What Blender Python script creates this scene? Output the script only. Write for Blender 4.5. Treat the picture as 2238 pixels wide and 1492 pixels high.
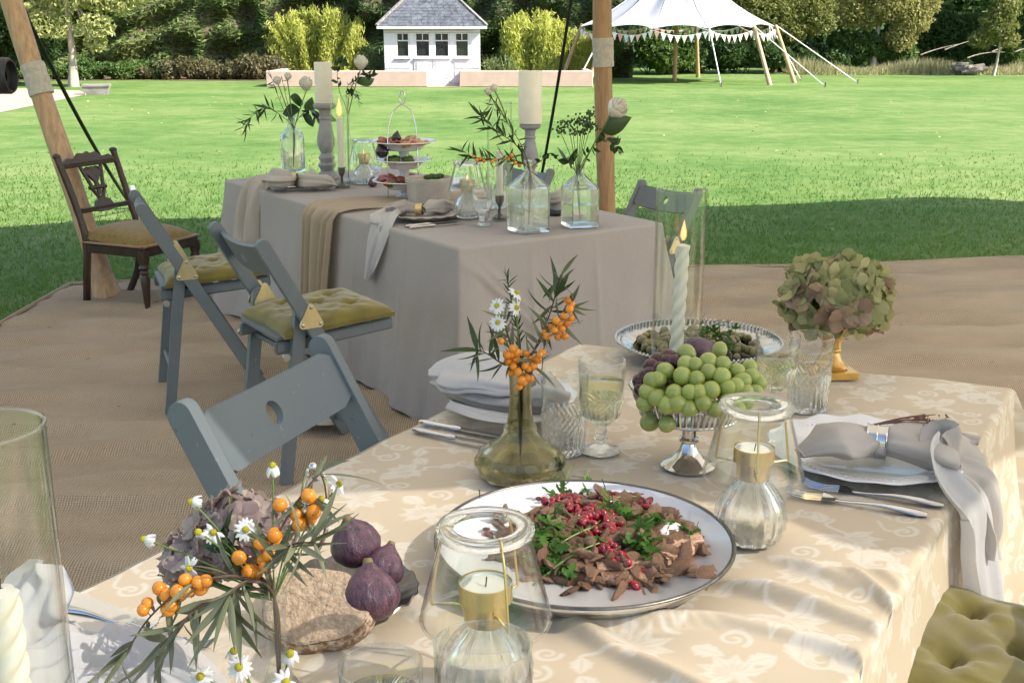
import bpy, math, random
import numpy as np
from mathutils import Vector, Matrix, Quaternion
for _o in list(bpy.data.objects): bpy.data.objects.remove(_o)
R = math.radians
scene = bpy.context.scene
col = scene.collection
rnd = random.Random(7)
nr = np.random.default_rng(7)
PI = math.pi

# ------------------------------------------------------------------ camera, sky, sun, exposure
FPX, HCAM = 2500.0, 1.55
PITCH = math.atan(676 / FPX)
cam = bpy.data.cameras.new('camera'); cam.sensor_width = 36; cam.lens = 36 * FPX / 2238
cam.clip_start = .05; cam.clip_end = 2000
camo = bpy.data.objects.new('camera', cam); col.objects.link(camo)
camo.location = (0, 0, HCAM); camo.rotation_euler = (PI / 2 - PITCH, 0, 0)
scene.camera = camo

SUN_EL, SUN_AZ = R(41), R(-20)          # azimuth from +X towards +Y
SDIR = Vector((math.cos(SUN_EL) * math.cos(SUN_AZ), math.cos(SUN_EL) * math.sin(SUN_AZ), math.sin(SUN_EL)))
world = bpy.data.worlds.new('World'); scene.world = world; world.use_nodes = True
_n = world.node_tree.nodes; _bg = _n['Background']
_sky = _n.new('ShaderNodeTexSky'); _sky.sky_type = 'NISHITA'; _sky.sun_disc = False
_sky.sun_elevation = SUN_EL; _sky.sun_rotation = math.atan2(SDIR.x, SDIR.y)
_sky.air_density = 1.0; _sky.dust_density = 2.0; _sky.ozone_density = 1.0
world.node_tree.links.new(_sky.outputs[0], _bg.inputs[0]); _bg.inputs[1].default_value = .11
sun = bpy.data.lights.new('sun', 'SUN'); sun.energy = 4.4; sun.angle = R(.55); sun.color = (1, .93, .82)
suno = bpy.data.objects.new('sun', sun); col.objects.link(suno)
suno.rotation_euler = SDIR.to_track_quat('Z', 'Y').to_euler()
scene.view_settings.view_transform = 'Standard'; scene.view_settings.look = 'None'
scene.view_settings.exposure = 1.55; scene.view_settings.gamma = 1
scene.cycles.max_bounces = 14; scene.cycles.transmission_bounces = 12; scene.cycles.transparent_max_bounces = 40
scene.cycles.diffuse_bounces = 4; scene.cycles.glossy_bounces = 5
scene.cycles.caustics_reflective = False; scene.cycles.caustics_refractive = False
scene.cycles.sample_clamp_indirect = 6; scene.cycles.use_denoising = True; scene.cycles.use_adaptive_sampling = True; scene.cycles.adaptive_threshold = .02

# ------------------------------------------------------------------ pixel of the photograph -> place in the garden
def _ray(px, py):
    x = (px - 1119) / FPX; y = (746 - py) / FPX
    return Vector((x, math.cos(PITCH) + y * math.sin(PITCH), -math.sin(PITCH) + y * math.cos(PITCH)))
def g(px, py, z=.75):
    r = _ray(px, py); return Vector((0, 0, HCAM)) + r * ((z - HCAM) / r.z)
def gy(px, py, Y):
    r = _ray(px, py); return Vector((0, 0, HCAM)) + r * (Y / r.y)

# ------------------------------------------------------------------ node helpers
def _mix(nt, a, b, fac):
    m = nt.nodes.new('ShaderNodeMix'); m.data_type = 'RGBA'
    for s, v in ((0, fac), (6, a), (7, b)):
        if hasattr(v, 'is_linked'): nt.links.new(v, m.inputs[s])
        else: m.inputs[s].default_value = v if s == 0 else (*v[:3], 1)
    return m.outputs[2]
def _math(nt, op, a, b=0.):
    m = nt.nodes.new('ShaderNodeMath'); m.operation = op
    for s, v in ((0, a), (1, b)):
        if hasattr(v, 'is_linked'): nt.links.new(v, m.inputs[s])
        else: m.inputs[s].default_value = v
    return m.outputs[0]
def _noise(nt, scale, detail=3, rough=.55, vec=None, stretch=None):
    tc = nt.nodes.new('ShaderNodeTexCoord'); src = tc.outputs['Object'] if vec is None else vec
    if stretch:
        mp = nt.nodes.new('ShaderNodeMapping'); mp.inputs['Scale'].default_value = stretch
        nt.links.new(src, mp.inputs[0]); src = mp.outputs[0]
    n = nt.nodes.new('ShaderNodeTexNoise'); n.inputs['Scale'].default_value = scale
    n.inputs['Detail'].default_value = detail; n.inputs['Roughness'].default_value = rough
    nt.links.new(src, n.inputs['Vector']); return n.outputs[0]
def _ramp(nt, fac, stops):
    r = nt.nodes.new('ShaderNodeValToRGB'); nt.links.new(fac, r.inputs[0]); e = r.color_ramp.elements
    while len(e) < len(stops): e.new(.5)
    for k, (p_, c) in enumerate(stops):
        e[k].position = p_; e[k].color = (*c, 1) if len(c) == 3 else c
    return r.outputs[0]
def _bump(nt, h, strength, dist, normal_in):
    b = nt.nodes.new('ShaderNodeBump'); b.inputs['Strength'].default_value = strength
    b.inputs['Distance'].default_value = dist; nt.links.new(h, b.inputs['Height']); nt.links.new(b.outputs[0], normal_in)
    return b
def sc(c, k): return tuple(min(1, x * k) for x in c)
MATS = {}
def new_mat(name):
    m = bpy.data.materials.new(name); m.use_nodes = True; MATS[name] = m
    return m, m.node_tree, m.node_tree.nodes['Principled BSDF']
def M(name, c, rough=.5, metal=0., var=.12, scale=20., stretch=None, bump=0., bscale=60., bdist=.002, c2=None, lo=.35, hi=.65,
      spec=.5, sss=0., sheen=0., coat=0., rand=.08, emit=None, detail=4):
    m, nt, b = new_mat(name)
    n = _noise(nt, scale, detail, .6, stretch=stretch)
    a, d = (sc(c, 1 - var), sc(c, 1 + var)) if c2 is None else (c, c2)
    f = _ramp(nt, n, [(lo, (0, 0, 0)), (hi, (1, 1, 1))])
    cc = _mix(nt, a, d, f)
    if rand:
        oi = nt.nodes.new('ShaderNodeObjectInfo'); hs = nt.nodes.new('ShaderNodeHueSaturation')
        v = _math(nt, 'ADD', _math(nt, 'MULTIPLY', oi.outputs['Random'], 2 * rand), 1 - rand)
        nt.links.new(v, hs.inputs['Value']); nt.links.new(cc, hs.inputs['Color']); cc = hs.outputs[0]
    nt.links.new(cc, b.inputs['Base Color'])
    rr = _math(nt, 'ADD', _math(nt, 'MULTIPLY', n, .25), rough - .125); nt.links.new(rr, b.inputs['Roughness'])
    b.inputs['Metallic'].default_value = metal; b.inputs['Specular IOR Level'].default_value = spec
    if sss: b.inputs['Subsurface Weight'].default_value = sss; b.inputs['Subsurface Radius'].default_value = (.01, .006, .003); b.inputs['Subsurface Scale'].default_value = 1
    if sheen: b.inputs['Sheen Weight'].default_value = sheen
    if coat: b.inputs['Coat Weight'].default_value = coat
    if emit: b.inputs['Emission Color'].default_value = (*emit[0], 1); b.inputs['Emission Strength'].default_value = emit[1]
    if bump: _bump(nt, _noise(nt, bscale, 4, .6, stretch=stretch), bump, bdist, b.inputs['Normal'])
    return m
def leaf_mat(name, c, c2, rough=.5, trans=.35, patch=None):
    m, nt, b = new_mat(name)
    ge = nt.nodes.new('ShaderNodeNewGeometry'); oi = nt.nodes.new('ShaderNodeObjectInfo')
    f = _math(nt, 'FRACT', _math(nt, 'ADD', ge.outputs['Random Per Island'], oi.outputs['Random']))
    if patch:
        f = _math(nt, 'ADD', _math(nt, 'MULTIPLY', f, .5), _math(nt, 'SUBTRACT', _math(nt, 'MULTIPLY', _noise(nt, patch, 3), 1.6), .55))
    cc = _mix(nt, c, c2, f); nt.links.new(cc, b.inputs['Base Color']); b.inputs['Roughness'].default_value = rough
    b.inputs['Specular IOR Level'].default_value = .3
    tr = nt.nodes.new('ShaderNodeBsdfTranslucent'); nt.links.new(_mix(nt, sc(c, 1.3), sc(c2, 1.4), f), tr.inputs[0])
    mx = nt.nodes.new('ShaderNodeMixShader'); mx.inputs[0].default_value = trans
    nt.links.new(b.outputs[0], mx.inputs[1]); nt.links.new(tr.outputs[0], mx.inputs[2])
    nt.links.new(mx.outputs[0], nt.nodes['Material Output'].inputs[0]); return m
def cloth_mat(name, c, c2, thread=900., bump=.25, trans=.15, slub=30., sheen=.1, rough=.85):
    m, nt, b = new_mat(name)
    tc = nt.nodes.new('ShaderNodeTexCoord')
    w = []
    for st in ((1, 60, 60), (60, 1, 60), (60, 60, 1)):
        w.append(_noise(nt, slub, 2, .5, stretch=st))
    s = _math(nt, 'MULTIPLY', _math(nt, 'ADD', _math(nt, 'ADD', w[0], w[1]), w[2]), .333)
    f = _ramp(nt, _math(nt, 'ADD', _math(nt, 'MULTIPLY', s, .7), _math(nt, 'MULTIPLY', _noise(nt, 3., 3), .3)), [(.38, (0, 0, 0)), (.62, (1, 1, 1))])
    cc = _mix(nt, c, c2, f); nt.links.new(cc, b.inputs['Base Color']); b.inputs['Roughness'].default_value = rough
    b.inputs['Specular IOR Level'].default_value = .2; b.inputs['Sheen Weight'].default_value = sheen
    wr = _noise(nt, 14., 5, .55); wr = _math(nt, 'ABSOLUTE', _math(nt, 'SUBTRACT', wr, .5))   # soft creases over the thread
    _bump(nt, _math(nt, 'ADD', _math(nt, 'MULTIPLY', s, .35), _math(nt, 'MULTIPLY', wr, 1.6)), bump * 1.3, .006, b.inputs['Normal'])
    tr = nt.nodes.new('ShaderNodeBsdfTranslucent'); nt.links.new(cc, tr.inputs[0])
    mx = nt.nodes.new('ShaderNodeMixShader'); mx.inputs[0].default_value = trans
    nt.links.new(b.outputs[0], mx.inputs[1]); nt.links.new(tr.outputs[0], mx.inputs[2])
    nt.links.new(mx.outputs[0], nt.nodes['Material Output'].inputs[0]); return m
def thin_glass(name, tint=(.985, .995, .99), ior=1.5, rough=.0):
    m, nt, b = new_mat(name); nt.nodes.remove(b)
    fr = nt.nodes.new('ShaderNodeFresnel'); ge = nt.nodes.new('ShaderNodeNewGeometry')   # same reflectance on both faces of a thin wall
    nt.links.new(_math(nt, 'ADD', _math(nt, 'MULTIPLY', ge.outputs['Backfacing'], 1 / ior - ior), ior), fr.inputs[0])
    t = nt.nodes.new('ShaderNodeBsdfTransparent'); lw = nt.nodes.new('ShaderNodeLayerWeight'); lw.inputs[0].default_value = .5   # longer way through the wall at a slant absorbs more
    nt.links.new(_mix(nt, tint, sc(tint, .45), _math(nt, 'POWER', lw.outputs['Facing'], 5.)), t.inputs[0])
    gl = nt.nodes.new('ShaderNodeBsdfGlossy'); gl.inputs['Roughness'].default_value = rough; gl.inputs[0].default_value = (1, 1, 1, 1)
    mx = nt.nodes.new('ShaderNodeMixShader'); nt.links.new(fr.outputs[0], mx.inputs[0])
    nt.links.new(t.outputs[0], mx.inputs[1]); nt.links.new(gl.outputs[0], mx.inputs[2])
    nt.links.new(mx.outputs[0], nt.nodes['Material Output'].inputs[0]); return m
def thick_glass(name, tint=(.97, .99, .98), clear=.45, ior=1.48, rough=0.):
    # refracting body plus straight-through share, so that sunlight passes the glass as it does in the place
    m, nt, b = new_mat(name)
    b.inputs['Base Color'].default_value = (*tint, 1); b.inputs['Transmission Weight'].default_value = 1
    b.inputs['Roughness'].default_value = rough; b.inputs['IOR'].default_value = ior
    t = nt.nodes.new('ShaderNodeBsdfTransparent'); t.inputs[0].default_value = (*tint, 1)
    mx = nt.nodes.new('ShaderNodeMixShader'); mx.inputs[0].default_value = clear
    nt.links.new(b.outputs[0], mx.inputs[1]); nt.links.new(t.outputs[0], mx.inputs[2])
    nt.links.new(mx.outputs[0], nt.nodes['Material Output'].inputs[0]); return m

# ------------------------------------------------------------------ mesh helpers
def V(*a): return np.array(a, float)
def norm(a): a = np.asarray(a, float); return a / (np.linalg.norm(a) + 1e-12)
class MB:
    def __init__(s): s.v = []; s.f = []; s.n = 0
    def add(s, vs, fs):
        vs = np.asarray(vs, float); s.v.append(vs); k = s.n
        s.f.extend([tuple(i + k for i in f) for f in fs]); s.n += len(vs); return s
    def box(s, c, size, rot=None, bev=0.):
        h = np.array(size) / 2.
        if bev:
            b = min(bev, *(h * .9)); vs = []
            for sx in (-1, 1):
                for sy in (-1, 1):
                    for sz in (-1, 1):
                        for ax in range(3):
                            q = h - b; q[ax] = h[ax]; vs.append(q * (sx, sy, sz))
            vs = np.array(vs); I = lambda x, y, z, a: ((x * 2 + y) * 2 + z) * 3 + a
            fs = []
            for a, (p, q) in ((0, (1, 2)), (1, (2, 0)), (2, (0, 1))):
                for sg in (0, 1):
                    qd = []
                    for u, w in ((0, 0), (1, 0), (1, 1), (0, 1)):
                        k = [0, 0, 0]; k[a] = sg; k[p] = u; k[q] = w; qd.append(I(*k, a))
                    fs.append(qd if sg else qd[::-1])
            for a in range(3):
                p, q = (a + 1) % 3, (a + 2) % 3
                for u in (0, 1):
                    for w in (0, 1):
                        k0 = [0, 0, 0]; k0[p] = u; k0[q] = w; k1 = list(k0); k1[a] = 1
                        qd = [I(*k0, p), I(*k1, p), I(*k1, q), I(*k0, q)]
                        fs.append(qd if (u == w) else qd[::-1])
            for x in (0, 1):
                for y in (0, 1):
                    for z in (0, 1):
                        t = [I(x, y, z, 0), I(x, y, z, 1), I(x, y, z, 2)]; fs.append(t if (x + y + z) % 2 else t[::-1])
        else:
            vs = np.array([(x, y, z) for x in (-1, 1) for y in (-1, 1) for z in (-1, 1)], float) * h
            fs = [(0, 1, 3, 2), (4, 6, 7, 5), (0, 4, 5, 1), (2, 3, 7, 6), (0, 2, 6, 4), (1, 5, 7, 3)]
        if rot is not None: vs = vs @ np.asarray(rot).T
        return s.add(vs + np.asarray(c), fs)
    def beam(s, a, b, w, t, up=(0, 0, 1), bev=.003):
        a, b = V(*a), V(*b); d = norm(b - a); u = norm(np.cross(up, d)); n = np.cross(d, u)
        return s.box((a + b) / 2, (np.linalg.norm(b - a), w, t), np.stack([d, u, n], 1), bev)
    def tube(s, pts, r, n=8, caps=True):
        P = np.asarray(pts, float); m = len(P); r = np.broadcast_to(np.asarray(r, float), (m,))
        T = np.gradient(P, axis=0); T /= np.linalg.norm(T, axis=1)[:, None] + 1e-12
        u = np.cross(T[0], (0, 0, 1)); u = norm(u if np.linalg.norm(u) > .1 else np.cross(T[0], (0, 1, 0)))
        an = np.arange(n) * 2 * PI / n; out = []
        for i in range(m):
            u = norm(u - T[i] * (u @ T[i])); w = np.cross(T[i], u)
            out.append(P[i] + r[i] * (np.cos(an)[:, None] * u + np.sin(an)[:, None] * w))
        fs = [(i * n + j, i * n + (j + 1) % n, (i + 1) * n + (j + 1) % n, (i + 1) * n + j) for i in range(m - 1) for j in range(n)]
        if caps: fs += [tuple(range(n))[::-1], tuple((m - 1) * n + j for j in range(n))]
        return s.add(np.concatenate(out), fs)
    def lathe(s, prof, n=32, c=(0, 0, 0), rf=None, zf=None, loop=False, rot=None):
        an = np.arange(n) * 2 * PI / n; vs = []; m = len(prof)
        for k, (r, z) in enumerate(prof):
            rr = np.full(n, r, float) if rf is None else np.array([rf(a, r, z) for a in an])
            zz = np.full(n, z, float) if zf is None else np.array([zf(a, r, z) for a in an])
            vs.append(np.stack([rr * np.cos(an), rr * np.sin(an), zz], 1))
        vs = np.concatenate(vs)
        if rot is not None: vs = vs @ np.asarray(rot).T
        fs = [(i * n + j, i * n + (j + 1) % n, (i + 1) % m * n + (j + 1) % n, (i + 1) % m * n + j) for i in range(m if loop else m - 1) for j in range(n)]
        if not loop:
            if prof[0][0] > 1e-6: fs.append(tuple(range(n))[::-1])
            if prof[-1][0] > 1e-6: fs.append(tuple((m - 1) * n + j for j in range(n)))
        return s.add(vs + np.asarray(c), fs)
    def ball(s, c, r, nu=10, nv=7, rot=None):
        r = np.broadcast_to(np.asarray(r, float), (3,)); vs = [(0, 0, -1)]
        for i in range(1, nv):
            t = PI * i / nv
            for j in range(nu): a = 2 * PI * j / nu; vs.append((math.sin(t) * math.cos(a), math.sin(t) * math.sin(a), -math.cos(t)))
        vs.append((0, 0, 1)); L = len(vs) - 1
        fs = [(0, 1 + (j + 1) % nu, 1 + j) for j in range(nu)]
        for i in range(nv - 2):
            for j in range(nu): q = 1 + i * nu; fs.append((q + j, q + (j + 1) % nu, q + nu + (j + 1) % nu, q + nu + j))
        q = 1 + (nv - 2) * nu; fs += [(q + j, q + (j + 1) % nu, L) for j in range(nu)]
        vs = np.array(vs) * r
        if rot is not None: vs = vs @ np.asarray(rot).T
        return s.add(vs + np.asarray(c), fs)
    def grid(s, X, wrap=False):
        X = np.asarray(X, float); a, b = X.shape[:2]
        i, j = np.meshgrid(np.arange(a - 1), np.arange(b if wrap else b - 1), indexing='ij'); i, j = i.ravel(), j.ravel(); k = (j + 1) % b
        F = np.stack([i * b + j, i * b + k, (i + 1) * b + k, (i + 1) * b + j], 1)
        return s.add(X.reshape(-1, 3), F.tolist())
    def prism(s, poly, t, fr=None, o=(0, 0, 0)):
        # polygon in the frame's first two axes, thickness t along the third
        poly = np.asarray(poly, float); n = len(poly); fr = np.eye(3) if fr is None else np.asarray(fr, float)
        a = poly @ fr[:2] - fr[2] * t / 2 + o; b = poly @ fr[:2] + fr[2] * t / 2 + o
        fs = [tuple(range(n))[::-1], tuple(range(n, 2 * n))] + [(i, (i + 1) % n, n + (i + 1) % n, n + i) for i in range(n)]
        return s.add(np.concatenate([a, b]), fs)
    def mesh(s, name, mat, smooth=True, angle=40):
        me = bpy.data.meshes.new(name); v = np.concatenate(s.v) if s.v else np.zeros((0, 3))
        me.from_pydata(v.tolist(), [], s.f)
        if mat: me.materials.append(MATS[mat] if isinstance(mat, str) else mat)
        if smooth:
            me.shade_smooth()
            if angle < 180: me.set_sharp_from_angle(angle=R(angle))
        return me
    def build(s, name, mat, parent=None, smooth=True, angle=40, **k):
        return put(name, s.mesh(name, mat, smooth, angle), parent, **k)
def put(name, me, parent=None, loc=None, mat4=None, kind=None):
    o = bpy.data.objects.new(name, me); col.objects.link(o)
    if parent is not None: o.parent = parent
    if mat4 is not None: o.matrix_basis = mat4
    elif loc is not None: o.location = loc
    if kind: o['kind'] = kind
    return o
def tag(o, label, cat, group=None):
    o['label'] = label; o['category'] = cat
    if group: o['group'] = group
    return o
def thing(name, label, cat, loc=(0, 0, 0), rz=0., group=None):
    o = bpy.data.objects.new(name, None); o.empty_display_size = .05; col.objects.link(o)
    o.location = loc; o.rotation_euler = (0, 0, rz); return tag(o, label, cat, group)
def copy_thing(root, label, loc=None, rz=None, scale=None):
    def rec(o, par):
        c = o.copy(); col.objects.link(c); c.parent = par
        for ch in list(o.children): rec(ch, c)
        return c
    r = rec(root, None); r['label'] = label
    if loc is not None: r.location = loc
    if rz is not None: r.rotation_euler = (0, 0, rz)
    if scale is not None: r.scale = (scale,) * 3 if not hasattr(scale, '__len__') else scale
    return r
def xf(p, d=(0, 0, 1), up=(0, 0, 1), s=1., roll=0.):
    # matrix whose local Z points along d
    z = Vector(d).normalized(); q = z.to_track_quat('Z', 'Y')
    m = Matrix.Translation(Vector(p)) @ q.to_matrix().to_4x4() @ Matrix.Rotation(roll, 4, 'Z')
    return m @ Matrix.Diagonal((*((s,) * 3 if not hasattr(s, '__len__') else s), 1))
def bez(a, b, c, n=8):
    t = np.linspace(0, 1, n)[:, None]; a, b, c = (np.asarray(x, float) for x in (a, b, c))
    return (1 - t) ** 2 * a + 2 * t * (1 - t) * b + t * t * c
def spline(pts, n=8):
    P = np.asarray(pts, float); Q = np.concatenate([[2 * P[0] - P[1]], P, [2 * P[-1] - P[-2]]]); out = []
    for i in range(1, len(Q) - 2):
        t = np.linspace(0, 1, n, endpoint=False)[:, None]; a, b, c, d = Q[i - 1:i + 3]
        out.append(.5 * (2 * b + (c - a) * t + (2 * a - 5 * b + 4 * c - d) * t * t + (3 * b - a - 3 * c + d) * t ** 3))
    return np.concatenate(out + [P[-1:]])
def leaves(cen, size, aspect=.5, dirs=None, jit=.8, droop=0., curl=.15):
    # one folded rhombic leaf per centre
    n = len(cen); d = nr.normal(size=(n, 3)) if dirs is None else dirs + nr.normal(size=(n, 3)) * jit
    d[:, 2] -= droop; d /= np.linalg.norm(d, axis=1)[:, None] + 1e-9
    w = np.cross(d, nr.normal(size=(n, 3))); w /= np.linalg.norm(w, axis=1)[:, None] + 1e-9
    u = np.cross(d, w); L = np.asarray(size) * nr.uniform(.6, 1.35, n)[:, None]
    v = np.stack([cen - d * L * .5, cen + w * L * aspect * .5 + u * L * curl, cen + d * L * .5, cen - w * L * aspect * .5 + u * L * curl], 1).reshape(-1, 3)
    k = np.arange(n)[:, None] * 4
    m = MB(); m.v = [v]; m.n = len(v); m.f = np.concatenate([k + [0, 1, 2], k + [0, 2, 3]], 1).reshape(-1, 3).tolist()
    return m
def blob_points(blobs, n, shell=.55):
    # points spread through ellipsoidal clumps, denser near their skins
    b = np.asarray(blobs, float); vol = np.prod(b[:, 3:6], 1) ** .7; pick = nr.choice(len(b), n, p=vol / vol.sum())
    d = nr.normal(size=(n, 3)); d /= np.linalg.norm(d, axis=1)[:, None]
    r = shell + (1 - shell) * nr.random(n) ** .6; r *= 1 + .14 * np.sin(d[:, 0] * 9 + pick) * np.cos(d[:, 2] * 8 + pick * 2)
    return b[pick, :3] + d * b[pick, 3:6] * r[:, None], d
# ------------------------------------------------------------------ materials of the setting
def lawn_material():
    m, nt, b = new_mat('lawn')
    big = _noise(nt, .28, 4, .6); mid = _noise(nt, 2.4, 5, .7); fine = _noise(nt, 26., 4, .75)
    f = _math(nt, 'ADD', _math(nt, 'ADD', _math(nt, 'MULTIPLY', big, .45), _math(nt, 'MULTIPLY', mid, .40)), _math(nt, 'MULTIPLY', fine, .25))
    c = _ramp(nt, f, [(.41, (.055, .124, .027)), (.52, (.102, .180, .043)), (.64, (.178, .236, .08))])
    nt.links.new(c, b.inputs['Base Color']); b.inputs['Roughness'].default_value = .8; b.inputs['Specular IOR Level'].default_value = .15
    _bump(nt, _math(nt, 'ADD', fine, _math(nt, 'MULTIPLY', mid, 1.)), .6, .03, b.inputs['Normal'])
def jute_material():
    m, nt, b = new_mat('jute')
    tc = nt.nodes.new('ShaderNodeTexCoord'); hs = []
    for d_, s_, dist in (('X', 34., 1.2), ('Y', 52., 1.2)):
        w = nt.nodes.new('ShaderNodeTexWave'); w.bands_direction = d_; w.inputs['Scale'].default_value = s_
        w.inputs['Distortion'].default_value = dist; w.inputs['Detail Scale'].default_value = 2.; w.inputs['Detail'].default_value = 3
        nt.links.new(tc.outputs['Object'], w.inputs[0]); hs.append(w.outputs['Fac'])
    h = _math(nt, 'ADD', _math(nt, 'MULTIPLY', hs[0], .6), _math(nt, 'MULTIPLY', hs[1], .4))
    n1 = _noise(nt, 1.5, 4, .6, stretch=(.5, 1.5, 1)); n2 = _noise(nt, 260., 2, .6)
    f = _math(nt, 'ADD', _math(nt, 'ADD', _math(nt, 'MULTIPLY', h, .40), _math(nt, 'MULTIPLY', n1, .45)), _math(nt, 'MULTIPLY', n2, .3))
    c = _ramp(nt, f, [(.3, (.17, .128, .088)), (.52, (.365, .288, .205)), (.75, (.52, .43, .32))])
    nt.links.new(c, b.inputs['Base Color']); b.inputs['Roughness'].default_value = .9; b.inputs['Specular IOR Level'].default_value = .1
    _bump(nt, _math(nt, 'ADD', h, _math(nt, 'MULTIPLY', n2, .5)), .75, .005, b.inputs['Normal'])
lawn_material(); jute_material()
M('soil', (.12, .08, .05), .95, var=.4, scale=3, bump=.6, bscale=12, bdist=.05)
M('gravel', (.36, .275, .23), .9, var=.3, scale=30, bump=.5, bscale=40, bdist=.02)
M('pink_render', (.48, .35, .30), .85, var=.06, scale=4, bump=.2, bscale=40)
M('white_paint', (.60, .615, .635), .5, var=.05, scale=6, rand=.02)
M('slate', (.088, .097, .115), .55, var=.35, scale=5, bump=.4, bscale=20, rand=.2)
M('dark_interior', (.06, .045, .035), .8, var=.3)
M('pane_glass', (.02, .022, .025), .06, var=.1, spec=.8)
M('bark_pale', (.36, .31, .25), .85, var=.35, scale=9, stretch=(1, 1, .3), bump=.6, bscale=14, bdist=.02)
M('bark_dark', (.10, .075, .055), .9, var=.35, scale=9, stretch=(1, 1, .3), bump=.6, bscale=14, bdist=.02)
M('grey_wood', (.22, .20, .19), .85, var=.3, scale=8, stretch=(.3, 1, 1), bump=.4, bscale=20)
M('marquee_canvas', (.36, .37, .395), .8, var=.03, scale=3)
M('pole_wood', (.36, .215, .105), .5, var=.22, scale=8, stretch=(6, 6, .6), bump=.15, bscale=40, rand=.02)
M('pole_wood_pale', (.48, .31, .18), .5, var=.22, scale=8, stretch=(6, 6, .6), bump=.15, bscale=40, rand=.02)
M('hessian', (.50, .46, .40), .95, var=.15, scale=40, bump=.5, bscale=300, bdist=.002)
M('black_rope', (.012, .014, .012), .7, var=.3, scale=60, bump=.4, bscale=200)
M('white_rope', (.75, .74, .70), .8, var=.1)
M('rope_metal', (.6, .6, .6), .3, metal=1.)
M('log_stone', (.17, .15, .125), .9, var=.4, scale=3, bump=.6, bscale=8, bdist=.05)
for _k, _c in dict(flag_white=(.78, .77, .74), flag_pink=(.70, .36, .40), flag_peach=(.70, .44, .34), flag_blue=(.50, .60, .66)).items(): M(_k, _c, .8, var=.05)
leaf_mat('leaf_hedge', (.088, .15, .042), (.21, .26, .08), patch=.5)
leaf_mat('leaf_under', (.07, .09, .035), (.20, .155, .085), patch=.6)
leaf_mat('leaf_under_bits', (.16, .15, .06), (.40, .32, .18))
leaf_mat('leaf_wood', (.032, .068, .021), (.095, .16, .048), patch=.3)
leaf_mat('leaf_mid', (.052, .11, .028), (.13, .20, .05), patch=.5)
leaf_mat('leaf_pale', (.27, .31, .10), (.45, .46, .21))
leaf_mat('leaf_bamboo', (.36, .40, .085), (.62, .64, .20), trans=.4, patch=1.2)
leaf_mat('leaf_gold', (.12, .15, .04), (.28, .28, .09), patch=.7)
leaf_mat('leaf_yellow', (.24, .25, .075), (.42, .39, .16))
leaf_mat('dry_grass', (.22, .23, .10), (.42, .37, .21))
leaf_mat('leaf_border', (.09, .14, .05), (.26, .30, .12))
leaf_mat('grass_blade', (.072, .165, .030), (.155, .25, .06), trans=.5, patch=.8)
M('canvas_tent', (.60, .55, .47), .9, var=.05, scale=2)

# ------------------------------------------------------------------ ground
m = MB(); _xs = np.concatenate([[-400, -150, -60], np.arange(-30, 31, 2.), [60, 150, 400]]); _ys = np.concatenate([[-200, -60, -20], np.arange(-4, 66, 2.), [100, 200, 600]])
m.grid(np.array([[(x, y, 0.) for y in _ys] for x in _xs])[:, ::-1][::1]); m.build('lawn', 'lawn', smooth=True, kind='structure')
CXL = -2.82
def carpet_far(x): return 7.08 + (x - CXL) * .135 + .05 * math.sin(x * 2.1)
_ph = nr.uniform(0, 6.28, (14, 1, 1)); _xs = np.linspace(CXL, 6.2, 190)[:, None]; _t = np.linspace(0, 1, 300)[None, :]
_far = np.vectorize(carpet_far)(_xs); _Y = -1.6 + (_far + 1.6) * _t; _X = np.broadcast_to(_xs, _Y.shape) + .02 * np.sin(_Y * 3)
_Z = np.zeros_like(_Y)
for k in range(14):
    wl = nr.uniform(.16, .6); th = nr.normal(0, .28); kx, ky = math.sin(th) / wl, math.cos(th) / wl
    _Z += .0075 * wl / .3 * np.sin(2 * PI * (kx * _X + ky * _Y) + _ph[k] + 1.5 * np.sin(_X * nr.uniform(.6, 1.8) + k))
_Z = np.clip(_Z, -.016, .024) + .0205
def carpet_z(x, y):
    i = int(np.clip(round((x - CXL) / (6.2 - CXL) * 189), 0, 189)); fy = carpet_far(x); j = int(np.clip(round((y + 1.6) / (fy + 1.6) * 299), 0, 299))
    return float(_Z[i, j])
_edge = np.minimum(np.minimum((_X - CXL), 10), np.minimum((_far - _Y), 10)); _Z *= np.clip(_edge / .12, .22, 1)
m = MB(); m.grid(np.stack([_X, _Y, _Z], 2)); m.build('jute_matting', 'jute', kind='structure')
# stitched hem along the matting's rim
m = MB(); _h = [(CXL + .02, y, .012) for y in np.arange(2, 7.05, .12)] + [(x, carpet_far(x) - .015, .012) for x in np.arange(CXL + .02, 6.2, .12)]
m.tube(_h, .013, 6); m.build('matting_hem', 'jute', kind='structure')
# gravel drive and bare soil in front of the hedge
def flat(name, pts, z, mat):
    mm = MB(); mm.add([(p[0], p[1], z) for p in pts], [tuple(range(len(pts)))]); return mm.build(name, mat, kind='structure')
flat('gravel_drive', [Vector((-45, 33, 0)), Vector((-45, 16, 0)), g(-260, 285, 0), g(0, 247, 0), g(90, 228, 0), g(190, 207, 0), g(175, 199, 0), g(60, 194, 0)], .008, 'gravel')
flat('flower_bed_soil', [g(-40, 178, 0), g(300, 176, 0), g(600, 178, 0), g(900, 176, 0), (4, 44, 0), (-24, 44, 0)], .006, 'soil')
flat('path_stone', [g(932, 191, 0), g(1008, 191, 0), g(1002, 184, 0), g(940, 184, 0)], .012, 'pink_render')
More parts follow.
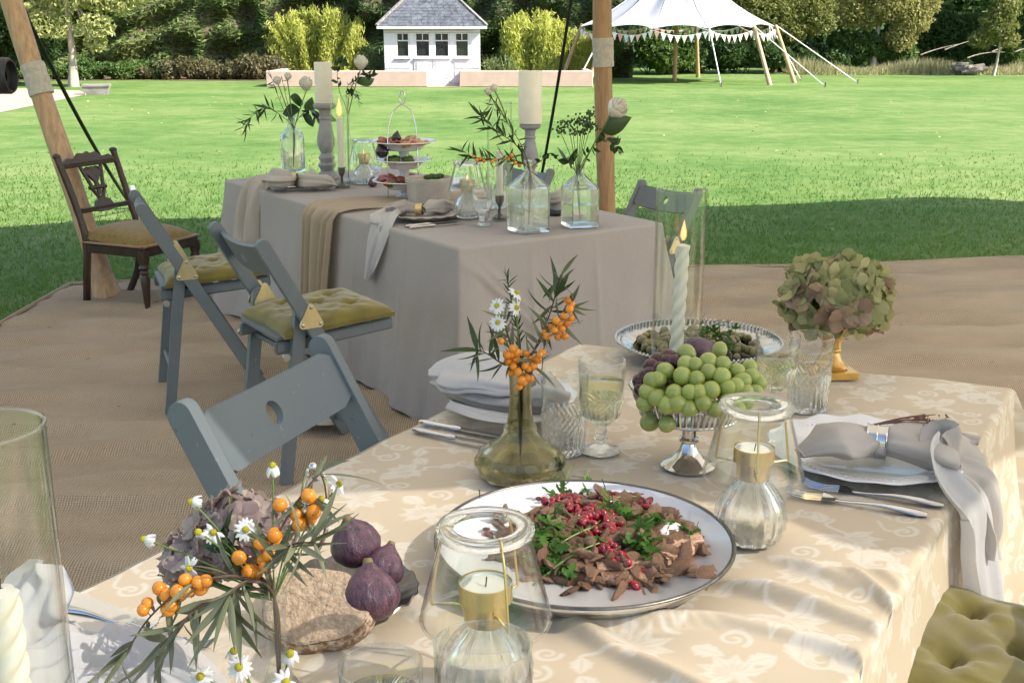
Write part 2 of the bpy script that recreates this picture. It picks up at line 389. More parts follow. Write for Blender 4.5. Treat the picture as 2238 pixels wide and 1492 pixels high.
# lawn blades near the tent, where single tufts show
_n = 130000; _bx = nr.uniform(-9, 9, _n); _by = 5.2 + 11 * (1 - nr.random(_n) ** (1 / 3.))
_ok = (_bx < CXL - .0) | (_by > 7.06 + (_bx - CXL) * .135 + .05 * np.sin(_bx * 2.1) + .0) | (_bx > 6.2); _ok &= np.abs(_bx) < _by * .5 + 1
_bx, _by = _bx[_ok], _by[_ok]; _n = len(_bx); _h = nr.uniform(.016, .036, _n) * (1 + _by * .012); _a = nr.uniform(0, 6.28, _n); _w = .0028 + .00032 * _by
_l = nr.normal(0, .012, (_n, 2)); _v = np.stack([np.stack([_bx - np.cos(_a) * _w, _by - np.sin(_a) * _w, 0 * _bx], 1), np.stack([_bx + np.cos(_a) * _w, _by + np.sin(_a) * _w, 0 * _bx], 1), np.stack([_bx + _l[:, 0], _by + _l[:, 1], _h], 1)], 1).reshape(-1, 3)
m = MB(); m.v = [_v]; m.n = len(_v); m.f = np.arange(len(_v)).reshape(-1, 3).tolist()
tag(m.build('grass', 'grass_blade', smooth=False, kind='stuff'), 'short mown grass blades beside the jute matting', 'grass')
# small fallen leaves and daisies on the grass
m = leaves(np.stack([nr.uniform(-12, 12, 260), nr.uniform(9, 30, 260), np.full(260, .03)], 1), .05, .7, dirs=np.stack([nr.normal(size=260), nr.normal(size=260), np.zeros(260)], 1), jit=.2)
tag(m.build('fallen_leaves', 'leaf_pale', kind='stuff'), 'pale fallen leaves scattered over the sunny lawn', 'leaves')

# grass clippings and bits trodden onto the matting
_px, _py = nr.uniform(-2.6, 3.2, 420), nr.uniform(2.2, 7.4, 420); m = leaves(np.array([(x, y, carpet_z(x, y) + .004) for x, y in zip(_px, _py)]), .022, .22, dirs=np.stack([nr.normal(size=420), nr.normal(size=420), np.zeros(420)], 1), jit=.1, curl=.03)
tag(m.build('grass_clippings', 'leaf_under_bits', kind='stuff'), 'dry grass clippings scattered over the jute matting', 'clippings')

# ------------------------------------------------------------------ trees, hedge, shrubs
def trunk_mb(base, top, r0, r1, limbs=(), bend=.1):
    m = MB(); base, top = V(*base), V(*top); k = np.linspace(0, 1, 7)[:, None]
    P = base + (top - base) * k + np.stack([np.sin(k[:, 0] * 5) * bend, np.cos(k[:, 0] * 4) * bend - bend, 0 * k[:, 0]], 1)
    rr = r0 + (r1 - r0) * k[:, 0] ** .8; rr[0] *= 1.35; m.tube(P, rr, 9)
    for t, e, r in limbs:
        i = min(5, int(t * 6)); s = P[i] + (P[i + 1] - P[i]) * (t * 6 - i); e = V(*e)
        m.tube(bez(s, (s + e) / 2 + (0, 0, -.12), e, 6), np.linspace(r, r * .3, 6), 6)
    return m
def tree(name, label, base, h, blobs, n, size, mat, bark, r0=.12, aspect=.55, droop=.3, limbs=True, cat='tree', group=None, shell=.5, lean=(0, 0)):
    b = Vector(base); t = thing(name, label, cat, b, group=group)
    lm = [(nr.uniform(.45, .95), (q[0] * .85, q[1] * .85, q[2]), r0 * .4) for q in blobs] if limbs else []
    trunk_mb((0, 0, -.05), (lean[0], lean[1], h), r0, r0 * .35, lm).build('trunk', bark, t)
    P, d = blob_points(blobs, n, shell); P = P[P[:, 2] > .02]; d = d[:len(P)]
    leaves(P, size, aspect, droop=droop).build('crown', mat, t, smooth=False)
    return t
def shrub(name, label, base, blobs, n, size, mat, aspect=.5, droop=0., stems=6, cat='shrub', group=None, bark='bark_dark', shell=.45, dirs=None):
    b = Vector(base); t = thing(name, label, cat, b, group=group); m = MB()
    for k in range(stems):
        q = blobs[k % len(blobs)]; a = nr.uniform(-.15, .15, 2)
        m.tube(bez((a[0], a[1], -.03), (a[0] * 1.5, a[1] * 1.5, q[2] * .6), (q[0] + a[0], q[1] + a[1], q[2] * 1.1), 6), np.linspace(.02, .006, 6), 5)
    m.build('stems', bark, t); P, d = blob_points(blobs, n, shell); P = P[P[:, 2] > .01]
    leaves(P, size, aspect, droop=droop).build('foliage', mat, t, smooth=False); return t

# clipped tall hedge: sprays laid over a lumpy face
def hedge(name, label, x0, x1, y, h, n, mat, size):
    t = thing(name, label, 'hedge', ((x0 + x1) / 2, y, 0)); w = x1 - x0
    k = 90; X = np.linspace(-w / 2, w / 2, k); Zs = np.linspace(0, h, 26)
    _q = np.random.default_rng(int(n)).normal(0, 1, (18, 4)); bum = lambda x, z: sum(.10 * np.sin(x * a * 3 + z * (b * 2 + 3) + c * 9) for a, b, c, _ in _q)
    A = np.array([[(x, -.1 + bum(x, z) - .15 * math.sin(z / h * PI) + (.5 if z > h * .97 else 0), z) for z in Zs] for x in X])
    B = A[:, ::-1] * 1.; B[:, :, 1] += 2.4
    m = MB(); m.grid(np.concatenate([A, B[:, :]], 1)); m.build('branches', 'bark_dark', t)
    xs = nr.uniform(-w / 2, w / 2, n); zs = h * nr.random(n) ** .85
    P = np.stack([xs, -.16 + np.vectorize(bum)(xs, zs) - nr.random(n) * .22, zs], 1)
    dirs = np.stack([nr.normal(0, 1.3, n), -.5 + 0 * xs, -.35 + 0 * xs], 1)
    leaves(P, size, .33, dirs=dirs, jit=.35, curl=.08).build('foliage', mat, t, smooth=False); return t
hedge('clipped_hedge', 'tall clipped dark green hedge behind the pale leaved tree', -36, -4.6, 42.6, 5.2, 60000, 'leaf_hedge', .24)
hedge('garden_hedge', 'dark green hedge rising behind the white garden house', -5.2, 4.2, 41, 5.6, 26000, 'leaf_wood', .2)
for k, (px, w_, lab) in enumerate(((430, 3.2, 'low brownish ground cover bush at the hedge foot beside the bamboo'), (270, 2.8, 'low grey green ground cover bush at the hedge foot behind the trough'), (40, 3., 'low green ground cover bush at the hedge foot behind the drive'), (555, 1.6, 'small brown ground cover bush touching the left bamboo clump'))):
    b = g(px, 174, 0); shrub('ground_cover_bush', lab, b, [(x + nr.normal(0, .15), nr.uniform(-.3, .3), nr.uniform(.1, .45), nr.uniform(.3, .7), .5, nr.uniform(.2, .5)) for x in np.linspace(-w_ / 2, w_ / 2, 8)], 5200, .14, 'leaf_under' if k in (0, 3) else 'leaf_mid', group='bushes at the hedge foot')
# pale leaved tree at the left
tree('pale_leaved_tree', 'small pale leaved tree with a grey trunk before the hedge', g(160, 190, 0), 4.6,
     [(-.9, 0, 2.3, .8, .7, .55), (.2, -.2, 2.7, .9, .8, .6), (1.3, .1, 2.5, .9, .7, .5), (-.5, -.3, 1.75, .7, .6, .4), (.9, -.2, 1.75, .55, .5, .38), (-1.2, .2, 1.55, .4, .4, .35), (.75, 0, 1.25, .35, .3, .3), (2.2, .2, 2.75, .7, .6, .4), (0, 0, 3.8, 1.5, 1.2, .9), (1.5, 0, 3.6, 1.1, .9, .7)], 9000, .145, 'leaf_pale', 'bark_pale', .13, droop=.6)
tree('dark_yew_tree', 'dark evergreen tree at the left edge behind the drive', g(-30, 184, 0), 6., [(0, 0, 2.2, 1.5, 1.2, 1.6), (1.4, .3, 1.3, .9, .8, 1.), (1.9, .2, 2.5, .9, .8, 1.), (0, 0, 4.4, 1.2, 1.1, 1.6), (-1.2, 0, 1.4, 1, .9, 1)], 26000, .15, 'leaf_wood', 'bark_dark', .2, group=None)
# bamboo clumps
def bamboo(label, base, w, h, n, seed):
    t = thing('bamboo_clump', label, 'bamboo', base, group='golden bamboo clumps beside the garden house'); q = np.random.default_rng(seed); m = MB(); P = []
    for k in range(90):
        a = q.uniform(-w / 2, w / 2); y = q.uniform(-.5, .5); hh = h * q.uniform(.55, 1.12) * (1 - .25 * (abs(a) / w * 2) ** 3); s = a * .22 + q.normal(0, .08)
        c = bez((a * .8, y, 0), (a * .85, y, hh * .6), (a + s, y - .1, hh), 9); m.tube(c, np.linspace(.012, .004, 9), 5)
        j = n // 90; tt = q.random(j) ** .8 * 8; i = np.minimum(tt.astype(int), 7); P.append(c[i] + (c[i + 1] - c[i]) * (tt - i)[:, None] + q.normal(0, .075, (j, 3)) * (1, 1, .9))
    m.build('canes', 'leaf_bamboo', t); P = np.concatenate(P); P = P[P[:, 2] > .05]
    leaves(P, .17, .16, dirs=np.tile((0, -.2, .9), (len(P), 1)), jit=.55).build('foliage', 'leaf_bamboo', t, smooth=False)
bamboo('broad golden bamboo clump left of the garden house', g(692, 172, 0) + Vector((0, .6, 0)), 2.85, 2.15, 26000, 1)
bamboo('tall golden bamboo clump just right of the garden house', g(1168, 174, 0) + Vector((0, .6, 0)), 1.95, 2.0, 19000, 2)
bamboo('short golden bamboo clump behind the slanting tent rope', g(1256, 174, 0) + Vector((0, .9, 0)), 1.15, 1.55, 9000, 3)
# border plants in the raised beds
def spiky(label, base, n, h, w, mat='leaf_border'):
    t = thing('border_plant', label, 'plant', base, group='border plants in the raised beds'); c = MB()
    for k in range(n):
        a = nr.uniform(0, 6.28); r = nr.random() * w; e = V(math.cos(a) * r, math.sin(a) * r, h * nr.uniform(.6, 1.1)); c.tube(bez((e[0] * .2, e[1] * .2, 0), (e[0] * .4, e[1] * .4, e[2] * .7), e, 5), [.014, .018, .016, .01, .002], 3, False)
    c.build('stalks', mat, t); leaves(nr.normal(0, 1, (n * 14, 3)) * (w * .45, w * .4, h * .22) + (0, 0, h * .45), .09, .35).build('foliage', mat, t, smooth=False)
for px, h, w, lab in ((812, 1.05, .35, 'tall pale spiky border plant between bamboo and garden house'), (840, .85, .3, 'pale flowering border plant against the left wall of the garden house'), (885, .35, .4, 'low yellowish border plant below the left windows of the garden house'), (1075, .75, .4, 'leafy green border plant at the right wall of the garden house'), (1105, .8, .45, 'bushy green border plant left of the tall right bamboo')):
    spiky(lab, g(px, 181, 0) + Vector((0, .3, .1)), 26, h, w)
# woodland wall far behind
def wood(name, label, x0, x1, y0, y1, h, n, mat, size, seed):
    q = np.random.default_rng(seed); bl = [(q.uniform(x0, x1), q.uniform(y0, y1), h * q.uniform(.12, .9), q.uniform(1.4, 2.6), q.uniform(1.2, 2), q.uniform(1.2, 2.4)) for _ in range(int((x1 - x0) * 2.2))]
    P, d = blob_points(bl, n, .5); P = P[P[:, 2] > .1]; m = leaves(P, size, .55)
    tag(m.build(name, mat, smooth=False, kind='stuff'), label, 'woodland')
wood('woodland', 'dark woodland closing off the garden behind the trees', -48, 48, 52, 58, 9, 85000, 'leaf_wood', .5, 3)
m = MB(); _X = np.linspace(-130, 130, 60); m.grid(np.array([[(x, 57 + z * z * .09 + 2 * z + 2 * math.sin(x), z) for z in (-.5, 3, 7, 11, 15 + 2 * math.sin(x * 2))] + [(x, 140, 16)] for x in _X])); m.build('wooded_hill', 'leaf_wood', kind='structure')
# trees at the right
_gr = 'trees along the right edge of the lawn'
def rtree(label, px, py, h, blobs, n, mat, size=.16, r0=.12, bark='bark_dark', **k): return tree('lawn_edge_tree', label, g(px, py, 0), h, blobs, n, size, mat, bark, r0, group=_gr, **k)
rtree('spreading olive green tree behind the white marquee', 1690, 160, 5.5, [(-2.4, 0, 2.6, 1.6, 1, 1), (-.6, -.4, 2.3, 1.4, 1, 1), (.9, 0, 2.6, 1.3, 1, .9), (-1.2, -.3, 1.5, .9, .8, .55), (.4, -.3, 1.6, .8, .7, .5), (1.5, -.2, 1.9, .8, .7, .5), (-3.6, .2, 2.3, 1.1, .9, .8), (0, 0, 4, 2.4, 1.4, 1)], 26000, 'leaf_gold', .15)
rtree('golden yellow drooping tree right of the marquee ropes', 1905, 158, 5.5, [(-1.1, 0, 2.5, 1, .8, .8), (.5, -.2, 2.7, 1.1, .9, .9), (1.3, -.3, 2.1, .8, .7, .8), (.9, -.4, 1.35, .6, .5, .6), (1.8, -.2, 2.8, .7, .6, .7), (-.3, 0, 2.1, .7, .6, .5), (0, 0, 4, 2, 1.4, 1)], 17000, 'leaf_yellow', .14, bark='bark_pale')
rtree('slim young tree with a pale straight trunk at the far right', 2170, 166, 3., [(0, 0, 1.75, .7, .6, .55), (.2, 0, 2.3, .55, .5, .5), (-.6, 0, 1.3, .5, .4, .3), (.4, 0, 1.25, .45, .4, .28), (0, 0, 2.9, .4, .4, .5)], 4200, 'leaf_gold', .13, r0=.06, bark='bark_pale')
rtree('bright green tree in the upper right corner', 2250, 158, 6, [(0, .5, 2.6, 1.1, 1, 1), (-1, .8, 3, 1, 1, .8), (.4, .5, 1.3, .9, .8, .5), (0, .5, 4.4, 1.6, 1.3, 1.2)], 14000, 'leaf_mid', .16)
for px, py, w, h, n, lab, mt in ((1420, 166, 2.6, 1.9, 11000, 'dark green shrub under the marquee left of the leaning poles', 'leaf_mid'), (1520, 164, 2.8, 2.1, 12000, 'dark green rounded shrub under the middle of the marquee', 'leaf_wood'), (1640, 164, 2.4, 1.4, 8000, 'low dark shrub in the shade below the olive green tree', 'leaf_wood'), (1925, 160, 2.3, 1.7, 9000, 'leafy green shrub at the trunk of the golden tree', 'leaf_mid'), (1800, 160, 2.6, 1.3, 8000, 'dark shrub between the marquee ropes and the golden tree', 'leaf_wood'), (2060, 156, 3., 2.6, 12000, 'dark shrub behind the tall dry grass', 'leaf_wood'), (2215, 156, 2.6, 1.8, 9000, 'green shrub behind the slim young tree', 'leaf_mid'), (1330, 166, 2.2, 2.4, 10000, 'dark shrub behind the left pole of the marquee', 'leaf_wood')):
    shrub('lawn_edge_shrub', lab, g(px, py, 0) + Vector((0, 1.2, 0)), [(x, nr.uniform(-.3, .3), h * nr.uniform(.3, .62), w * .26, .6, h * nr.uniform(.3, .42)) for x in np.linspace(-w / 2, w / 2, 5)], n, .17, mt, group='shrubs along the lawn edge')
# tall dry grass at the right edge
_n = 9000; _x = nr.uniform(10.5, 24, _n); _y = 43.6 + nr.random(_n) * 2.2; _h = nr.uniform(.1, .5, _n) * (1 + .4 * np.sin(_x * 1.3)); _l = nr.normal(0, .16, (_n, 2)); _w = .022
_v = np.stack([np.stack([_x - _w, _y, 0 * _x], 1), np.stack([_x + _w, _y, 0 * _x], 1), np.stack([_x + _l[:, 0], _y + _l[:, 1], _h], 1)], 1).reshape(-1, 3); m = MB(); m.v = [_v]; m.n = len(_v); m.f = np.arange(len(_v)).reshape(-1, 3).tolist()
tag(m.build('tall_dry_grass', 'dry_grass', smooth=False, kind='stuff'), 'tall dry grass along the far right lawn edge', 'grass')
t = thing('log_pile', 'weathered log heap in the dry grass by the slim tree', 'log pile', g(2100, 164, 0)); 
for k in range(7):
    a = V(nr.uniform(-.5, .2), nr.uniform(-.3, .3), .1 + .12 * (k // 3)); e = a + V(nr.uniform(.5, .9), nr.uniform(-.3, .3), nr.uniform(-.05, .12)); MB().tube([a, (a + e) / 2, e], .09, 8).build('log', 'log_stone', t)
# stray bare branches
m = MB()
for k in range(5): a = V(15.6 + k * .9, 45, nr.uniform(.4, .9)); m.tube(bez(a, a + V(.6, 0, .25), a + V(1.4, 0, nr.uniform(.1, .6)), 6), np.linspace(.03, .008, 6), 5)
tag(m.build('bare_branch', 'bark_pale'), 'bare grey branches lying in the dry grass', 'branch')

# ------------------------------------------------------------------ raised beds
def raised_bed(label, px0, px1, bend):
    a, b = g(px0, 190.5, 0), g(px1, 190.5, 0); t = thing('raised_bed', label, 'planter', (a + b) / 2, group='pink rendered raised beds'); w = (b - a).x; h = .46
    MB().box((0, .11, h / 2), (w, .22, h), bev=.02).build('front_wall', 'pink_render', t)
    for s in (-1, 1): MB().box((s * (w / 2 - .11), 1.3, h / 2 - .005), (.22, 2.2, h - .01), bev=.02).build('side_wall', 'pink_render', t)
    MB().box((0, 1.3, h * .42), (w - .46, 2.1, h * .84)).build('soil', 'soil', t)
raised_bed('long pink rendered raised bed below the left bamboo clump', 582, 934, 1)
raised_bed('pink rendered raised bed right of the garden house steps', 1004, 1296, -1)

# ------------------------------------------------------------------ white garden house
HB = g(946, 184.5, 0); t = thing('garden_house', 'small white garden house with slate hip roof and four windows', 'garden house', HB, R(4))
HW, HD, HE = 2.92, 2.4, 1.70
def hb(name, c, s, par=t, mat='white_paint', bev=.008): return MB().box(c, s, bev=bev).build(name, mat, par)
wz0, wz1, wm = .80, 1.53, 1.29                      # window sill, head and transom heights
wx = [(-1.09, -.69), (-.52, -.06), (.06, .52), (.69, 1.12)]
edges = [-HW / 2] + [e for w in wx for e in w] + [HW / 2]
hb('wall', (0, .05, .40), (HW, .1, .80)); hb('wall', (0, .05, (wz1 + HE) / 2), (HW, .1, HE - wz1 - .004))
for i in range(0, len(edges), 2): hb('post', ((edges[i] + edges[i + 1]) / 2, .05, (wz0 + wz1) / 2), (edges[i + 1] - edges[i] - .004, .1, wz1 - wz0 - .004))
for s in (-1, 1): hb('wall', (s * (HW / 2 - .05), HD / 2 + .05, HE / 2), (.1, HD - .1, HE - .01))
hb('wall', (0, HD, HE / 2), (HW, .1, HE - .02)); MB().box((0, HD / 2, .06), (HW - .2, HD - .2, .1)).build('floor', 'dark_interior', t)
MB().box((0, HD - .12, .8), (HW - .3, .04, 1.5)).build('back_panel', 'dark_interior', t)
MB().box((.1, 1.5, .78), (1.5, .5, .08)).build('table', 'grey_wood', t)
for (a, b) in wx:
    w = thing('x', '', ''); w.name = 'window'; del w['label']; del w['category']; w.parent = t; cx = (a + b) / 2; ww = b - a
    for s in (-1, 1): hb('frame', (cx + s * (ww / 2 - .02), .03, (wz0 + wz1) / 2), (.04, .07, wz1 - wz0), w)
    for z in (wz0 + .02, wz1 - .02, wm): hb('frame', (cx, .028, z), (ww - .084, .06, .036), w)
    hb('muntin', (cx, .029, (wm + wz1) / 2), (.03, .05, wz1 - wm - .04), w)
    MB().box((cx, .05, (wz0 + wm) / 2), (ww - .08, .008, wm - wz0 - .04)).build('pane', 'pane_glass', w)
    for s in (-1, 1): MB().box((cx + s * (ww / 4 - .01), .05, (wm + wz1) / 2), (ww / 2 - .06, .008, wz1 - wm - .04)).build('pane', 'pane_glass', w)
    hb('sill', (cx, -.03, wz0 - .03), (ww + .1, .1, .035), w)
    hb('head_board', (cx, -.01, wz1 + .05), (ww + .08, .03, .03), w)
for s in (-1, 1):
    d = hb('door', (s * .29, -.012, .42), (.54, .03, .68)); hb('door_panel', (s * .29, -.035, .42), (.40, .02, .48), d); MB().box((s * .06, -.06, .6), (.03, .05, .03), bev=.005).build('handle', 'rope_metal', d)
for k in range(1, 7): hb('board', ((-1.06 if k < 4 else 1.06), -.008, .12 + (k - 1) % 3 * .22), (.78, .022, .19))
hb('step', (0, -.25, .05), (.95, .4, .1)); 
# hipped roof: boards below, slate courses above
ev, ry = .2, 2.86; e = [(-HW / 2 - ev, -ev, HE), (HW / 2 + ev, -ev, HE), (HW / 2 + ev, HD + ev + .1, HE), (-HW / 2 - ev, HD + ev + .1, HE)]
r1, r2 = (-.45, HD / 2, ry), (.45, HD / 2, ry)
m = MB(); m.add(e + [r1, r2], [(0, 1, 5, 4), (1, 2, 5), (2, 3, 4, 5), (3, 0, 4), (3, 2, 1, 0)]); rf = m.build('roof', 'slate', t, smooth=False)
m = MB()
for (p0, p1, q1, q0) in ((e[0], e[1], r2, r1), (e[1], e[2], r2, r2), (e[3], e[0], r1, r1)):
    p0, p1, q1, q0 = map(lambda a: V(*a), (p0, p1, q1, q0)); nn = norm(np.cross(p1 - p0, q0 - p0)); rows = 13; 
    for r in range(rows):
        a0, a1 = p0 + (q0 - p0) * r / rows, p1 + (q1 - p1) * r / rows; u = norm(p1 - p0); L = np.linalg.norm(a1 - a0); up = norm((q0 + q1) / 2 - (p0 + p1) / 2); hh = np.linalg.norm((q0 + q1) / 2 - (p0 + p1) / 2) / rows
        k = max(1, int(L / .17)); w = L / k
        for j in range(k):
            c = a0 + u * (j + .5 + (.25 if r % 2 else -.0) * (j < k - 1)) * w + up * hh * .55 + nn * (.018 + nr.uniform(0, .01)); m.box(c, (w * .95, hh * 1.25, .012), np.stack([u, norm(up - nn * .06), nn], 1))
m.build('slate_courses', 'slate', rf, smooth=False, kind='stuff')
for a, b in ((e[0], r1), (e[1], r2), (r1, r2)): MB().beam(V(*a) + (0, 0, .045), V(*b) + (0, 0, .045), .09, .05).build('ridge_tile', 'grey_wood', rf)
m = MB(); hb('fascia', (0, -ev - .01, HE - .03), (HW + 2 * ev, .03, .08), rf); 

# ------------------------------------------------------------------ stone trough by the drive
t = thing('trough', 'weathered stone trough at the end of the drive', 'trough', g(212, 207, 0), R(12)); w, d, h = .34, .2, .25
m = MB(); prof = lambda k, z: [(-w * k, -d * k, z), (w * k, -d * k, z), (w * k, d * k, z), (-w * k, d * k, z)]
m.add(prof(.8, 0) + prof(1, h) + prof(.9, h) + prof(.8, .1), [(3, 2, 1, 0)] + [(4 * r + i, 4 * r + (i + 1) % 4, 4 * r + 4 + (i + 1) % 4, 4 * r + 4 + i) for r in range(3) for i in range(4)] + [(12, 13, 14, 15)])
m.build('basin', 'grey_wood', t, smooth=False)
for s in (-1, 1): MB().box((s * .2, 0, .03), (.1, .26, .06), bev=.01).build('foot', 'grey_wood', t)
for s in (-1, 1): MB().box((0, s * d * .98, h - .02), (w * 2.02, .05, .06), bev=.01).build('rim', 'grey_wood', t)

# ------------------------------------------------------------------ white marquee with bunting
MC = V(*g(1474, 178, 0)); t = thing('marquee', 'white scalloped marquee with leaning poles at the lawn edge', 'marquee', MC)
rim = []                                            # rim corners on a ring round the centre
NK = 12
for k in range(NK): a = 2 * PI * (k + .35) / NK - PI / 2; rim.append(V(math.cos(a) * 3.15, math.sin(a) * 2.9, 1.72 + .08 * math.sin(a)))
pk = V(0, 0, 3.9); m = MB(); G = []
for i in range(NK * 8 + 0):
    k, f = divmod(i, 8); f /= 8; a, b = rim[k], rim[(k + 1) % NK]; e_ = a + (b - a) * f; e_ = e_ * (1 - .06 * 4 * f * (1 - f), 1 - .06 * 4 * f * (1 - f), 1) + (0, 0, .10 * 4 * f * (1 - f))
    row = []
    for s in np.linspace(0, 1, 14): q = e_ + (pk - e_) * s; q[2] -= .34 * math.sin(s * PI) * (1 - .35 * s) + (-.10 * 4 * f * (1 - f) * s * 0); q[2] += .06 * math.cos(f * 2 * PI) * math.sin(s * PI); row.append(q)
    G.append(row)
G = np.array(G).transpose(1, 0, 2); m.grid(G, wrap=True); m.build('canopy', 'marquee_canvas', t)
for k in range(NK): MB().tube(G[:13, k * 8] + (0, 0, .008), .014, 5).build('seam', 'white_rope', t)
MB().tube([(0, 0, -.05), (0, 0, 4.0)], .07, 10).build('centre_pole', 'pole_wood', t)
for k in range(NK):
    a = rim[k]; o = a[:2] / np.linalg.norm(a[:2])
    if k in (1, 2, 5, 8, 10): MB().tube([a + (0, 0, .05), V(a[0] + o[0] * .7, a[1] + o[1] * .7, -.05)], [.055, .075], 9).build('pole', 'pole_wood_pale', t)
    far = 2.6 if 0 < k < 3 else 1.2
    if k not in (10, 0, 1, 2, 3, 7): continue
    s_ = V(a[0] + o[0] * far, a[1] + o[1] * far, .02); MB().tube([a + (0, 0, .06), s_], .018, 5).build('guy_rope', 'white_rope', t)
    MB().tube([s_ + (0, 0, .12), s_ - (0, 0, .1)], .02, 6).build('stake', 'bark_dark', t); MB().tube([a + (0, 0, .02), a + (0.02, 0, -.35)], .022, 5).build('strap', 'white_rope', t)
bt = thing('bunting', 'string of triangular pastel flags round the marquee rim', 'bunting', MC); m = MB(); _cord = []; fl = {}
for c_ in ('flag_white', 'flag_pink', 'flag_peach', 'flag_blue'):
    q = MB(); q.prism([(-.085, 0), (.085, 0), (0, -.22)], .004, [(1, 0, 0), (0, 0, 1), (0, 1, 0)]); fl[c_] = q.mesh('flag', c_, False)
for k in range(NK):
    a, b = rim[k] + (0, 0, -.05), rim[(k + 1) % NK] + (0, 0, -.05)
    for i in range(8):
        f = (i + .5) / 8; q = a + (b - a) * f; q = q * (1.01, 1.01, 1) - (0, 0, .16 * 4 * f * (1 - f)); _cord.append(a + (b - a) * (i / 8) - (0, 0, .16 * 4 * i / 8 * (1 - i / 8)))
        d = b - a; put('flag', fl[rnd.choice(['flag_white', 'flag_white', 'flag_white', 'flag_blue', 'flag_peach', 'flag_pink'])], bt, mat4=Matrix.Translation(q) @ Matrix.Rotation(math.atan2(d[1], d[0]), 4, 'Z') @ Matrix.Rotation(nr.normal(0, .18), 4, 'X'))
_cord.append(_cord[0]); MB().tube(_cord, .008, 4).build('cord', 'white_rope', bt)
# ------------------------------------------------------------------ the tent we sit under: roof, poles, ropes
cloth_mat('tent_cloth', (.60, .56, .50), (.64, .60, .54), trans=.42, slub=8)
_out = [(-5.2, 2.4), (-2.5, 1.62), (.2, 1.38), (1.37, 1.27), (1.85, 1.32), (2.2, 1.2), (2.45, 1.05), (2.95, 1.66), (4.5, 3.0), (6.6, 4.6), (9, 6.2), (9.4, 8.6), (7.6, 9.75), (6.6, 10.15), (5.0, 9.65), (2.2, 9.2), (0.2, 8.9), (-1.3, 8.55), (-3.25, 7.05), (-5.4, 5.2)]
_o = spline([(*p, 2.4) for p in _out] + [(*_out[0], 2.4)], 6)[:-1]; _c = V(1.9, 5.2, 3.3); G = []
for s_ in np.linspace(0, 1, 16):
    q = _c + (_o - _c) * s_; q[:, 2] = 2.4 + .9 * (1 - s_) ** 1.4 + .05 * np.sin(np.arange(len(_o)) * .7) * s_ * (1 - s_); G.append(q)
t = thing('tent_roof', 'pale stretch tent roof spanning above both tables', 'tent', (0, 0, 0))
MB().grid(np.array(G), wrap=True).build('canvas', 'tent_cloth', t, angle=180); MB().tube(np.concatenate([_o, _o[:1]]), .012, 5).build('edge_webbing', 'hessian', t)
# unseen sheet added off the roof's near edge to weaken sun on the near table
def sun_filter():
    m, nt, b = new_mat('sun_filter'); b.inputs['Base Color'].default_value = (.45, .43, .40, 1); b.inputs['Roughness'].default_value = .9
    tr = nt.nodes.new('ShaderNodeBsdfTranslucent'); tr.inputs[0].default_value = (.45, .42, .38, 1); tp = nt.nodes.new('ShaderNodeBsdfTransparent'); m1 = nt.nodes.new('ShaderNodeMixShader'); m1.inputs[0].default_value = .5; m2 = nt.nodes.new('ShaderNodeMixShader'); m2.inputs[0].default_value = SUN_PASS
    nt.links.new(b.outputs[0], m1.inputs[1]); nt.links.new(tr.outputs[0], m1.inputs[2]); nt.links.new(m1.outputs[0], m2.inputs[1]); nt.links.new(tp.outputs[0], m2.inputs[2]); nt.links.new(m2.outputs[0], nt.nodes['Material Output'].inputs[0])
SUN_PASS = .245
sun_filter(); e_ = _o[(_o[:, 0] > .1) & (_o[:, 1] < 3.4)]; e_ = e_[np.argsort(e_[:, 0])]; G = []
for s_ in np.linspace(0, 1, 10): q = e_.copy(); q[:, 1] -= s_ * 3.0; q[:, 0] += s_ * .9; q[:, 2] = 2.398 - .15 * s_ + .02 * np.sin(q[:, 0] * 3); G.append(q)
MB().grid(np.array(G)).build('sun_filter_sheet', 'sun_filter', t, angle=180)
def pole(label, foot, top, r, band, mat, bmat):
    f_, e = V(*foot), V(*top); d = norm(e - f_); t = thing('tent_pole', label, 'pole', foot); L = np.linalg.norm(e - f_); k = np.linspace(0, 1, 24)[:, None]
    q = (e - f_) * k; wob = np.sin(k * 9) * .004; q = q + np.concatenate([wob, wob * .5, 0 * wob], 1); rr = r * (1 + .03 * np.sin(k[:, 0] * 23)); rr[0] *= 1.35; rr[1] *= 1.12
    MB().tube(q, rr, 18).build('shaft', mat, t)
    a, b = band; MB().tube([d * L * (a + (b - a) * u) for u in np.linspace(0, 1, 9)], r * 1.14 + .002 * np.sin(np.arange(9) * 2.1), 18).build('wrapped_band', bmat, t); return t
_f = g(237, 650, 0); _tp = gy(24, 0, 6.95); _tp = _f + (_tp - _f) * 1.42; _f.z = .0
def band_of(f_, e, y0, y1, px):
    # share of the pole's length at two picture heights
    out = []
    for y in (y0, y1):
        best = min(np.linspace(0, 1, 2001), key=lambda k: abs((lambda w: 746 - FPX * ((w.z - HCAM) * math.cos(PITCH) + w.y * math.sin(PITCH)) / (w.y * math.cos(PITCH) + (HCAM - w.z) * math.sin(PITCH)))(f_ + (e - f_) * k) - y)); out.append(best)
    return sorted(out)
pole('leaning round tent pole behind the antique chair, wrapped with hessian', _f, _tp, .062, band_of(_f, _tp, 140, 207, 0), 'pole_wood_pale', 'hessian')
_f2 = gy(1327, 560, 7.75); _f2.z = 0; _tp2 = gy(1316, 0, 7.7); _tp2 = _f2 + (_tp2 - _f2) * 1.45
pole('upright brown tent pole behind the far table, with a pale tape band', _f2, _tp2, .061, band_of(_f2, _tp2, 83, 146, 0), 'pole_wood', 'hessian')
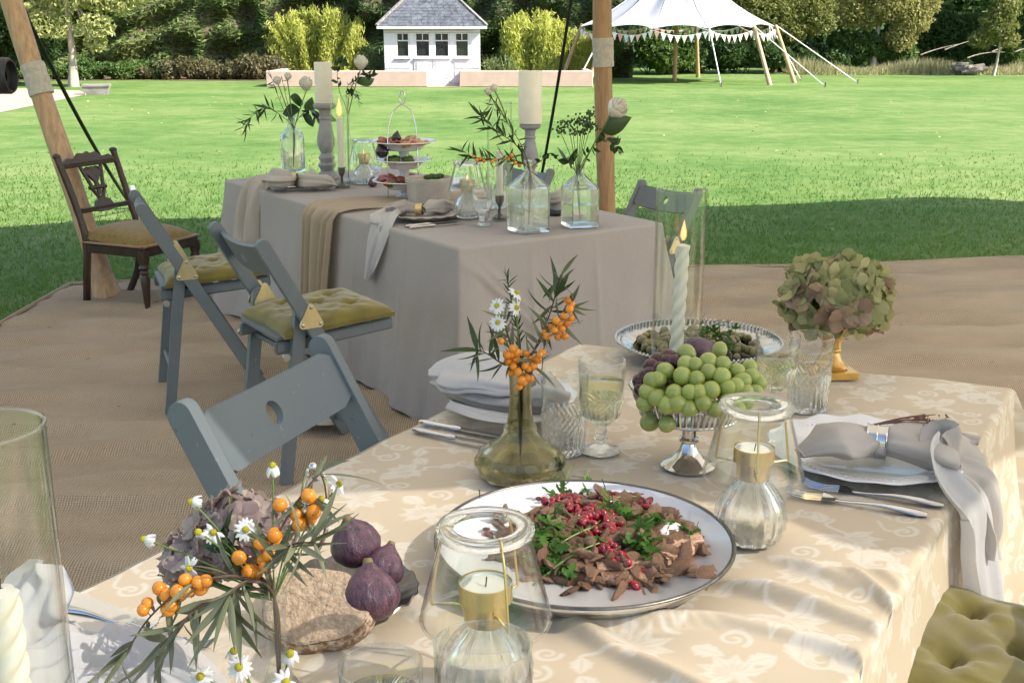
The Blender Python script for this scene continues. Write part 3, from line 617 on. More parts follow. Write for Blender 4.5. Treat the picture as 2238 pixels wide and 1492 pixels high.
def rope(label, a, b, r, cap=True):
    a, b = V(*a), V(*b); t = thing('guy_rope', label, 'rope', b); q = [(a - b) * k - V(0, 0, .10 * 4 * k * (1 - k)) for k in np.linspace(1, 0, 14)]
    MB().tube(q, r, 8).build('rope', 'black_rope', t); MB().tube([(0, .02, .16), (0, -.03, -.15)], .011, 8).build('stake', 'rope_metal', t)
    if cap: MB().lathe([(.0, .22), (.02, .21), (.03, .17), (.022, .14), (0, .13)], 12).build('white_cap', 'white_paint', t); MB().lathe([(.03, .1), (.045, .1), (.045, .13), (.03, .13)], 12, loop=True).build('ring', 'rope_metal', t)
rope('black guy rope running down past the antique chair to the lawn', gy(12, -60, 7.0), g(293, 458, 0), .0145)
rope('black guy rope slanting down behind the far table candles', gy(1272, -160, 8.3), g(1168, 462, 0), .0125, False)

# ------------------------------------------------------------------ tables
M('table_wood', (.30, .2, .12), .6, var=.25, scale=6, stretch=(.3, 2, 2))
A_, B_, L_ = V(*g(1268, 752)), V(*g(2205, 846)), V(*g(165, 1300))
DL = norm(L_ - A_); DW = B_ - A_; WN = np.linalg.norm(DW); DW = DW / WN; LN = 2.25
def damask_tile(n=420):
    y, x = np.mgrid[0:n, 0:n] / n; T = np.zeros((n, n))
    def seg(p, q, w0, w1, val):
        p, q = V(*p), V(*q); d = q - p; L2 = d @ d + 1e-12
        px, py = (x - p[0] + .5) % 1 - .5, (y - p[1] + .5) % 1 - .5; ok = np.hypot(px, py) < math.sqrt(L2) + w0 + w1; px, py = px[ok], py[ok]
        u = np.clip((px * d[0] + py * d[1]) / L2, 0, 1); dd = np.hypot(px - u * d[0], py - u * d[1]); t_ = T[ok]; t_[dd < (w0 + (w1 - w0) * u)] = val; T[ok] = t_
    def curve(pts, w0, w1, val):
        for i in range(len(pts) - 1): k = i / (len(pts) - 1); k2 = (i + 1) / (len(pts) - 1); seg(pts[i], pts[i + 1], w0 + (w1 - w0) * k, w0 + (w1 - w0) * k2, val)
    def leaf(p, a, L, W, val=1., teeth=4):
        c, s = math.cos(a), math.sin(a)
        if 1:
            if 1:
                dx, dy = (x - p[0] + .5) % 1 - .5, (y - p[1] + .5) % 1 - .5
                X = dx * c + dy * s; Y = -dx * s + dy * c; u = X / L
                w = W * np.sin(np.clip(u, 0, 1) ** .75 * PI) * (1 - .28 * np.abs(((u * teeth) % 1) - .15))
                ins = (u > 0) & (u < 1); T[ins & (np.abs(Y) < w)] = val; T[ins & (np.abs(Y) < .0035) & (u > .12) & (u < .85)] = .25; T[ins & (np.abs(np.abs(Y) - w * .82) < .0025)] = .55
    def spiral(p, a, r, turn, w):
        k = np.linspace(0, 1, 26); an = a + turn * 2 * PI * k * 1.35; rr = r * (1 - .8 * k); q = np.stack([p[0] + np.cos(an) * rr, p[1] + np.sin(an) * rr], 1); curve(q, w, w * .6, .9)
    def flower(p, a, r, np_=7):
        for i in range(np_): leaf(p, a + (i - (np_ - 1) / 2) * (4.4 / np_), r * (1 - .05 * abs(i - np_ // 2)), r * .25, 1., 2)
        for i in range(np_): leaf(p, a + (i - (np_ - 1) / 2) * (3.2 / np_), r * .55, r * .10, .6, 1)
        curve([(p[0] + math.cos(a + PI) * r * q, p[1] + math.sin(a + PI) * r * q + .04 * math.sin(q * 6)) for q in np.linspace(0, 1.3, 8)], .013, .009, .9)
    for (p, a, r) in (((.28, .30), .6, .21), ((.76, .80), 2.4, .2), ((.80, .25), 4., .16), ((.25, .80), 5.4, .16)): flower(p, a, r)
    for k, (p, a, r, tn) in enumerate((((.53, .16), 1, .075, 1), ((.10, .55), 3, .07, -1), ((.55, .53), 5, .085, 1), ((.93, .52), 2, .06, -1), ((.5, .9), .5, .075, -1), ((.04, .05), 4, .06, 1), ((.36, .58), 2, .05, 1))): spiral(p, a, r, tn, .0125)
    for p, a, L, W in (((.42, .42), 1.2, .17, .055), ((.42, .42), .2, .17, .055), ((.62, .66), 3.8, .14, .04), ((.9, .66), .4, .13, .035), ((.12, .14), 3.6, .13, .04), ((.6, .36), 5.6, .13, .04), ((.40, .70), 1.9, .12, .035), ((.05, .72), .9, .13, .035), ((.66, .03), 1.4, .13, .04), ((.92, .40), 3.9, .12, .03), ((.55, .72), .3, .10, .03), ((.16, .94), 2.5, .11, .03)): leaf(p, a, L * 1.15, W * 1.45)
    for pts in ([(.28, .30), (.38, .44), (.55, .46), (.62, .55)], [(.76, .80), (.66, .68), (.55, .62), (.45, .60)], [(.8, .25), (.7, .36), (.6, .36)], [(.25, .8), (.36, .7), (.5, .8), (.5, .9)], [(.0, .4), (.1, .46), (.1, .55)], [(.8, .25), (.9, .36), (.96, .46)]): curve(spline(pts, 6), .009, .007, .85)
    for _ in range(2): T = (T + np.roll(T, 1, 0) + np.roll(T, -1, 0) + np.roll(T, 1, 1) + np.roll(T, -1, 1)) / 5
    return T
DT = damask_tile()
def damask_at(U, Vv, size=.32):
    n = DT.shape[0]; a = (U / size) % 1 * n; b = (Vv / size) % 1 * n; i = a.astype(int); j = b.astype(int); fa, fb = a - i, b - j
    q = lambda di, dj: DT[(i + di) % n, (j + dj) % n]
    return q(0, 0) * (1 - fa) * (1 - fb) + q(1, 0) * fa * (1 - fb) + q(0, 1) * (1 - fa) * fb + q(1, 1) * fa * fb
def damask_material():
    m, nt, b = new_mat('damask'); at = nt.nodes.new('ShaderNodeAttribute'); at.attribute_name = 'weave'
    n = _noise(nt, 6., 3); fine = _noise(nt, 900., 2); gr = _mix(nt, (.515, .425, .30), (.57, .475, .34), n); mo = _mix(nt, (.625, .565, .465), (.67, .61, .505), n)
    cc = _mix(nt, gr, mo, at.outputs['Fac']); nt.links.new(cc, b.inputs['Base Color'])
    nt.links.new(_math(nt, 'SUBTRACT', .68, _math(nt, 'MULTIPLY', at.outputs['Fac'], .2)), b.inputs['Roughness']); b.inputs['Specular IOR Level'].default_value = .35; b.inputs['Sheen Weight'].default_value = .15
    _bump(nt, _math(nt, 'ADD', _math(nt, 'MULTIPLY', at.outputs['Fac'], .6), _math(nt, 'MULTIPLY', fine, .4)), .35, .0009, b.inputs['Normal'])
damask_material()
def tab(p):                                        # picture point on the near table -> (across, along) metres
    q = V(*g(*p)) - A_; return np.linalg.solve(np.stack([DW[:2], DL[:2]], 1), q[:2])
def ridge(Sx, Tx, pts, h, w_near, w_far):
    P = np.array([tab(p) for p in pts]); P = spline(np.c_[P, 0 * P[:, 0]], 6)[:, :2]; best = np.full(Sx.shape, 9.); sgn = np.zeros_like(best); kk = np.zeros_like(best)
    for i in range(len(P) - 1):
        p, d = P[i], P[i + 1] - P[i]; L2 = d @ d; u = np.clip(((Sx - p[0]) * d[0] + (Tx - p[1]) * d[1]) / L2, 0, 1); ex, ey = Sx - p[0] - u * d[0], Tx - p[1] - u * d[1]; dd = np.hypot(ex, ey); m_ = dd < best
        best[m_] = dd[m_]; sgn[m_] = np.sign(d[0] * ey - d[1] * ex)[m_]; kk[m_] = ((i + u) / (len(P) - 1))[m_]
    w = np.where(sgn > 0, w_near, w_far); return h * np.exp(-(best / w) ** 2) * np.clip(kk * 5, 0, 1) * (.8 + .2 * np.sin(kk * 9))
def near_cloth():
    ss = np.concatenate([np.arange(-.28, 0, .01), np.arange(0, WN + .56, .0027)]); tt = np.concatenate([np.arange(-.3, 0, .01), np.arange(0, 1.62, .0027), np.arange(1.62, LN, .012)])
    S_, T_ = np.meshgrid(ss, tt, indexing='ij'); sc_, tc_ = np.clip(S_, 0, WN), np.clip(T_, 0, LN); ds, dt = S_ - sc_, T_ - tc_; dist = np.hypot(ds, dt) + 1e-9
    r = .014; arc = np.minimum(dist / r, PI / 2); drop = np.where(dist < r * PI / 2, r * (1 - np.cos(arc)), r + dist - r * PI / 2); out = np.where(dist < r * PI / 2, r * np.sin(arc), r)
    fold = .5 + .5 * np.sin(T_ * 17 + 1.2 * np.sin(T_ * 7)); out = out + np.clip(drop - .02, 0, 1) * (.10 + .16 * fold * np.clip(drop * 2, 0, 1)) + np.clip(drop, 0, .3) * np.where((np.abs(ds) > 0) & (np.abs(dt) > 0), .35, 0)
    ux, ut = ds / dist, dt / dist; a = sc_ + ux * out; b = tc_ + ut * out; z = .75 - drop
    s8, t8 = np.linspace(ss[0], ss[-1], 240), np.linspace(tt[0], tt[-1], 330); Sc, Tc = np.meshgrid(s8, t8, indexing='ij'); bc = np.zeros_like(Sc)
    for pts, h, wn, wf in (([(1530, 1272), (1640, 1300), (1780, 1340), (1900, 1378), (1965, 1405), (1992, 1460), (2000, 1560)], .030, .008, .032), ([(1230, 1362), (1390, 1372), (1560, 1368), (1720, 1395), (1860, 1440), (1930, 1492), (1950, 1600)], .025, .008, .034), ([(1180, 1350), (1270, 1385), (1345, 1430), (1420, 1470), (1600, 1560)], .026, .011, .026), ([(1650, 1212), (1760, 1245), (1880, 1290), (1965, 1335), (2010, 1400), (2020, 1480)], .020, .012, .026), ([(1820, 1250), (1900, 1290), (1960, 1345), (1990, 1420)], .016, .009, .012), ([(880, 1325), (960, 1375), (1010, 1440)], .006, .012, .02), ([(620, 1085), (760, 1078), (900, 1088)], .004, .02, .03), ([(1900, 1240), (1960, 1275), (2000, 1330), (2030, 1420)], .009, .009, .012)):
        bc += ridge(Sc, Tc, pts, h, wn, wf)
    bump = np.stack([np.interp(ss, s8, c_) for c_ in bc.T], 1); bump = np.stack([np.interp(tt, t8, r_) for r_ in bump], 0)
    bump += .0012 * (np.sin(S_ * 23 + T_ * 9) + np.sin(T_ * 31 - S_ * 13)); z = z + bump * np.where(drop > .02, .3, 1)
    P = A_[None, None] + a[..., None] * DW + b[..., None] * DL; P[..., 2] = z; m = MB(); m.grid(P[:, ::-1]); me = m.mesh('damask_cloth', 'damask', angle=180)
    at = me.attributes.new('weave', 'FLOAT', 'POINT'); at.data.foreach_set('value', damask_at(S_ + .12, T_ + .05)[:, ::-1].ravel().astype(np.float32)); o = put('damask_tablecloth', me)
    return tag(o, 'cream damask cloth with woven leaves covering the near table', 'tablecloth')
near_cloth()
def table_under(label, o, dw, w, dl, l):
    t = thing('table', label, 'table', V(*o) * (1, 1, 0)); fr = np.stack([dw, dl, V(0, 0, 1)], 1); c = dw * w / 2 + dl * l / 2
    MB().box((c[0], c[1], .728), (w - .01, l - .01, .03), fr).build('table_top', 'table_wood', t)
    for a in (.07, w - .07):
        for b in (.09, l - .09): q = dw * a + dl * b; MB().box((q[0], q[1], .365), (.06, .06, .69), fr).build('leg', 'table_wood', t)
table_under('long wooden table beneath the cream damask cloth', A_, DW, WN, DL, LN)
# folded hem of the cloth end at the lower left, and the plain under cloth it shows
cloth_mat('linen_cream', (.66, .60, .50), (.72, .665, .56), slub=40)
cloth_mat('linen_grey', (.50, .465, .43), (.57, .53, .49), slub=40, trans=.2)
cloth_mat('linen_white', (.58, .57, .575), (.65, .64, .64), slub=40, trans=.25)
cloth_mat('linen_mauve', (.37, .338, .325), (.435, .405, .388), slub=24, trans=.12, bump=.35)
cloth_mat('gauze', (.50, .42, .31), (.58, .49, .37), slub=60, trans=.3, bump=.6)
cloth_mat('blanket', (.45, .40, .36), (.52, .47, .42), slub=30)
q0, q1, q2, q3 = tab((163, 1304)), tab((490, 1442)), tab((470, 1560)), tab((20, 1480)); G = []
for u in np.linspace(0, 1, 24):
    row = []
    for w in np.linspace(0, 1, 14):
        a = q0 + (q1 - q0) * u; b = q3 + (q2 - q3) * u; c = a + (b - a) * w; p = A_ + DW * c[0] + DL * c[1]; p[2] = .7555 + .004 * math.sin(u * 5) * math.exp(-w * 9) + .005 * math.exp(-(w * 14) ** 2); row.append(p)
    G.append(row)
tag(MB().grid(np.array(G)[::-1]).build('under_cloth', 'linen_cream', angle=180), 'plain cream cloth end turned over at the near table left corner', 'cloth')

# far table, cloth to the ground
C_, D_, E_ = V(*g(1003, 541)), V(*g(497, 393)), V(*g(1442, 487)); DB = norm(D_ - C_); LB = np.linalg.norm(D_ - C_); DE = norm(E_ - C_); WB = np.linalg.norm(E_ - C_)
table_under('long table hidden under the floor length mauve cloth', C_, DE, WB, DB, LB)
def far_cloth():
    t = thing('long_tablecloth', 'floor length mauve linen cloth on the far table', 'tablecloth', C_ * (1, 1, 0)); r = .016
    per = [(0, LB), (0, 0), (WB, 0), (WB, LB)]; n = 760; tot = 2 * (LB + WB); pts = []; nor = []; dsts = np.linspace(0, tot, n, endpoint=False); segs = [(V(0, LB), V(0, -1), LB, V(-1, 0)), (V(0, 0), V(1, 0), WB, V(0, -1)), (V(WB, 0), V(0, 1), LB, V(1, 0)), (V(WB, LB), V(-1, 0), WB, V(0, 1))]
    wx = []; along = []
    for d in dsts:
        k = 0
        while d > segs[k][2]: d -= segs[k][2]; k += 1
        p, u, L, nn = segs[k]; pts.append(p + u * d); cr = .06; q = nn.copy()
        if d < cr: q = norm(nn + segs[(k - 1) % 4][3] * (1 - d / cr))
        if d > L - cr: q = norm(nn + segs[(k + 1) % 4][3] * (1 - (L - d) / cr))
        nor.append(q); wx.append((k, d))
    pts, nor = np.array(pts), np.array(nor); rows = []; lv = np.concatenate([np.linspace(0, PI / 2, 5)[:-1] * r, np.linspace(r * PI / 2, .74, 40)])
    for s in lv:
        o = r * math.sin(min(s / r, PI / 2)); z = .752 - (r * (1 - math.cos(s / r)) if s < r * PI / 2 else r + s - r * PI / 2); dn = max(0, s - .03); out = np.full(n, o)
        for i, (k, d) in enumerate(wx):
            L = segs[k][2]; a = dn * (.10 + .02 * k); f = .5 + .5 * math.sin(d * (9 + 2 * k) + 1.3 * math.sin(d * 4 + k)); out[i] += a * .6 + dn * .075 * f * f + .006 * math.sin(d * 37 + dn * 6) * dn
            cd = min(d, L - d); out[i] += dn * .10 * math.exp(-(cd / .10) ** 2)
            for cd_ in ((.55, 1.1, 1.65, 2.1) if k == 0 else (.33, .66)): out[i] += .006 * math.exp(-((d - cd_) / .012) ** 2) * min(1, dn * 6)   # ironed folds
            if k == 1:   # diagonal creases falling from the corner
                for off, h in ((.0, .012), (.055, .008)): e = (dn - .02) - (d - off) * .95; out[i] += h * math.exp(-(e / .018) ** 2) * (d < .42) * min(1, dn * 9)
        q = pts + nor * out[:, None]; rows.append(np.c_[q, np.full(n, max(z, .012 + .006 * math.sin(3)))])
    G = np.array(rows); top = []
    for f in (.02, .3, .7, .985): top.append(np.c_[pts[:, 0] * f + (1 - f) * WB / 2, pts[:, 1] * f + (1 - f) * LB / 2, np.full(n, .752)])
    G = np.concatenate([np.array(top), G]); P = G[..., :1] * DE + G[..., 1:2] * DB; P[..., 2] = G[..., 2]; m = MB(); m.grid(P, wrap=True); m.f.append(tuple(range(n))[::-1]); m.build('cloth', 'linen_mauve', t, angle=180)
    for dd in (.62, .94):  # ironed fold lines down the side
        q = DB * dd; 
far_cloth()
def far(a, b, z=.753): p = C_ + DE * a + DB * b; return Vector((p[0], p[1], z))

# ------------------------------------------------------------------ chairs
def paint_material():
    m, nt, b = new_mat('chair_paint'); n1 = _noise(nt, 7., 4); n2 = _noise(nt, 55., 5, .7); n3 = _noise(nt, 30., 2, .5, stretch=(1, 1, .06))
    c = _mix(nt, (.105, .130, .148), (.145, .172, .190), n1); sf = _ramp(nt, n2, [(.66, (0, 0, 0)), (.70, (1, 1, 1))]); c = _mix(nt, c, (.26, .29, .30), _math(nt, 'MULTIPLY', sf, .7)); dk = _ramp(nt, _noise(nt, 40., 5, .75), [(.30, (1, 1, 1)), (.34, (0, 0, 0))]); c = _mix(nt, c, (.07, .06, .05), _math(nt, 'MULTIPLY', dk, .7))
    nt.links.new(c, b.inputs['Base Color']); nt.links.new(_math(nt, 'ADD', _math(nt, 'MULTIPLY', n1, .3), .3), b.inputs['Roughness']); bp = _bump(nt, _math(nt, 'ADD', _math(nt, 'MULTIPLY', n3, .8), _math(nt, 'MULTIPLY', n2, .4)), .25, .0025, b.inputs['Normal']); bv = nt.nodes.new('ShaderNodeBevel'); bv.samples = 4; bv.inputs[0].default_value = .004; nt.links.new(bv.outputs[0], bp.inputs['Normal'])
paint_material()
M('brass_plate', (.72, .62, .36), .38, metal=.85, var=.08)
M('steel_screw', (.45, .45, .44), .35, metal=1.)
M('mustard_velvet', (.135, .112, .015), .8, var=.22, scale=9, sheen=.35, bump=.2, bscale=160)
M('mustard_wool', (.20, .135, .036), .9, var=.2, scale=60, bump=.5, bscale=420, sheen=.2)
M('walnut', (.040, .018, .012), .38, var=.35, scale=12, stretch=(1, 1, .3), coat=.2)
M('walnut_trim', (.30, .18, .10), .5, var=.2)
def cushion_mb(w, d, h, tuft):
    n = 44; G = []
    xs = np.linspace(-1, 1, n); X, Y = np.meshgrid(xs, xs, indexing='ij'); edge = (1 - np.abs(X) ** 5) * (1 - np.abs(Y) ** 5); H = h * (.25 + .75 * edge ** .45)
    for tx, ty in tuft:
        q = np.hypot(X - tx, Y - ty); an = np.arctan2(Y - ty, X - tx); H -= h * .55 * np.exp(-(q / .10) ** 2) + h * .12 * np.exp(-(q / .36) ** 2) * (.6 + .4 * np.sin(an * 7 + tx * 5))
    H += h * .07 * np.sin(X * 13 + Y * 3) * np.sin(Y * 9) * edge; k = 1 - .06 * (1 - np.abs(X * Y)) * (np.maximum(np.abs(X), np.abs(Y)) > .7)
    T = np.stack([X * w / 2 * k, Y * d / 2 * k, H], 2); Bm = np.stack([X * w / 2 * k, Y * d / 2 * k, 0 * H], 2)[:, ::-1]; m = MB(); m.grid(T); m.grid(Bm)
    for sl in ((0, slice(None)), (-1, slice(None)), (slice(None), 0), (slice(None), -1)):
        a = T[sl]; b = a * (1, 1, 0); q = np.stack([a, b]); m.grid(q)
    return m
CH = {}
def chair_meshes():
    ut, uf = V(-.055, .775), V(.40, 0.)                # upright: top and foot in (x, z)
    ud = norm(np.append(uf - ut, 0)[[0, 2, 1]])
    for s in (-1, 1):
        m = MB(); y = s * .20; a, b = V(ut[0], y, ut[1] - .02), V(uf[0], y, 0); m.beam(a, b, .024, .040, up=(0, 1, 0), bev=.005) if 0 else None
        d = norm(b - a); nn = V(-d[2], 0, d[0]); L = np.linalg.norm(b - a); pol = [(0 + .022 * (1 - math.sin(q)), .022 * math.cos(q)) for q in np.linspace(0, PI, 9)] + [(L, -.022), (L, .022)]
        pol = [(p[0], p[1]) for p in pol]; m.prism(pol, .024, [d, nn, (0, 1, 0)], a); CH['up%d' % s] = m.mesh('upright', 'chair_paint', angle=35)
        m = MB(); y = s * .172; a, b = V(.082, y, .545), V(0, y, 0); d = norm(b - a); nn = V(-d[2], 0, d[0]); L = np.linalg.norm(b - a); pol = [(.021 * (1 - math.sin(q)), .021 * math.cos(q)) for q in np.linspace(0, PI, 9)] + [(L, -.019), (L, .019)]
        m.prism(pol, .024, [d, nn, (0, 1, 0)], a); CH['rl%d' % s] = m.mesh('rear_leg', 'chair_paint', angle=35)
        m = MB(); yy = s * .214; o = V(.098, yy, .515); pol = []
        for q in range(3):
            an = PI / 2 + q * 2 * PI / 3; cx, cz = .034 * math.cos(an), .034 * math.sin(an)
            for w in np.linspace(-PI / 3, PI / 3, 5): pol.append((cx + .011 * math.cos(an + w), cz + .011 * math.sin(an + w)))
        m.prism(pol, .003, [(1, 0, 0), (0, 0, 1), (0, s, 0)], o); CH['pl%d' % s] = m.mesh('hinge_plate', 'brass_plate', angle=35)
        for q in range(3): m = MB(); an = PI / 2 + q * 2 * PI / 3; m.ball(o + V(.034 * math.cos(an), s * .002, .034 * math.sin(an)), (.006, .003, .006), 8, 5); CH['sc%d%d' % (s, q)] = m.mesh('rivet', 'steel_screw')
        m = MB(); m.beam((-.0, s * .147, .425), (.415, s * .147, .452), .022, .036, bev=.004); CH['rail%d' % s] = m.mesh('seat_rail', 'chair_paint')
        m = MB(); m.tube([(.018, s * .186, .405), (.018, s * .196, .405)], .012, 10); CH['bolt%d' % s] = m.mesh('bolt', 'steel_screw')
    # bent back board with a finger hole
    m = MB(); d = norm(V(uf[0] - ut[0], 0, uf[1] - ut[1])); nn = V(d[2], 0, -d[0]); nn = nn if nn[0] < 0 else -nn; o = V(ut[0], 0, ut[1]) + d * .095; hw, hh, th = .190, .050, .014; na, nrr = 64, 9
    def P(y, x, off): return o + d * x + V(0, 1, 0) * y + nn * (.022 * (1 - (y / .19) ** 2) + off)
    an = np.arange(na) * 2 * PI / na; lay = []
    for off in (th / 2, -th / 2):
        G = []
        for r in np.linspace(0, 1, nrr):
            row = []
            for a in an:
                c, s_ = math.cos(a), math.sin(a); k = min(hw / (abs(c) + 1e-9), hh / (abs(s_) + 1e-9)); h0 = V(.019 * c, .019 * s_); h1 = V(c * k, s_ * k); q = h0 + (h1 - h0) * r ** 1.3; row.append(P(q[0], q[1], off))
            G.append(row)
        lay.append(np.array(G)); m.grid(lay[-1] if off > 0 else lay[-1][::-1], wrap=True)
    for e_ in (0, -1): m.grid(np.stack([lay[0][e_], lay[1][e_]]) if e_ == 0 else np.stack([lay[1][e_], lay[0][e_]]), wrap=True)
    CH['board'] = m.mesh('back_board', 'chair_paint', angle=35)
    for nm, (x, z, y, r) in dict(rod_a=(.022, .15, .165, .009), rod_b=(.06, .40, .165, .009), rod_c=(.315, .14, .195, .009), rod_d=(.36, .07, .195, .009)).items():
        m = MB(); m.tube([(x, -y, z), (x, y, z)], r, 10); CH[nm] = m.mesh('stretcher', 'chair_paint')
    for k in range(6): m = MB(); x = .03 + k * .07; m.box((x, 0, .452 + x * .064), (.052, .316, .012), bev=.003); CH['slat%d' % k] = m.mesh('seat_slat', 'chair_paint')
    CH['cush'] = cushion_mb(.42, .40, .058, [(-.42, -.42), (.42, -.42), (-.42, .42), (.42, .42), (0, 0)]).mesh('cushion', 'mustard_velvet', angle=180)
chair_meshes()
def folding_chair(label, x, y, face, cushion=None, scale=1.):
    t = thing('folding_chair', label, 'chair', (x, y, .012), face, 'grey folding chairs round the tables'); t.scale = (1.08 * scale, 1.08 * scale, 1.17 * scale)
    for s in (-1, 1):
        put('upright', CH['up%d' % s], t); put('rear_leg', CH['rl%d' % s], t); put('hinge_plate', CH['pl%d' % s], t, loc=(0, -s * .0565, 0)); p = put('hinge_plate', CH['pl%d' % s], t); [put('rivet', CH['sc%d%d' % (s, q_)], p) for q_ in range(3)]; put('seat_rail', CH['rail%d' % s], t); put('bolt', CH['bolt%d' % s], t)
    put('back_board', CH['board'], t)
    for k in 'abcd': put('stretcher', CH['rod_' + k], t)
    for k in range(6): put('seat_slat', CH['slat%d' % k], t)
    if cushion:
        c = put('seat_cushion', CH['cush']); c.parent = None; c.matrix_world = t.matrix_basis @ Matrix.Translation((.21, 0, .458)) @ Matrix.Rotation(-.06, 4, 'Y') if 0 else Matrix.Translation((x, y, .012)) @ Matrix.Rotation(face, 4, 'Z') @ Matrix.Translation((.232, 0, .548 * scale)) @ Matrix.Rotation(-.065, 4, 'Y')
        tag(c, cushion, 'cushion', 'mustard tufted seat cushions')
    return t
def foot_mid(p0, p1): a, b = g(*p0, 0), g(*p1, 0); return (a + b) / 2, math.atan2((b - a).x, -(b - a).y)
_p = (g(520, 1003, 0) + g(645, 1072, 0)) / 2; folding_chair('grey folding chair at the near corner of the far table', _p.x, _p.y, math.atan2(.56, .83), 'mustard tufted cushion on the folding chair nearest the mauve cloth')
_p = Vector((-1.495, 4.71, 0)); folding_chair('grey folding chair beside the antique chair', _p.x, _p.y, math.atan2(.36, .93), 'mustard tufted cushion on the folding chair beside the antique chair')
_nf = norm(V(DL[1], -DL[0], 0)); _nf = _nf if _nf @ DW > 0 else -_nf
_bc = V(*g(624, 922, .845)); _q = _bc + _nf * .0; folding_chair('grey folding chair in front, tucked against the near table', _q[0], _q[1], R(-21), None, 1.06)
_pc = g(2240, 1500, .55); _cr = math.atan2(-_nf[1], -_nf[0])
_oc = _pc - Vector((math.cos(_cr), math.sin(_cr), 0)) * .215; folding_chair('grey folding chair at the lower right of the near table', _oc.x, _oc.y, _cr, 'bright mustard tufted cushion at the lower right corner', 1.)
_fe = math.atan2(-DE[1], -DE[0])
for (a, b, lab) in ((.42, .46, 'grey folding chair behind the glass cylinder with the burning candle'), (.30, 1.5, 'grey folding chair behind the square glass bottles')):
    q = far(WB + a, b, 0); folding_chair(lab, q.x, q.y, _fe, None, .93)
    # back cover hung over the chair

# antique chair
def antique():
    a, b = g(206, 668, 0), g(298, 637, 0); f_ = Vector((.905, -.425, 0)).normalized(); o = (a + b) / 2; rz = math.atan2(f_.y, f_.x); t = thing('antique_chair', 'antique carved walnut chair with mustard upholstered seat', 'chair', (o.x, o.y, .012), rz); W = .195; t.scale = (1.12, 1.08, .94)
    for s in (-1, 1):
        P = spline([(-.045, s * (W - .03), .0), (.0, s * W, .16), (.02, s * W, .40), (-.03, s * W, .62), (-.115, s * (W + .01), .90)], 6); MB().tube(P, np.linspace(.021, .018, len(P)), 6).build('rear_upright', 'walnut', t, angle=50)
        MB().ball((-.118, s * (W + .01), .905), (.022, .022, .018), 10, 6).build('finial', 'walnut', t)
        m = MB(); m.lathe([(0, 0), (.012, .0), (.017, .012), (.013, .03), (.016, .05), (.020, .12), (.026, .2), (.018, .225), (.027, .24), (.018, .255), (.03, .27), (.022, .29), (.03, .32), (.027, .37)], 14, (.40, s * .2, 0)); m.build('front_leg', 'walnut', t)
        m = MB(); m.ball((.40, s * .2, .014), (.018, .01, .018), 8, 6); m.build('castor', 'brass_plate', t)
        m = MB(); m.beam((-.0, s * W, .355), (.40, s * .205, .36), .026, .055, bev=.004); m.build('seat_rail', 'walnut', t); m = MB(); m.beam((.0, s * (W + .004), .392), (.41, s * .209, .397), .03, .014, bev=.004); m.build('seat_trim', 'walnut_trim', t)
    MB().beam((.405, -.21, .36), (.405, .21, .36), .026, .055, up=(0, 0, 1)).build('seat_rail', 'walnut', t); MB().beam((.412, -.215, .397), (.412, .215, .397), .03, .014).build('seat_trim', 'walnut_trim', t); MB().beam((0, -W, .36), (0, W, .36), .026, .05).build('seat_rail', 'walnut', t)
    n = 26; xs = np.linspace(-1, 1, n); X, Y = np.meshgrid(xs, xs, indexing='ij'); H = .398 + .085 * ((1 - np.abs(X) ** 3.2) * (1 - np.abs(Y) ** 3.2)) ** .42 - .02 * X; G = np.stack([.205 + X * .212, Y * (.207 + .008 * X), H], 2); m = MB(); m.grid(G); m.grid((G * (1, 1, 0) + (0, 0, .39))[:, ::-1]); m.build('upholstered_seat', 'mustard_wool', t, angle=180)
    bk = lambda y, z: V(-.03 - .085 * (z - .62) / .28, y, z)           # point on the back plane
    fr = [(0, 1, 0), norm(bk(0, .9) - bk(0, .62)), norm(np.cross((0, 1, 0), norm(bk(0, .9) - bk(0, .62))))]
    for z, w, h in ((.845, .2, .034), (.575, .19, .03)): MB().beam(bk(-w, z), bk(w, z), .022, h).build('cross_rail', 'walnut', t)
    cr = [(-.19, .0), (-.15, .03), (-.10, .022), (-.06, .055), (-.02, .048), (0, .062), (.02, .048), (.06, .055), (.10, .022), (.15, .03), (.19, .0)]; MB().prism([(p[0], p[1] + .012) for p in cr], .018, fr, bk(0, .845)).build('carved_crest', 'walnut', t)
    # openwork splat: two bowed straps, scroll head, collar, foot palmette
    sp = thing('splat', '', ''); del sp['label']; del sp['category']; sp.parent = t
    for s in (-1, 1): MB().tube([bk(s * y, z) for y, z in spline([(.075, .83, 0), (.062, .78, 0), (.045, .72, 0), (.045, .695, 0), (.022, .65, 0), (.012, .62, 0)], 5)[:, :2]], .0105, 7).build('strap', 'walnut', sp); MB().tube([bk(s * .03 + .026 * math.cos(q), .795 + .022 * math.sin(q)) for q in np.linspace(0, 5.6, 16)], .009, 6).build('scroll', 'walnut', sp)
    MB().tube([bk(-.058, .698), bk(.058, .698)], .014, 8).build('collar', 'walnut', sp); MB().prism([(.0, -.05), (.03, -.01), (.05, .03), (.022, .05), (0, .062), (-.022, .05), (-.05, .03), (-.03, -.01)], .016, fr, bk(0, .765)).build('shield', 'walnut', sp)
    MB().prism([(-.075, -.028), (-.05, .03), (-.02, .045), (0, .06), (.02, .045), (.05, .03), (.075, -.028), (.03, -.04), (-.03, -.04)], .018, fr, bk(0, .59)).build('palmette', 'walnut', sp)
    MB().prism([(-.012, 0), (.012, 0), (.012, .09), (-.012, .09)], .012, fr, bk(0, .65)).build('spindle', 'walnut', sp)
antique()
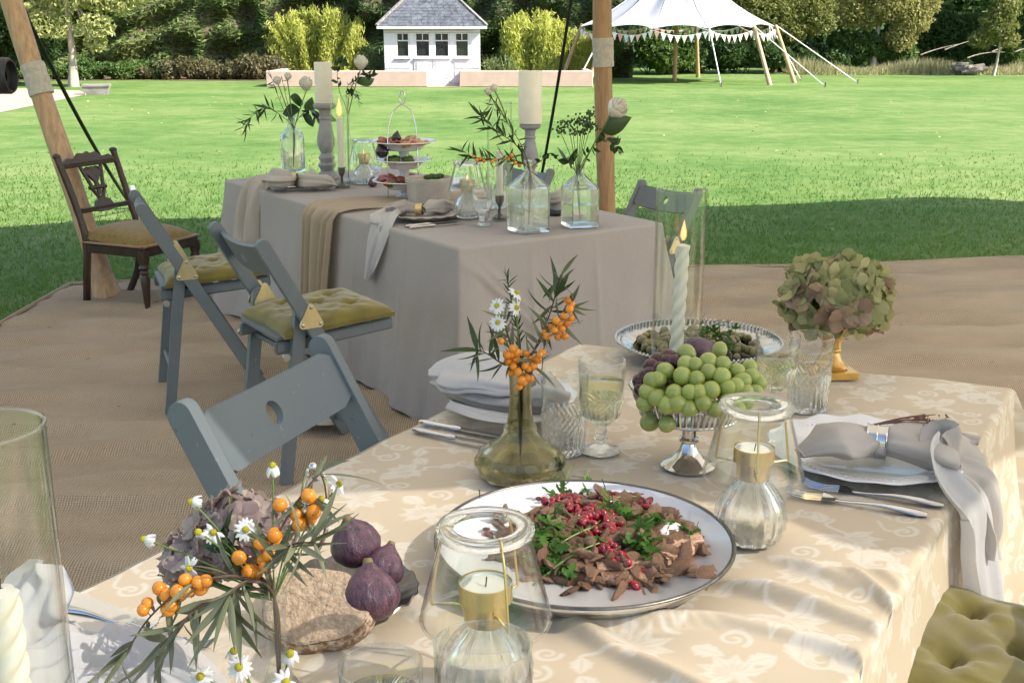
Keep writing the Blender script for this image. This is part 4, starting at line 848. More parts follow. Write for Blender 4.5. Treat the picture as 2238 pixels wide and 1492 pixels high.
# ------------------------------------------------------------------ tableware: materials
thin_glass('glass_thin'); thin_glass('glass_green', (.975, .985, .975), 1.5); thin_glass('water', (.97, .985, .975), 1.33); thin_glass('wine', (.965, .96, .80), 1.33)
thick_glass('glass_body', clear=.16); thick_glass('crystal', (.97, .985, .99), clear=.22, ior=1.52); thick_glass('glass_olive', (.74, .71, .52), clear=.22); thick_glass('glass_amber', (.86, .56, .16), clear=.1, ior=1.45)
M('silver', (.62, .61, .60), .13, metal=1., var=.06, scale=30); M('silver_dark', (.16, .15, .14), .32, metal=.9, var=.35, scale=25, bump=.3, bscale=50, bdist=.003); M('steel', (.70, .69, .67), .16, metal=1., var=.05)
M('enamel', (.80, .81, .83), .16, var=.03, scale=8, coat=.4, rand=.02); M('porcelain', (.72, .72, .75), .2, var=.03, coat=.4, rand=.03); M('stoneware', (.52, .48, .44), .5, var=.1)
M('gold_metal', (.63, .49, .24), .3, metal=1., var=.06); M('wax', (.80, .76, .66), .5, var=.03, sss=.25, rand=.02); M('wax_green', (.76, .73, .62), .45, var=.04, sss=.25); M('wick', (.02, .018, .015), .9)
def flame_material():
    m, nt, b = new_mat('flame'); nt.nodes.remove(b); lw = nt.nodes.new('ShaderNodeLayerWeight'); lw.inputs[0].default_value = .5; f = _math(nt, 'POWER', _math(nt, 'SUBTRACT', 1., lw.outputs['Facing']), 1.3)
    e = nt.nodes.new('ShaderNodeEmission'); nt.links.new(_mix(nt, (1., .22, .02), (1., .62, .22), f), e.inputs[0]); e.inputs[1].default_value = .75; t = nt.nodes.new('ShaderNodeBsdfTransparent'); mx = nt.nodes.new('ShaderNodeMixShader'); nt.links.new(f, mx.inputs[0]); nt.links.new(t.outputs[0], mx.inputs[1]); nt.links.new(e.outputs[0], mx.inputs[2]); nt.links.new(mx.outputs[0], nt.nodes['Material Output'].inputs[0])
flame_material()
M('gold_glaze', (.62, .36, .07), .18, metal=.35, var=.12, scale=14, coat=.5)
M('grey_turned', (.27, .275, .285), .6, var=.16, scale=18, bump=.25, bscale=50)
def world_pt(p): return Vector(p)
def tube_vessel(mb, h, r, th, base, taper=0., n=48): return mb.lathe([(r, 0), (r - taper, h), (r - taper - th, h), (r - th, base), (0, base), (0, 0)][:-1] + [(0.0001, 0)], n)
def glass_ring(mb, r, z, w): return mb.lathe([(r + w * math.cos(q), z + w * math.sin(q)) for q in np.linspace(0, 2 * PI, 9)[:-1]], 48, loop=True)
def spiral_candle(mb, h, r, z0=0., turns=7.):
    n = 30; an = np.arange(n) * 2 * PI / n; G = []
    for z in np.concatenate([np.linspace(0, h, 80), [h + .001]]): k = .999 if z < h else .15; G.append(np.stack([k * r * (.80 + .34 * np.abs(np.cos(1.5 * an - z / h * turns * PI))) * np.cos(an), k * r * (.80 + .34 * np.abs(np.cos(1.5 * an - z / h * turns * PI))) * np.sin(an), np.full(n, z0 + z)], 1))
    return mb.grid(np.array(G), wrap=True)
def flame_mb(z, s): return MB().lathe([(0, z), (.0045 * s, z + .004 * s), (.0075 * s, z + .012 * s), (.0065 * s, z + .022 * s), (.003 * s, z + .034 * s), (0, z + .045 * s)], 14)
def hurricane(label, cl, loc, r, h, cand, cr, ch, lit, holder=False, lean=0.):
    t = thing('hurricane_glass', label, 'candle glass', loc); tube_vessel(MB(), h, r, .0035, .006).build('glass', 'glass_green', t); glass_ring(MB(), r - .0017, h, .0026).build('rim', 'glass_green', t)
    c = thing('candle', cl, 'candle', (loc[0], loc[1], loc[2] + .007)); c.rotation_euler = (0, lean, 0); z0 = 0
    if holder: z0 = .10; MB().lathe([(.034, 0), (.036, .004), (.02, .012), (.008, .02), (.006, .05), (.012, .06), (.018, .075), (.02, .10), (.013, .1)], 20).build('candle_holder', 'silver_dark', c)
    (spiral_candle(MB(), ch, cr, z0, 8) if cand == 'spiral' else MB().lathe([(cr, z0), (cr * .95, z0 + ch), (0, z0 + ch + .002)], 18)).build('wax', 'wax_green' if cand == 'spiral' else 'wax', c)
    MB().tube([(0, 0, z0 + ch - .002), (.001, 0, z0 + ch + .012)], .0012, 5).build('wick', 'wick', c)
    if lit: flame_mb(z0 + ch + .006, lit).build('flame', 'flame', c)
# tealight lantern in the shape of a small table lamp
def lantern(label, loc, s=1., lit=False, rz=0.):
    t = thing('tealight_lantern', label, 'lantern', loc, rz, 'table lamp shaped tealight lanterns'); t.scale = (s, s, s); ribs = {.036, .046, .056, .0575, .052, .040, .026}; inner = {(.036, .083), (.052, .045)}; rib = lambda a, r, z: r * (1 + .10 * (abs(math.sin(a * 8)) - .6) * (r in ribs and (r, z) not in inner))
    MB().lathe([(0.0001, .0), (.036, .0), (.046, .006), (.056, .028), (.0575, .045), (.052, .066), (.040, .086), (.026, .102), (.021, .110), (.018, .110), (.022, .10), (.036, .083), (.048, .064), (.052, .045), (.049, .028), (.04, .012), (0.0001, .010)], 90, rf=rib).build('ribbed_base', 'glass_body', t, angle=60)
    MB().lathe([(.0001, .108), (.0255, .108), (.0265, .110), (.0265, .134), (.0325, .137), (.0325, .160), (.0315, .1605), (.0312, .14), (.0001, .14)], 36).build('cup', 'gold_metal', t)
    w = MB().lathe([(.0001, .1405), (.0295, .1405), (.0305, .157), (.029, .1545), (.0001, .153)], 30).build('tealight', 'wax', t); MB().lathe([(.0298, .1405), (.0309, .1585), (.0303, .1585), (.0294, .1405)], 30).build('tealight_tin', 'silver', w); MB().tube([(0, 0, .153), (.0012, .0005, .160), (.002, .002, .165)], .0009, 5).build('wick', 'wick', w)
    if lit: flame_mb(.158, .55).build('flame', 'flame', w)
    for k in range(3):
        a = k * 2 * PI / 3 + .6; c, d = math.cos(a), math.sin(a); q = [(.028, .126), (.026, .118), (.031, .128), (.060, .128), (.066, .132), (.056, .20), (.047, .224), (.042, .226)]; P = spline([(x * c, x * d, z) for x, z in q], 3); MB().tube(P, .0018, 6).build('wire_arm', 'gold_metal', t)
    MB().lathe([(.076, .108), (.0795, .109), (.081, .113), (.079, .121), (.055, .215), (.0545, .221), (.0525, .221), (.0528, .215), (.0765, .121), (.0785, .114), (.0775, .1115), (.075, .110)], 60, loop=True).build('glass_shade', 'glass_thin', t, angle=180)
    MB().lathe([(.054, .2215), (.0585, .224), (.0595, .228), (.0575, .233), (.0495, .2355), (.0425, .233), (.0385, .2325), (.0375, .229), (.041, .2245), (.048, .2215)], 60, loop=True).build('rim', 'glass_body', t, angle=180); return t
def cut(a, r, z): return r
def tumbler(label, loc, r=.047, h=.165, wine=0., cutz=.5, s=1.):
    t = thing('crystal_tumbler', label, 'glass', loc, group='cut crystal glasses on the tables'); t.scale = (s, s, s); zc = h * cutz; lo = MB(); n = 48
    prof = [(.0001, 0)] + [(r * .86 + (r * .10) * z / zc, z) for z in np.linspace(0, zc, 12)]; ft = lambda a, rr, z: rr * (1 + (.035 if (int(round(a / (2 * PI) * n)) + int(round(z / zc * 11))) % 2 else -.02) * (0.004 < z < zc * .99))
    lo.lathe(prof + [(r * .90, zc), (r * .82, .014), (.0001, .012)], n, rf=ft).build('cut_body', 'crystal', t, smooth=False)
    MB().lathe([(r * .962, zc + .0005), (r, h), (r - .0022, h), (r * .962 - .003, zc + .0005)], n, loop=True).build('rim_wall', 'glass_thin', t, angle=180); glass_ring(MB(), r - .0011, h, .0013).build('lip', 'glass_thin', t)
    if wine: MB().lathe([(.0001, .013), (r * .80, .015), (r * .86, zc * .9), (r * .93, wine), (.0001, wine)], n).build('wine', 'wine', t, angle=180)
    return t
def goblet(label, loc, r=.047, h=.185, wine=.13, s=1.):
    t = thing('crystal_goblet', label, 'glass', loc, group='cut crystal glasses on the tables'); t.scale = (s, s, s); n = 48; z0, zc = .062, .112
    MB().lathe([(.0001, 0), (.038, 0), (.039, .003), (.02, .008), (.009, .014), (.008, .02), (.014, .026), (.009, .034), (.013, .042), (.010, .05), (.02, .058), (.0001, .0605)], 32).build('foot', 'crystal', t, angle=50)
    ft = lambda a, rr, z: rr * (1 + (.035 if (int(round(a / (2 * PI) * n)) + int(round((z - z0) / (zc - z0) * 10))) % 2 else -.02) * (z0 + .004 < z < zc * .995) * (rr > .02)); prof = [(.0001, z0)] + [(r * (.45 + .5 * ((z - z0) / (zc - z0)) ** .45), z) for z in np.linspace(z0, zc, 11)] + [(r * .91, zc), (r * .80, z0 + .012), (.0001, z0 + .008)]
    MB().lathe(prof, n, rf=ft).build('cut_bowl', 'crystal', t, smooth=False); MB().lathe([(r * .952, zc + .0005), (r, h), (r - .002, h), (r * .952 - .003, zc + .0005)], n, loop=True).build('rim_wall', 'glass_thin', t, angle=180); glass_ring(MB(), r - .001, h, .0012).build('lip', 'glass_thin', t)
    if wine: MB().lathe([(.0001, z0 + .009), (r * .78, z0 + .014), (r * .88, zc), (r * .955, wine), (.0001, wine)], n).build('wine', 'wine', t, angle=180)
    return t
def plate(label, loc, r, mat='porcelain', waves=14, group='scalloped plates on the tables', h=.022, beads=True):
    t = thing('plate', label, 'plate', loc, group=group); sc_ = lambda a, rr, z: rr * (1 + .016 * math.cos(waves * a) * max(0, rr / r - .75) * 4); zw = lambda a, rr, z: z + .0025 * math.cos(waves * a) * max(0, rr / r - .75) * 4
    MB().lathe([(.0001, 0), (r * .55, 0), (r * .6, .003), (r * .72, .009), (r * .98, h - .002), (r, h), (r * .985, h + .0025), (r * .72, .0125), (r * .62, .0065), (.0001, .006)], 112, rf=sc_, zf=zw).build('dish', mat, t, angle=50)
    if beads:
        m = MB()
        for k in range(84): a = k * 2 * PI / 84; m.ball((math.cos(a) * r * .84, math.sin(a) * r * .84, .0165), .0028, 5, 4)
        m.build('beaded_border', mat, t)
    return t
def knife(label, a, b, mat='steel'):
    a, b = V(*a), V(*b); L = np.linalg.norm(b - a); t = thing('knife', label, 'knife', a, math.atan2(b[1] - a[1], b[0] - a[0]), 'knives beside the plates'); m = MB(); P = np.array([(x * L, 0, .006) for x in np.linspace(0, .46, 9)]); m.tube(P * (1, 1, 1), [.006, .0085, .008, .0072, .0068, .0066, .007, .0085, .006], 10); m.v[0] = m.v[0] * (1, 1, .75) + (0, 0, .0008); m.build('handle', 'silver', t)
    pol = [(.455 * L, -.004), (.50 * L, -.010), (.9 * L, -.0105), (.97 * L, -.006), (L, .003), (.95 * L, .006), (.46 * L, .0055)]; MB().prism(pol, .0018, o=(0, 0, .0062)).build('blade', mat, t); return t
def fork(label, a, b, tines_at_b=True, n=4):
    a, b = V(*a), V(*b)
    L = np.linalg.norm(b - a); t = thing('fork', label, 'fork', a, math.atan2(b[1] - a[1], b[0] - a[0]), 'forks beside the plates'); t.scale = (1, L / .19, 1.25); m = MB(); x = np.linspace(0, .64, 12); m.tube(np.c_[x * L, 0 * x, .0045 + .006 * np.sin(x / .64 * PI) ** 2], [.005, .0085, .0082, .0074, .0064, .0055, .0046, .004, .0036, .0034, .0034, .0036], 10); m.v[0] = m.v[0] * (1, 1, .55); m.build('handle', 'silver', t)
    MB().grid(np.array([[(L * (.62 + .12 * u), w * (.0036 + .0085 * math.sin(u * PI / 2)), .0035 + .004 * (w * w) * u - .0005 * u) for w in np.linspace(-1, 1, 7)] for u in np.linspace(0, 1, 6)])).build('bowl', 'silver', t)
    for k in range(n): y = (k - (n - 1) / 2) * .0066; MB().tube([(L * .735, y, .004), (L * .85, y, .0015 + .001), (L * .95, y, .005), (L, y, .010)], [.0021, .0019, .0016, .0008], 6).build('tine', 'silver', t)
    return t
def sheet_mesh(path, widths, mat, amp=.006, k=5., seed=1, n=26, m_=40, up=(0, 0, 1), curl=0., name='napkin', sub=None, hem=True, side=None):
    # soft cloth strip along a path: widths along it, gathers across it
    P = spline(path, max(2, m_ // (len(path) - 1))); N = len(P); W = np.interp(np.linspace(0, 1, N), np.linspace(0, 1, len(widths)), widths); T = np.gradient(P, axis=0); T /= np.linalg.norm(T, axis=1)[:, None] + 1e-9; q = np.random.default_rng(seed); ph = q.uniform(0, 6, 6); G = []
    for i in range(N):
        s_ = norm(np.cross(up, T[i])) if side is None else norm(V(*side) - T[i] * (V(*side) @ T[i])); nn = norm(np.cross(T[i], s_)); u = np.linspace(-1, 1, n); f = i / (N - 1); A = amp[0] + (amp[1] - amp[0]) * f if hasattr(amp, '__len__') else amp
        d = A * (np.sin(k * u + ph[0] + 2 * f) + .6 * np.sin(1.9 * k * u + ph[1] - 3 * f) + .35 * np.sin(3.7 * k * u + ph[2] + 5 * f)) - curl * u * u
        G.append(P[i] + s_[None] * (u * W[i])[:, None] + nn[None] * d[:, None])
    return MB().grid(np.array(G))
def napkin_ring(par, loc, d, r, w, name='napkin_ring'):
    m = MB(); m.lathe([(r, -w / 2), (r + .0015, -w / 2), (r + .0015, w / 2), (r, w / 2)], 40, loop=True)
    for z in (-w / 2, 0, w / 2): m.lathe([(r + .0018 + .0018 * math.cos(q), z + .0018 * math.sin(q)) for q in np.linspace(0, 2 * PI, 7)[:-1]], 40, loop=True)
    return m
# ------------------------------------------------------------------ near table: vessels and settings
ZT = .7535
def T(px, py, z=ZT): return g(px, py, z)
def puff(path, W, Hh, amp=.12, k=5, seed=1, n=40, m_=36, side=None, name='napkin'):
    P = spline(path, max(2, m_ // (len(path) - 1))); N = len(P); f = np.linspace(0, 1, N); w = np.interp(f, np.linspace(0, 1, len(W)), W); h = np.interp(f, np.linspace(0, 1, len(Hh)), Hh); Tn = np.gradient(P, axis=0); Tn /= np.linalg.norm(Tn, axis=1)[:, None] + 1e-9; q = np.random.default_rng(seed); ph = q.uniform(0, 6, 5); a = np.arange(n) * 2 * PI / n; G = []
    for i in range(N):
        s_ = norm(np.cross((0, 0, 1), Tn[i])) if side is None else norm(V(*side) - Tn[i] * (V(*side) @ Tn[i])); nn = norm(np.cross(Tn[i], s_)); x, y = np.sign(np.cos(a)) * np.abs(np.cos(a)) ** .8, np.sign(np.sin(a)) * np.abs(np.sin(a)) ** 1.1
        wr = 1 + amp * (np.sin(k * a + ph[0] + 2.5 * f[i]) + .5 * np.sin(2 * k * a + ph[1] - 4 * f[i]) + .4 * np.sin(9 * f[i] + 3 * a + ph[2])); G.append(P[i] + s_[None] * (x * w[i] * (1 + .3 * (wr - 1)))[:, None] + nn[None] * (y * h[i] * wr)[:, None])
    m = MB(); m.grid(np.array(G)[:, ::-1], wrap=True); m.f.append(tuple(range(n))); m.f.append(tuple(range((N - 1) * n, N * n))[::-1]); return m
# big oval serving platter
PL = g(1276, 1172, .795); PL.z = ZT; t = thing('serving_platter', 'large round white enamel platter with dark silver rim', 'platter', PL); r_ = .232
MB().lathe([(.0001, .012), (r_ * .80, .012), (r_ * .87, .016), (r_ * .935, .030), (r_ * .975, .0415), (r_ * .975, .0405)], 96).build('dish', 'enamel', t, angle=180)
MB().lathe([(r_ * .974, .0418), (r_ * .985, .0435), (r_, .0425), (r_ * 1.004, .040), (r_ * .995, .0385), (r_ * .978, .0395)], 96, loop=True).build('rim', 'silver_dark', t, angle=180)
MB().lathe([(r_ * .992, .0388), (r_ * .95, .027), (r_ * .89, .012), (r_ * .80, .0045), (r_ * .7, .0), (.0001, 0)], 96).build('underside', 'silver', t, angle=180)
# lanterns
lantern('clear glass tealight lantern standing in front of the meat platter', T(1063, 1527), 1.0, rz=.35)
lantern('clear glass tealight lantern right of the meat platter', T(1637, 1178), 1.0, rz=-.2)
# glasses
_p = g(1055, 1408, .918); _p.z = ZT; tumbler('tall clear tumbler cut by the lower picture edge before the lantern', _p, .053, .165, 0, .28)
_p = g(832, 1452, .925); _p.z = ZT; goblet('wine goblet cut by the lower picture edge beside the fig dish', _p, .0435, .172, .136)
tumbler('empty cut crystal tumbler right of the olive glass vase', T(1232, 985), .0465, .165, 0, .52)
goblet('cut crystal goblet of white wine left of the grapes', T(1312, 984), .046, .186, .142)
goblet('cut crystal goblet of white wine right behind the grapes', T(1690, 905), .047, .178, .125)
tumbler('empty cut crystal tumbler before the hydrangea vase', T(1764, 893), .048, .166, 0, .55)
# hurricane glasses with twisted candles
_h = T(1475, 808); hurricane('tall glass cylinder sheltering the burning twisted candle', 'burning twisted ivory candle in the tall glass cylinder', _h, .0595, .44, 'spiral', .0155, .305, 1.15, lean=.025)
_h = g(-45, 938, 1.18); _h.z = ZT; hurricane('tall glass cylinder at the left edge by the white napkin', 'twisted ivory candle in the left edge glass cylinder', _h, .060, .428, 'spiral', .017, .25, 0)
# beaded silver dish
SD = g(1526, 744, .80); SD.z = ZT; t = thing('silver_dish', 'round silver dish with beaded rim holding olives', 'dish', SD); R0 = .208; flu = lambda a, r, z: r
MB().lathe([(.0001, .0), (R0 * .5, 0), (R0 * .55, .006), (R0 * .72, .02), (R0 * .98, .046), (R0, .047), (R0 * .99, .049), (R0 * .73, .030), (R0 * .66, .016), (.0001, .012)], 96, zf=lambda a, r, z: z + (.0014 * math.cos(60 * a) if R0 * .6 < r < R0 * .8 else 0)).build('bowl', 'silver', t, angle=180); m = MB()
for k in range(110): a = k * 2 * PI / 110; m.ball((math.cos(a) * R0 * .995, math.sin(a) * R0 * .995, .05), .0042, 6, 4)
m.build('beaded_rim', 'silver', t)
# pierced silver comport
CB = T(1503, 1018); t = thing('silver_comport', 'pierced silver comport on a round foot carrying the grapes', 'comport', CB); RB = .112
MB().lathe([(.0001, 0), (.050, 0), (.052, .004), (.046, .010), (.030, .018), (.018, .034), (.0135, .048), (.019, .052), (.019, .056), (.0135, .060), (.0135, .085), (.022, .094), (.05, .099), (RB * .8, .1015), (RB * .8, .105), (.0001, .103)], 48).build('foot', 'silver', t)
for z, rr, w in ((.106, RB * .81, .0035), (.140, RB * .93, .002), (.160, RB, .0045)): MB().lathe([(rr + w * math.cos(q), z + w * math.sin(q)) for q in np.linspace(0, 2 * PI, 9)[:-1]], 72, loop=True).build('band', 'silver', t)
m = MB()
for k in range(56):
    a = k * 2 * PI / 56; c, s_ = math.cos(a), math.sin(a); P = [(c * (RB * .81 + (RB * .12) * u), s_ * (RB * .81 + RB * .12 * u), .106 + .034 * u) for u in np.linspace(0, 1, 5)]; m.tube(P, [.0042, .0022, .0036, .0022, .0042], 5); P = [(c * (RB * .93 + RB * .07 * u), s_ * (RB * .93 + RB * .07 * u), .140 + .02 * u) for u in np.linspace(0, 1, 3)]; m.tube(P, [.0035, .002, .0035], 5)
m.build('pierced_gallery', 'silver', t); MB().lathe([(.0001, .105), (RB * .8, .107), (RB * .92, .14), (RB * .985, .159), (RB * .975, .159), (RB * .9, .14), (RB * .78, .11), (.0001, .108)], 48).build('glass_liner', 'glass_thin', t, angle=180)
# hydrangea vase on a square plinth
HV = T(1812, 818); t = thing('goblet_vase', 'gold glazed goblet vase on a square plinth', 'vase', HV, R(8)); MB().box((0, 0, .009), (.105, .105, .018), bev=.002).build('plinth', 'gold_glaze', t)
MB().lathe([(.0001, .0185), (.040, .0185), (.042, .022), (.034, .028), (.026, .045), (.022, .058), (.0245, .061), (.0245, .066), (.022, .069), (.023, .085), (.026, .088), (.026, .092), (.03, .097), (.042, .115), (.052, .135), (.058, .16), (.055, .16), (.048, .135), (.035, .112), (.0001, .105)], 40, rf=lambda a, r, z: r * (1 + .025 * math.cos(20 * a) * (z > .112))).build('bowl', 'gold_glaze', t)
# olive cut glass bottle vase
OV = T(1137, 1040); t = thing('bottle_vase', 'squat olive glass bottle vase with a tall neck', 'vase', OV)
MB().lathe([(.0001, 0), (.060, 0), (.068, .006), (.0765, .024), (.0775, .036), (.070, .050), (.050, .066), (.036, .078), (.030, .088), (.031, .098), (.025, .105), (.021, .13), (.0195, .16), (.0205, .19), (.0245, .208), (.0225, .208), (.0185, .19), (.0172, .16), (.0185, .13), (.021, .106), (.026, .086), (.046, .062), (.066, .047), (.073, .034), (.072, .024), (.062, .009), (.0001, .007)], 60, rf=lambda a, r, z: r * (1 + (.07 * abs(math.sin(6 * a + z * 60)) + .05 * abs(math.sin(6 * a - z * 60)) if (.004 < z < .055 and r in (.068, .0765, .0775, .070)) else 0))).build('body', 'glass_olive', t, angle=14)
MB().lathe([(.0001, .010), (.062, .011), (.071, .026), (.071, .034), (.064, .045), (.046, .058), (.0001, .060)], 40).build('water', 'water', t)
# dark fluted dish, three little feet
FD = T(755, 1322); t = thing('fig_dish', 'tarnished silver scalloped dish under the figs and bread', 'dish', FD); rr_ = .105
MB().lathe([(.0001, .010), (rr_ * .62, .010), (rr_ * .75, .014), (rr_ * .97, .026), (rr_, .027), (rr_ * .985, .029), (rr_ * .75, .0175), (rr_ * .62, .0135), (.0001, .0135)], 96, rf=lambda a, r, z: r * (1 + .02 * abs(math.sin(9 * a)) * (r > rr_ * .8)), zf=lambda a, r, z: z + .0025 * math.sin(18 * a) * (r > rr_ * .8)).build('dish', 'silver_dark', t)
for k in range(3): a = k * 2.094 - 1.6; MB().lathe([(.006, 0), (.009, .004), (.006, .0105)], 10, (math.cos(a) * .07, math.sin(a) * .07, 0)).build('foot', 'silver', t)
# settings
plate('scalloped white plate under the napkin with silver ring', T(1893, 1000), .19); plate('scalloped white plate behind the olive glass vase', T(1118, 880), .145)
RINGP = g(1916, 965, .812)
# right napkin
t = thing('napkin', 'grey linen napkin gathered in a silver ring, tail over the table edge', 'napkin', (0, 0, 0))
_c = V(*RINGP); _l = V(*g(1752, 985, .80)); _rr = V(*g(2080, 985, .797)); _ed = A_ + DW * (WN + .002) + DL * .72; _ed[2] = .775
puff([_l + V(-.005, 0, -.005), _l * .6 + _c * .4 + V(0, 0, .012), _l * .22 + _c * .78 + V(0, 0, .004), _c], [.028, .085, .045, .021], [.007, .026, .024, .018], .16, 4, 3, side=(.35, .94, 0)).build('left_fan', 'linen_grey', t, angle=180)
puff([_c, _c * .75 + _rr * .25 + V(0, 0, .004), _c * .35 + _rr * .65 + V(0, 0, .006), _rr, (_rr + _ed) / 2 + V(0, 0, .002)], [.021, .045, .085, .095, .06], [.020, .024, .030, .020, .006], .15, 4, 8, side=(.42, .9, 0)).build('right_fan', 'linen_grey', t, angle=180)
_e2 = _ed + DW * .045; sheet_mesh([_rr * .7 + _ed * .3 + V(0, 0, .012), _ed + V(0, 0, .004), _e2 + V(0, 0, -.05), _e2 + DW * .015 + V(0, 0, -.13) + DL * .02, _e2 + DW * .035 + V(0, 0, -.22) + DL * .05, _e2 + DW * .05 + V(0, 0, -.30) + DL * .09], [.055, .085, .10, .10, .09, .03], 'linen_white', (.006, .018), 4, 5, side=DL, m_=60).build('hanging_tail', 'linen_white', t, angle=180)  # tail of the grey napkin in whiter linen, its sunlit look put into colour
sheet_mesh([_ed + V(0, 0, .006) - DL * .05, _e2 + V(0, 0, -.03) - DL * .06, _e2 + DW * .02 + V(0, 0, -.10) - DL * .05, _e2 + DW * .02 + V(0, 0, -.16) - DL * .03], [.05, .06, .055, .03], 'linen_white', (.008, .018), 3, 9, side=DL, m_=40).build('hanging_fold', 'linen_grey', t, angle=180)
sheet_mesh([_c + V(.0, .05, -.012), _c + V(.06, .075, -.010), _c + V(.14, .07, -.012), _c + V(.20, .03, -.014)], [.03, .035, .04, .03], 'linen_grey', .006, 4, 11).build('back_fold', 'linen_grey', t, angle=180)
rg = put('napkin_ring', napkin_ring(None, None, None, .027, .034).mesh('napkin_ring', 'silver', angle=50), None, mat4=xf(_c, (.92, -.34, .0), s=(.95, 1.12, 1))); tag(rg, 'beaded silver napkin ring round the grey napkin', 'napkin ring')
t = thing('dried_sprig', 'dried brown flower sprig tucked behind the silver napkin ring', 'dried sprig', _c + V(0, .02, .022)); m = MB()
for k in range(16): e = V(.07 + nr.uniform(0, .07), .01 + nr.normal(0, .02), .006 + nr.normal(0, .006)); m.tube(bez((nr.uniform(-.02, .0), 0, 0), (.03, .01, .014), e, 6), .0009, 4)
M('dried_brown', (.16, .085, .06), .8, var=.3); m.build('stalks', 'dried_brown', t); leaves(nr.normal(0, 1, (60, 3)) * (.022, .012, .004) + (.105, .012, .008), .011, .4).build('florets', 'dried_brown', t, smooth=False)
# left napkin, folded plump over its plate
t = thing('napkin', 'plump folded pale napkin on the plate behind the olive vase', 'napkin', (0, 0, 0)); q = lambda px, py, z=.79: V(*g(px, py, z))
puff([q(945, 830, .80), q(1000, 835, .80), q(1080, 850, .80), q(1170, 868, .80), q(1235, 880, .79)], [.02, .075, .09, .085, .03], [.010, .024, .030, .024, .010], .20, 5, 21, side=(-.35, .93, 0)).build('lower_fold', 'linen_grey', t, angle=180)
puff([q(938, 815, .815), q(985, 806, .826), q(1060, 815, .835), q(1130, 835, .83), q(1180, 850, .82)], [.018, .07, .095, .08, .03], [.006, .014, .020, .016, .006], .20, 5, 25, side=(-.25, .96, .1)).build('upper_fold', 'linen_white', t, angle=180)
sheet_mesh([q(985, 882, .785), q(1060, 905, .79), q(1140, 915, .79), q(1230, 905, .785)], [.02, .03, .03, .02], '', .004, 3, 30).build('front_fold', 'linen_white', t, angle=180)
puff([q(1150, 845, .83), q(1190, 850, .835), q(1230, 870, .81)], [.02, .05, .03], [.012, .028, .02], .2, 4, 33, side=(-.3, .9, .2)).build('gathered_end', 'linen_grey', t, angle=180)
rg = put('napkin_ring', napkin_ring(None, None, None, .024, .02).mesh('napkin_ring', 'silver_dark', angle=50), None, mat4=xf(q(1168, 850, .832), (.9, -.3, .1))); tag(rg, 'dark napkin ring seen behind the empty crystal tumbler', 'napkin ring')
# crumpled white napkin at the lower left
t = thing('napkin', 'crumpled white napkin at the lower left by the glass cylinder', 'napkin', (0, 0, 0)); X, Y = np.meshgrid(np.linspace(-1, 1, 60), np.linspace(-1, 1, 60), indexing='ij'); rr2 = np.hypot(X, Y); _pc2 = V(*g(105, 1500, .79))
Hh = .085 * np.clip(1 - rr2 ** 2, 0, 1) ** .7 + .012 * np.sin(X * 7 + 2 * np.sin(Y * 4)) * np.sin(Y * 6 + X * 3) + .006 * np.sin(X * 15 - Y * 11); G = np.stack([_pc2[0] + X * .105 + .012 * np.sin(Y * 5), _pc2[1] + Y * .14 + X * .03, ZT + .002 + np.clip(Hh, 0.001, 1)], 2); MB().grid(G).build('crumpled_heap', 'linen_white', t, angle=180)
sheet_mesh([_pc2 + V(-.03, .02, .03), _pc2 + V(-.045, .05, .06), _pc2 + V(-.035, .08, .095), _pc2 + V(-.03, .09, .12)], [.07, .06, .045, .02], '', .010, 4, 44).build('standing_corner', 'linen_white', t, angle=180); sheet_mesh([_pc2 + V(.04, .02, .03), _pc2 + V(.10, .02, .012), _pc2 + V(.16, -.01, -.028), _pc2 + V(.2, -.05, -.032)], [.08, .09, .08, .06], '', .006, 4, 47).build('spread_corner', 'linen_white', t, angle=180)
# cutlery
knife('upper silver knife left of the olive glass vase', T(918, 926), T(1120, 962)); knife('lower silver knife left of the olive glass vase', T(904, 943), T(1110, 984))
fork('silver fork nearest the scalloped plate right of the lantern', T(2062, 1106), T(1755, 1062)); fork('outer silver fork right of the lantern', T(2026, 1128), T(1718, 1080))
fork('silver fork with its tines under the drooping berry sprig', T(120, 1330), T(338, 1385)); fork('silver fork lying beside the posy at the lower left', T(215, 1400), T(470, 1416)); fork('lowest silver fork at the lower left', T(200, 1462), T(445, 1466))
# ------------------------------------------------------------------ food
M('grape_green', (.22, .29, .045), .28, c2=(.38, .41, .12), scale=40, sss=.35, coat=.25, rand=.14); M('grape_red', (.055, .008, .012), .25, var=.3, scale=30, coat=.3, rand=.2); M('fig_skin', (.030, .012, .028), .36, scale=1.6, stretch=(3, 3, .5), bump=.35, bscale=5, bdist=.03, rand=.15, c2=(.17, .075, .11), coat=.15, lo=.3, hi=.75)
M('fig_stem', (.20, .15, .06), .7); M('bread_crumb', (.44, .31, .20), .9, c2=(.62, .47, .33), scale=140, bump=1., bscale=90, bdist=.008); M('bread_crust', (.24, .14, .075), .9, c2=(.60, .48, .36), lo=.45, hi=.62, scale=110, bump=.9, bscale=160, bdist=.004); M('grape_stalk', (.16, .13, .045), .8)
M('meat', (.44, .265, .165), .36, var=.35, scale=40, stretch=(.4, 2, 2), bump=.8, bscale=60, bdist=.02, rand=.22); M('meat_dark', (.28, .15, .09), .34, var=.4, scale=50, bump=.8, bscale=200, bdist=.004, rand=.2); M('seed_red', (.23, .004, .015), .12, var=.4, scale=60, sss=.06, coat=.4, rand=.35); M('yoghurt', (.82, .79, .74), .3, var=.03, rand=.02, sss=.1)
leaf_mat('parsley', (.045, .125, .016), (.10, .22, .035), .45, .3); M('parsley_stem', (.16, .28, .05), .5); M('olive', (.17, .15, .045), .3, var=.35, scale=40, coat=.2, rand=.25)
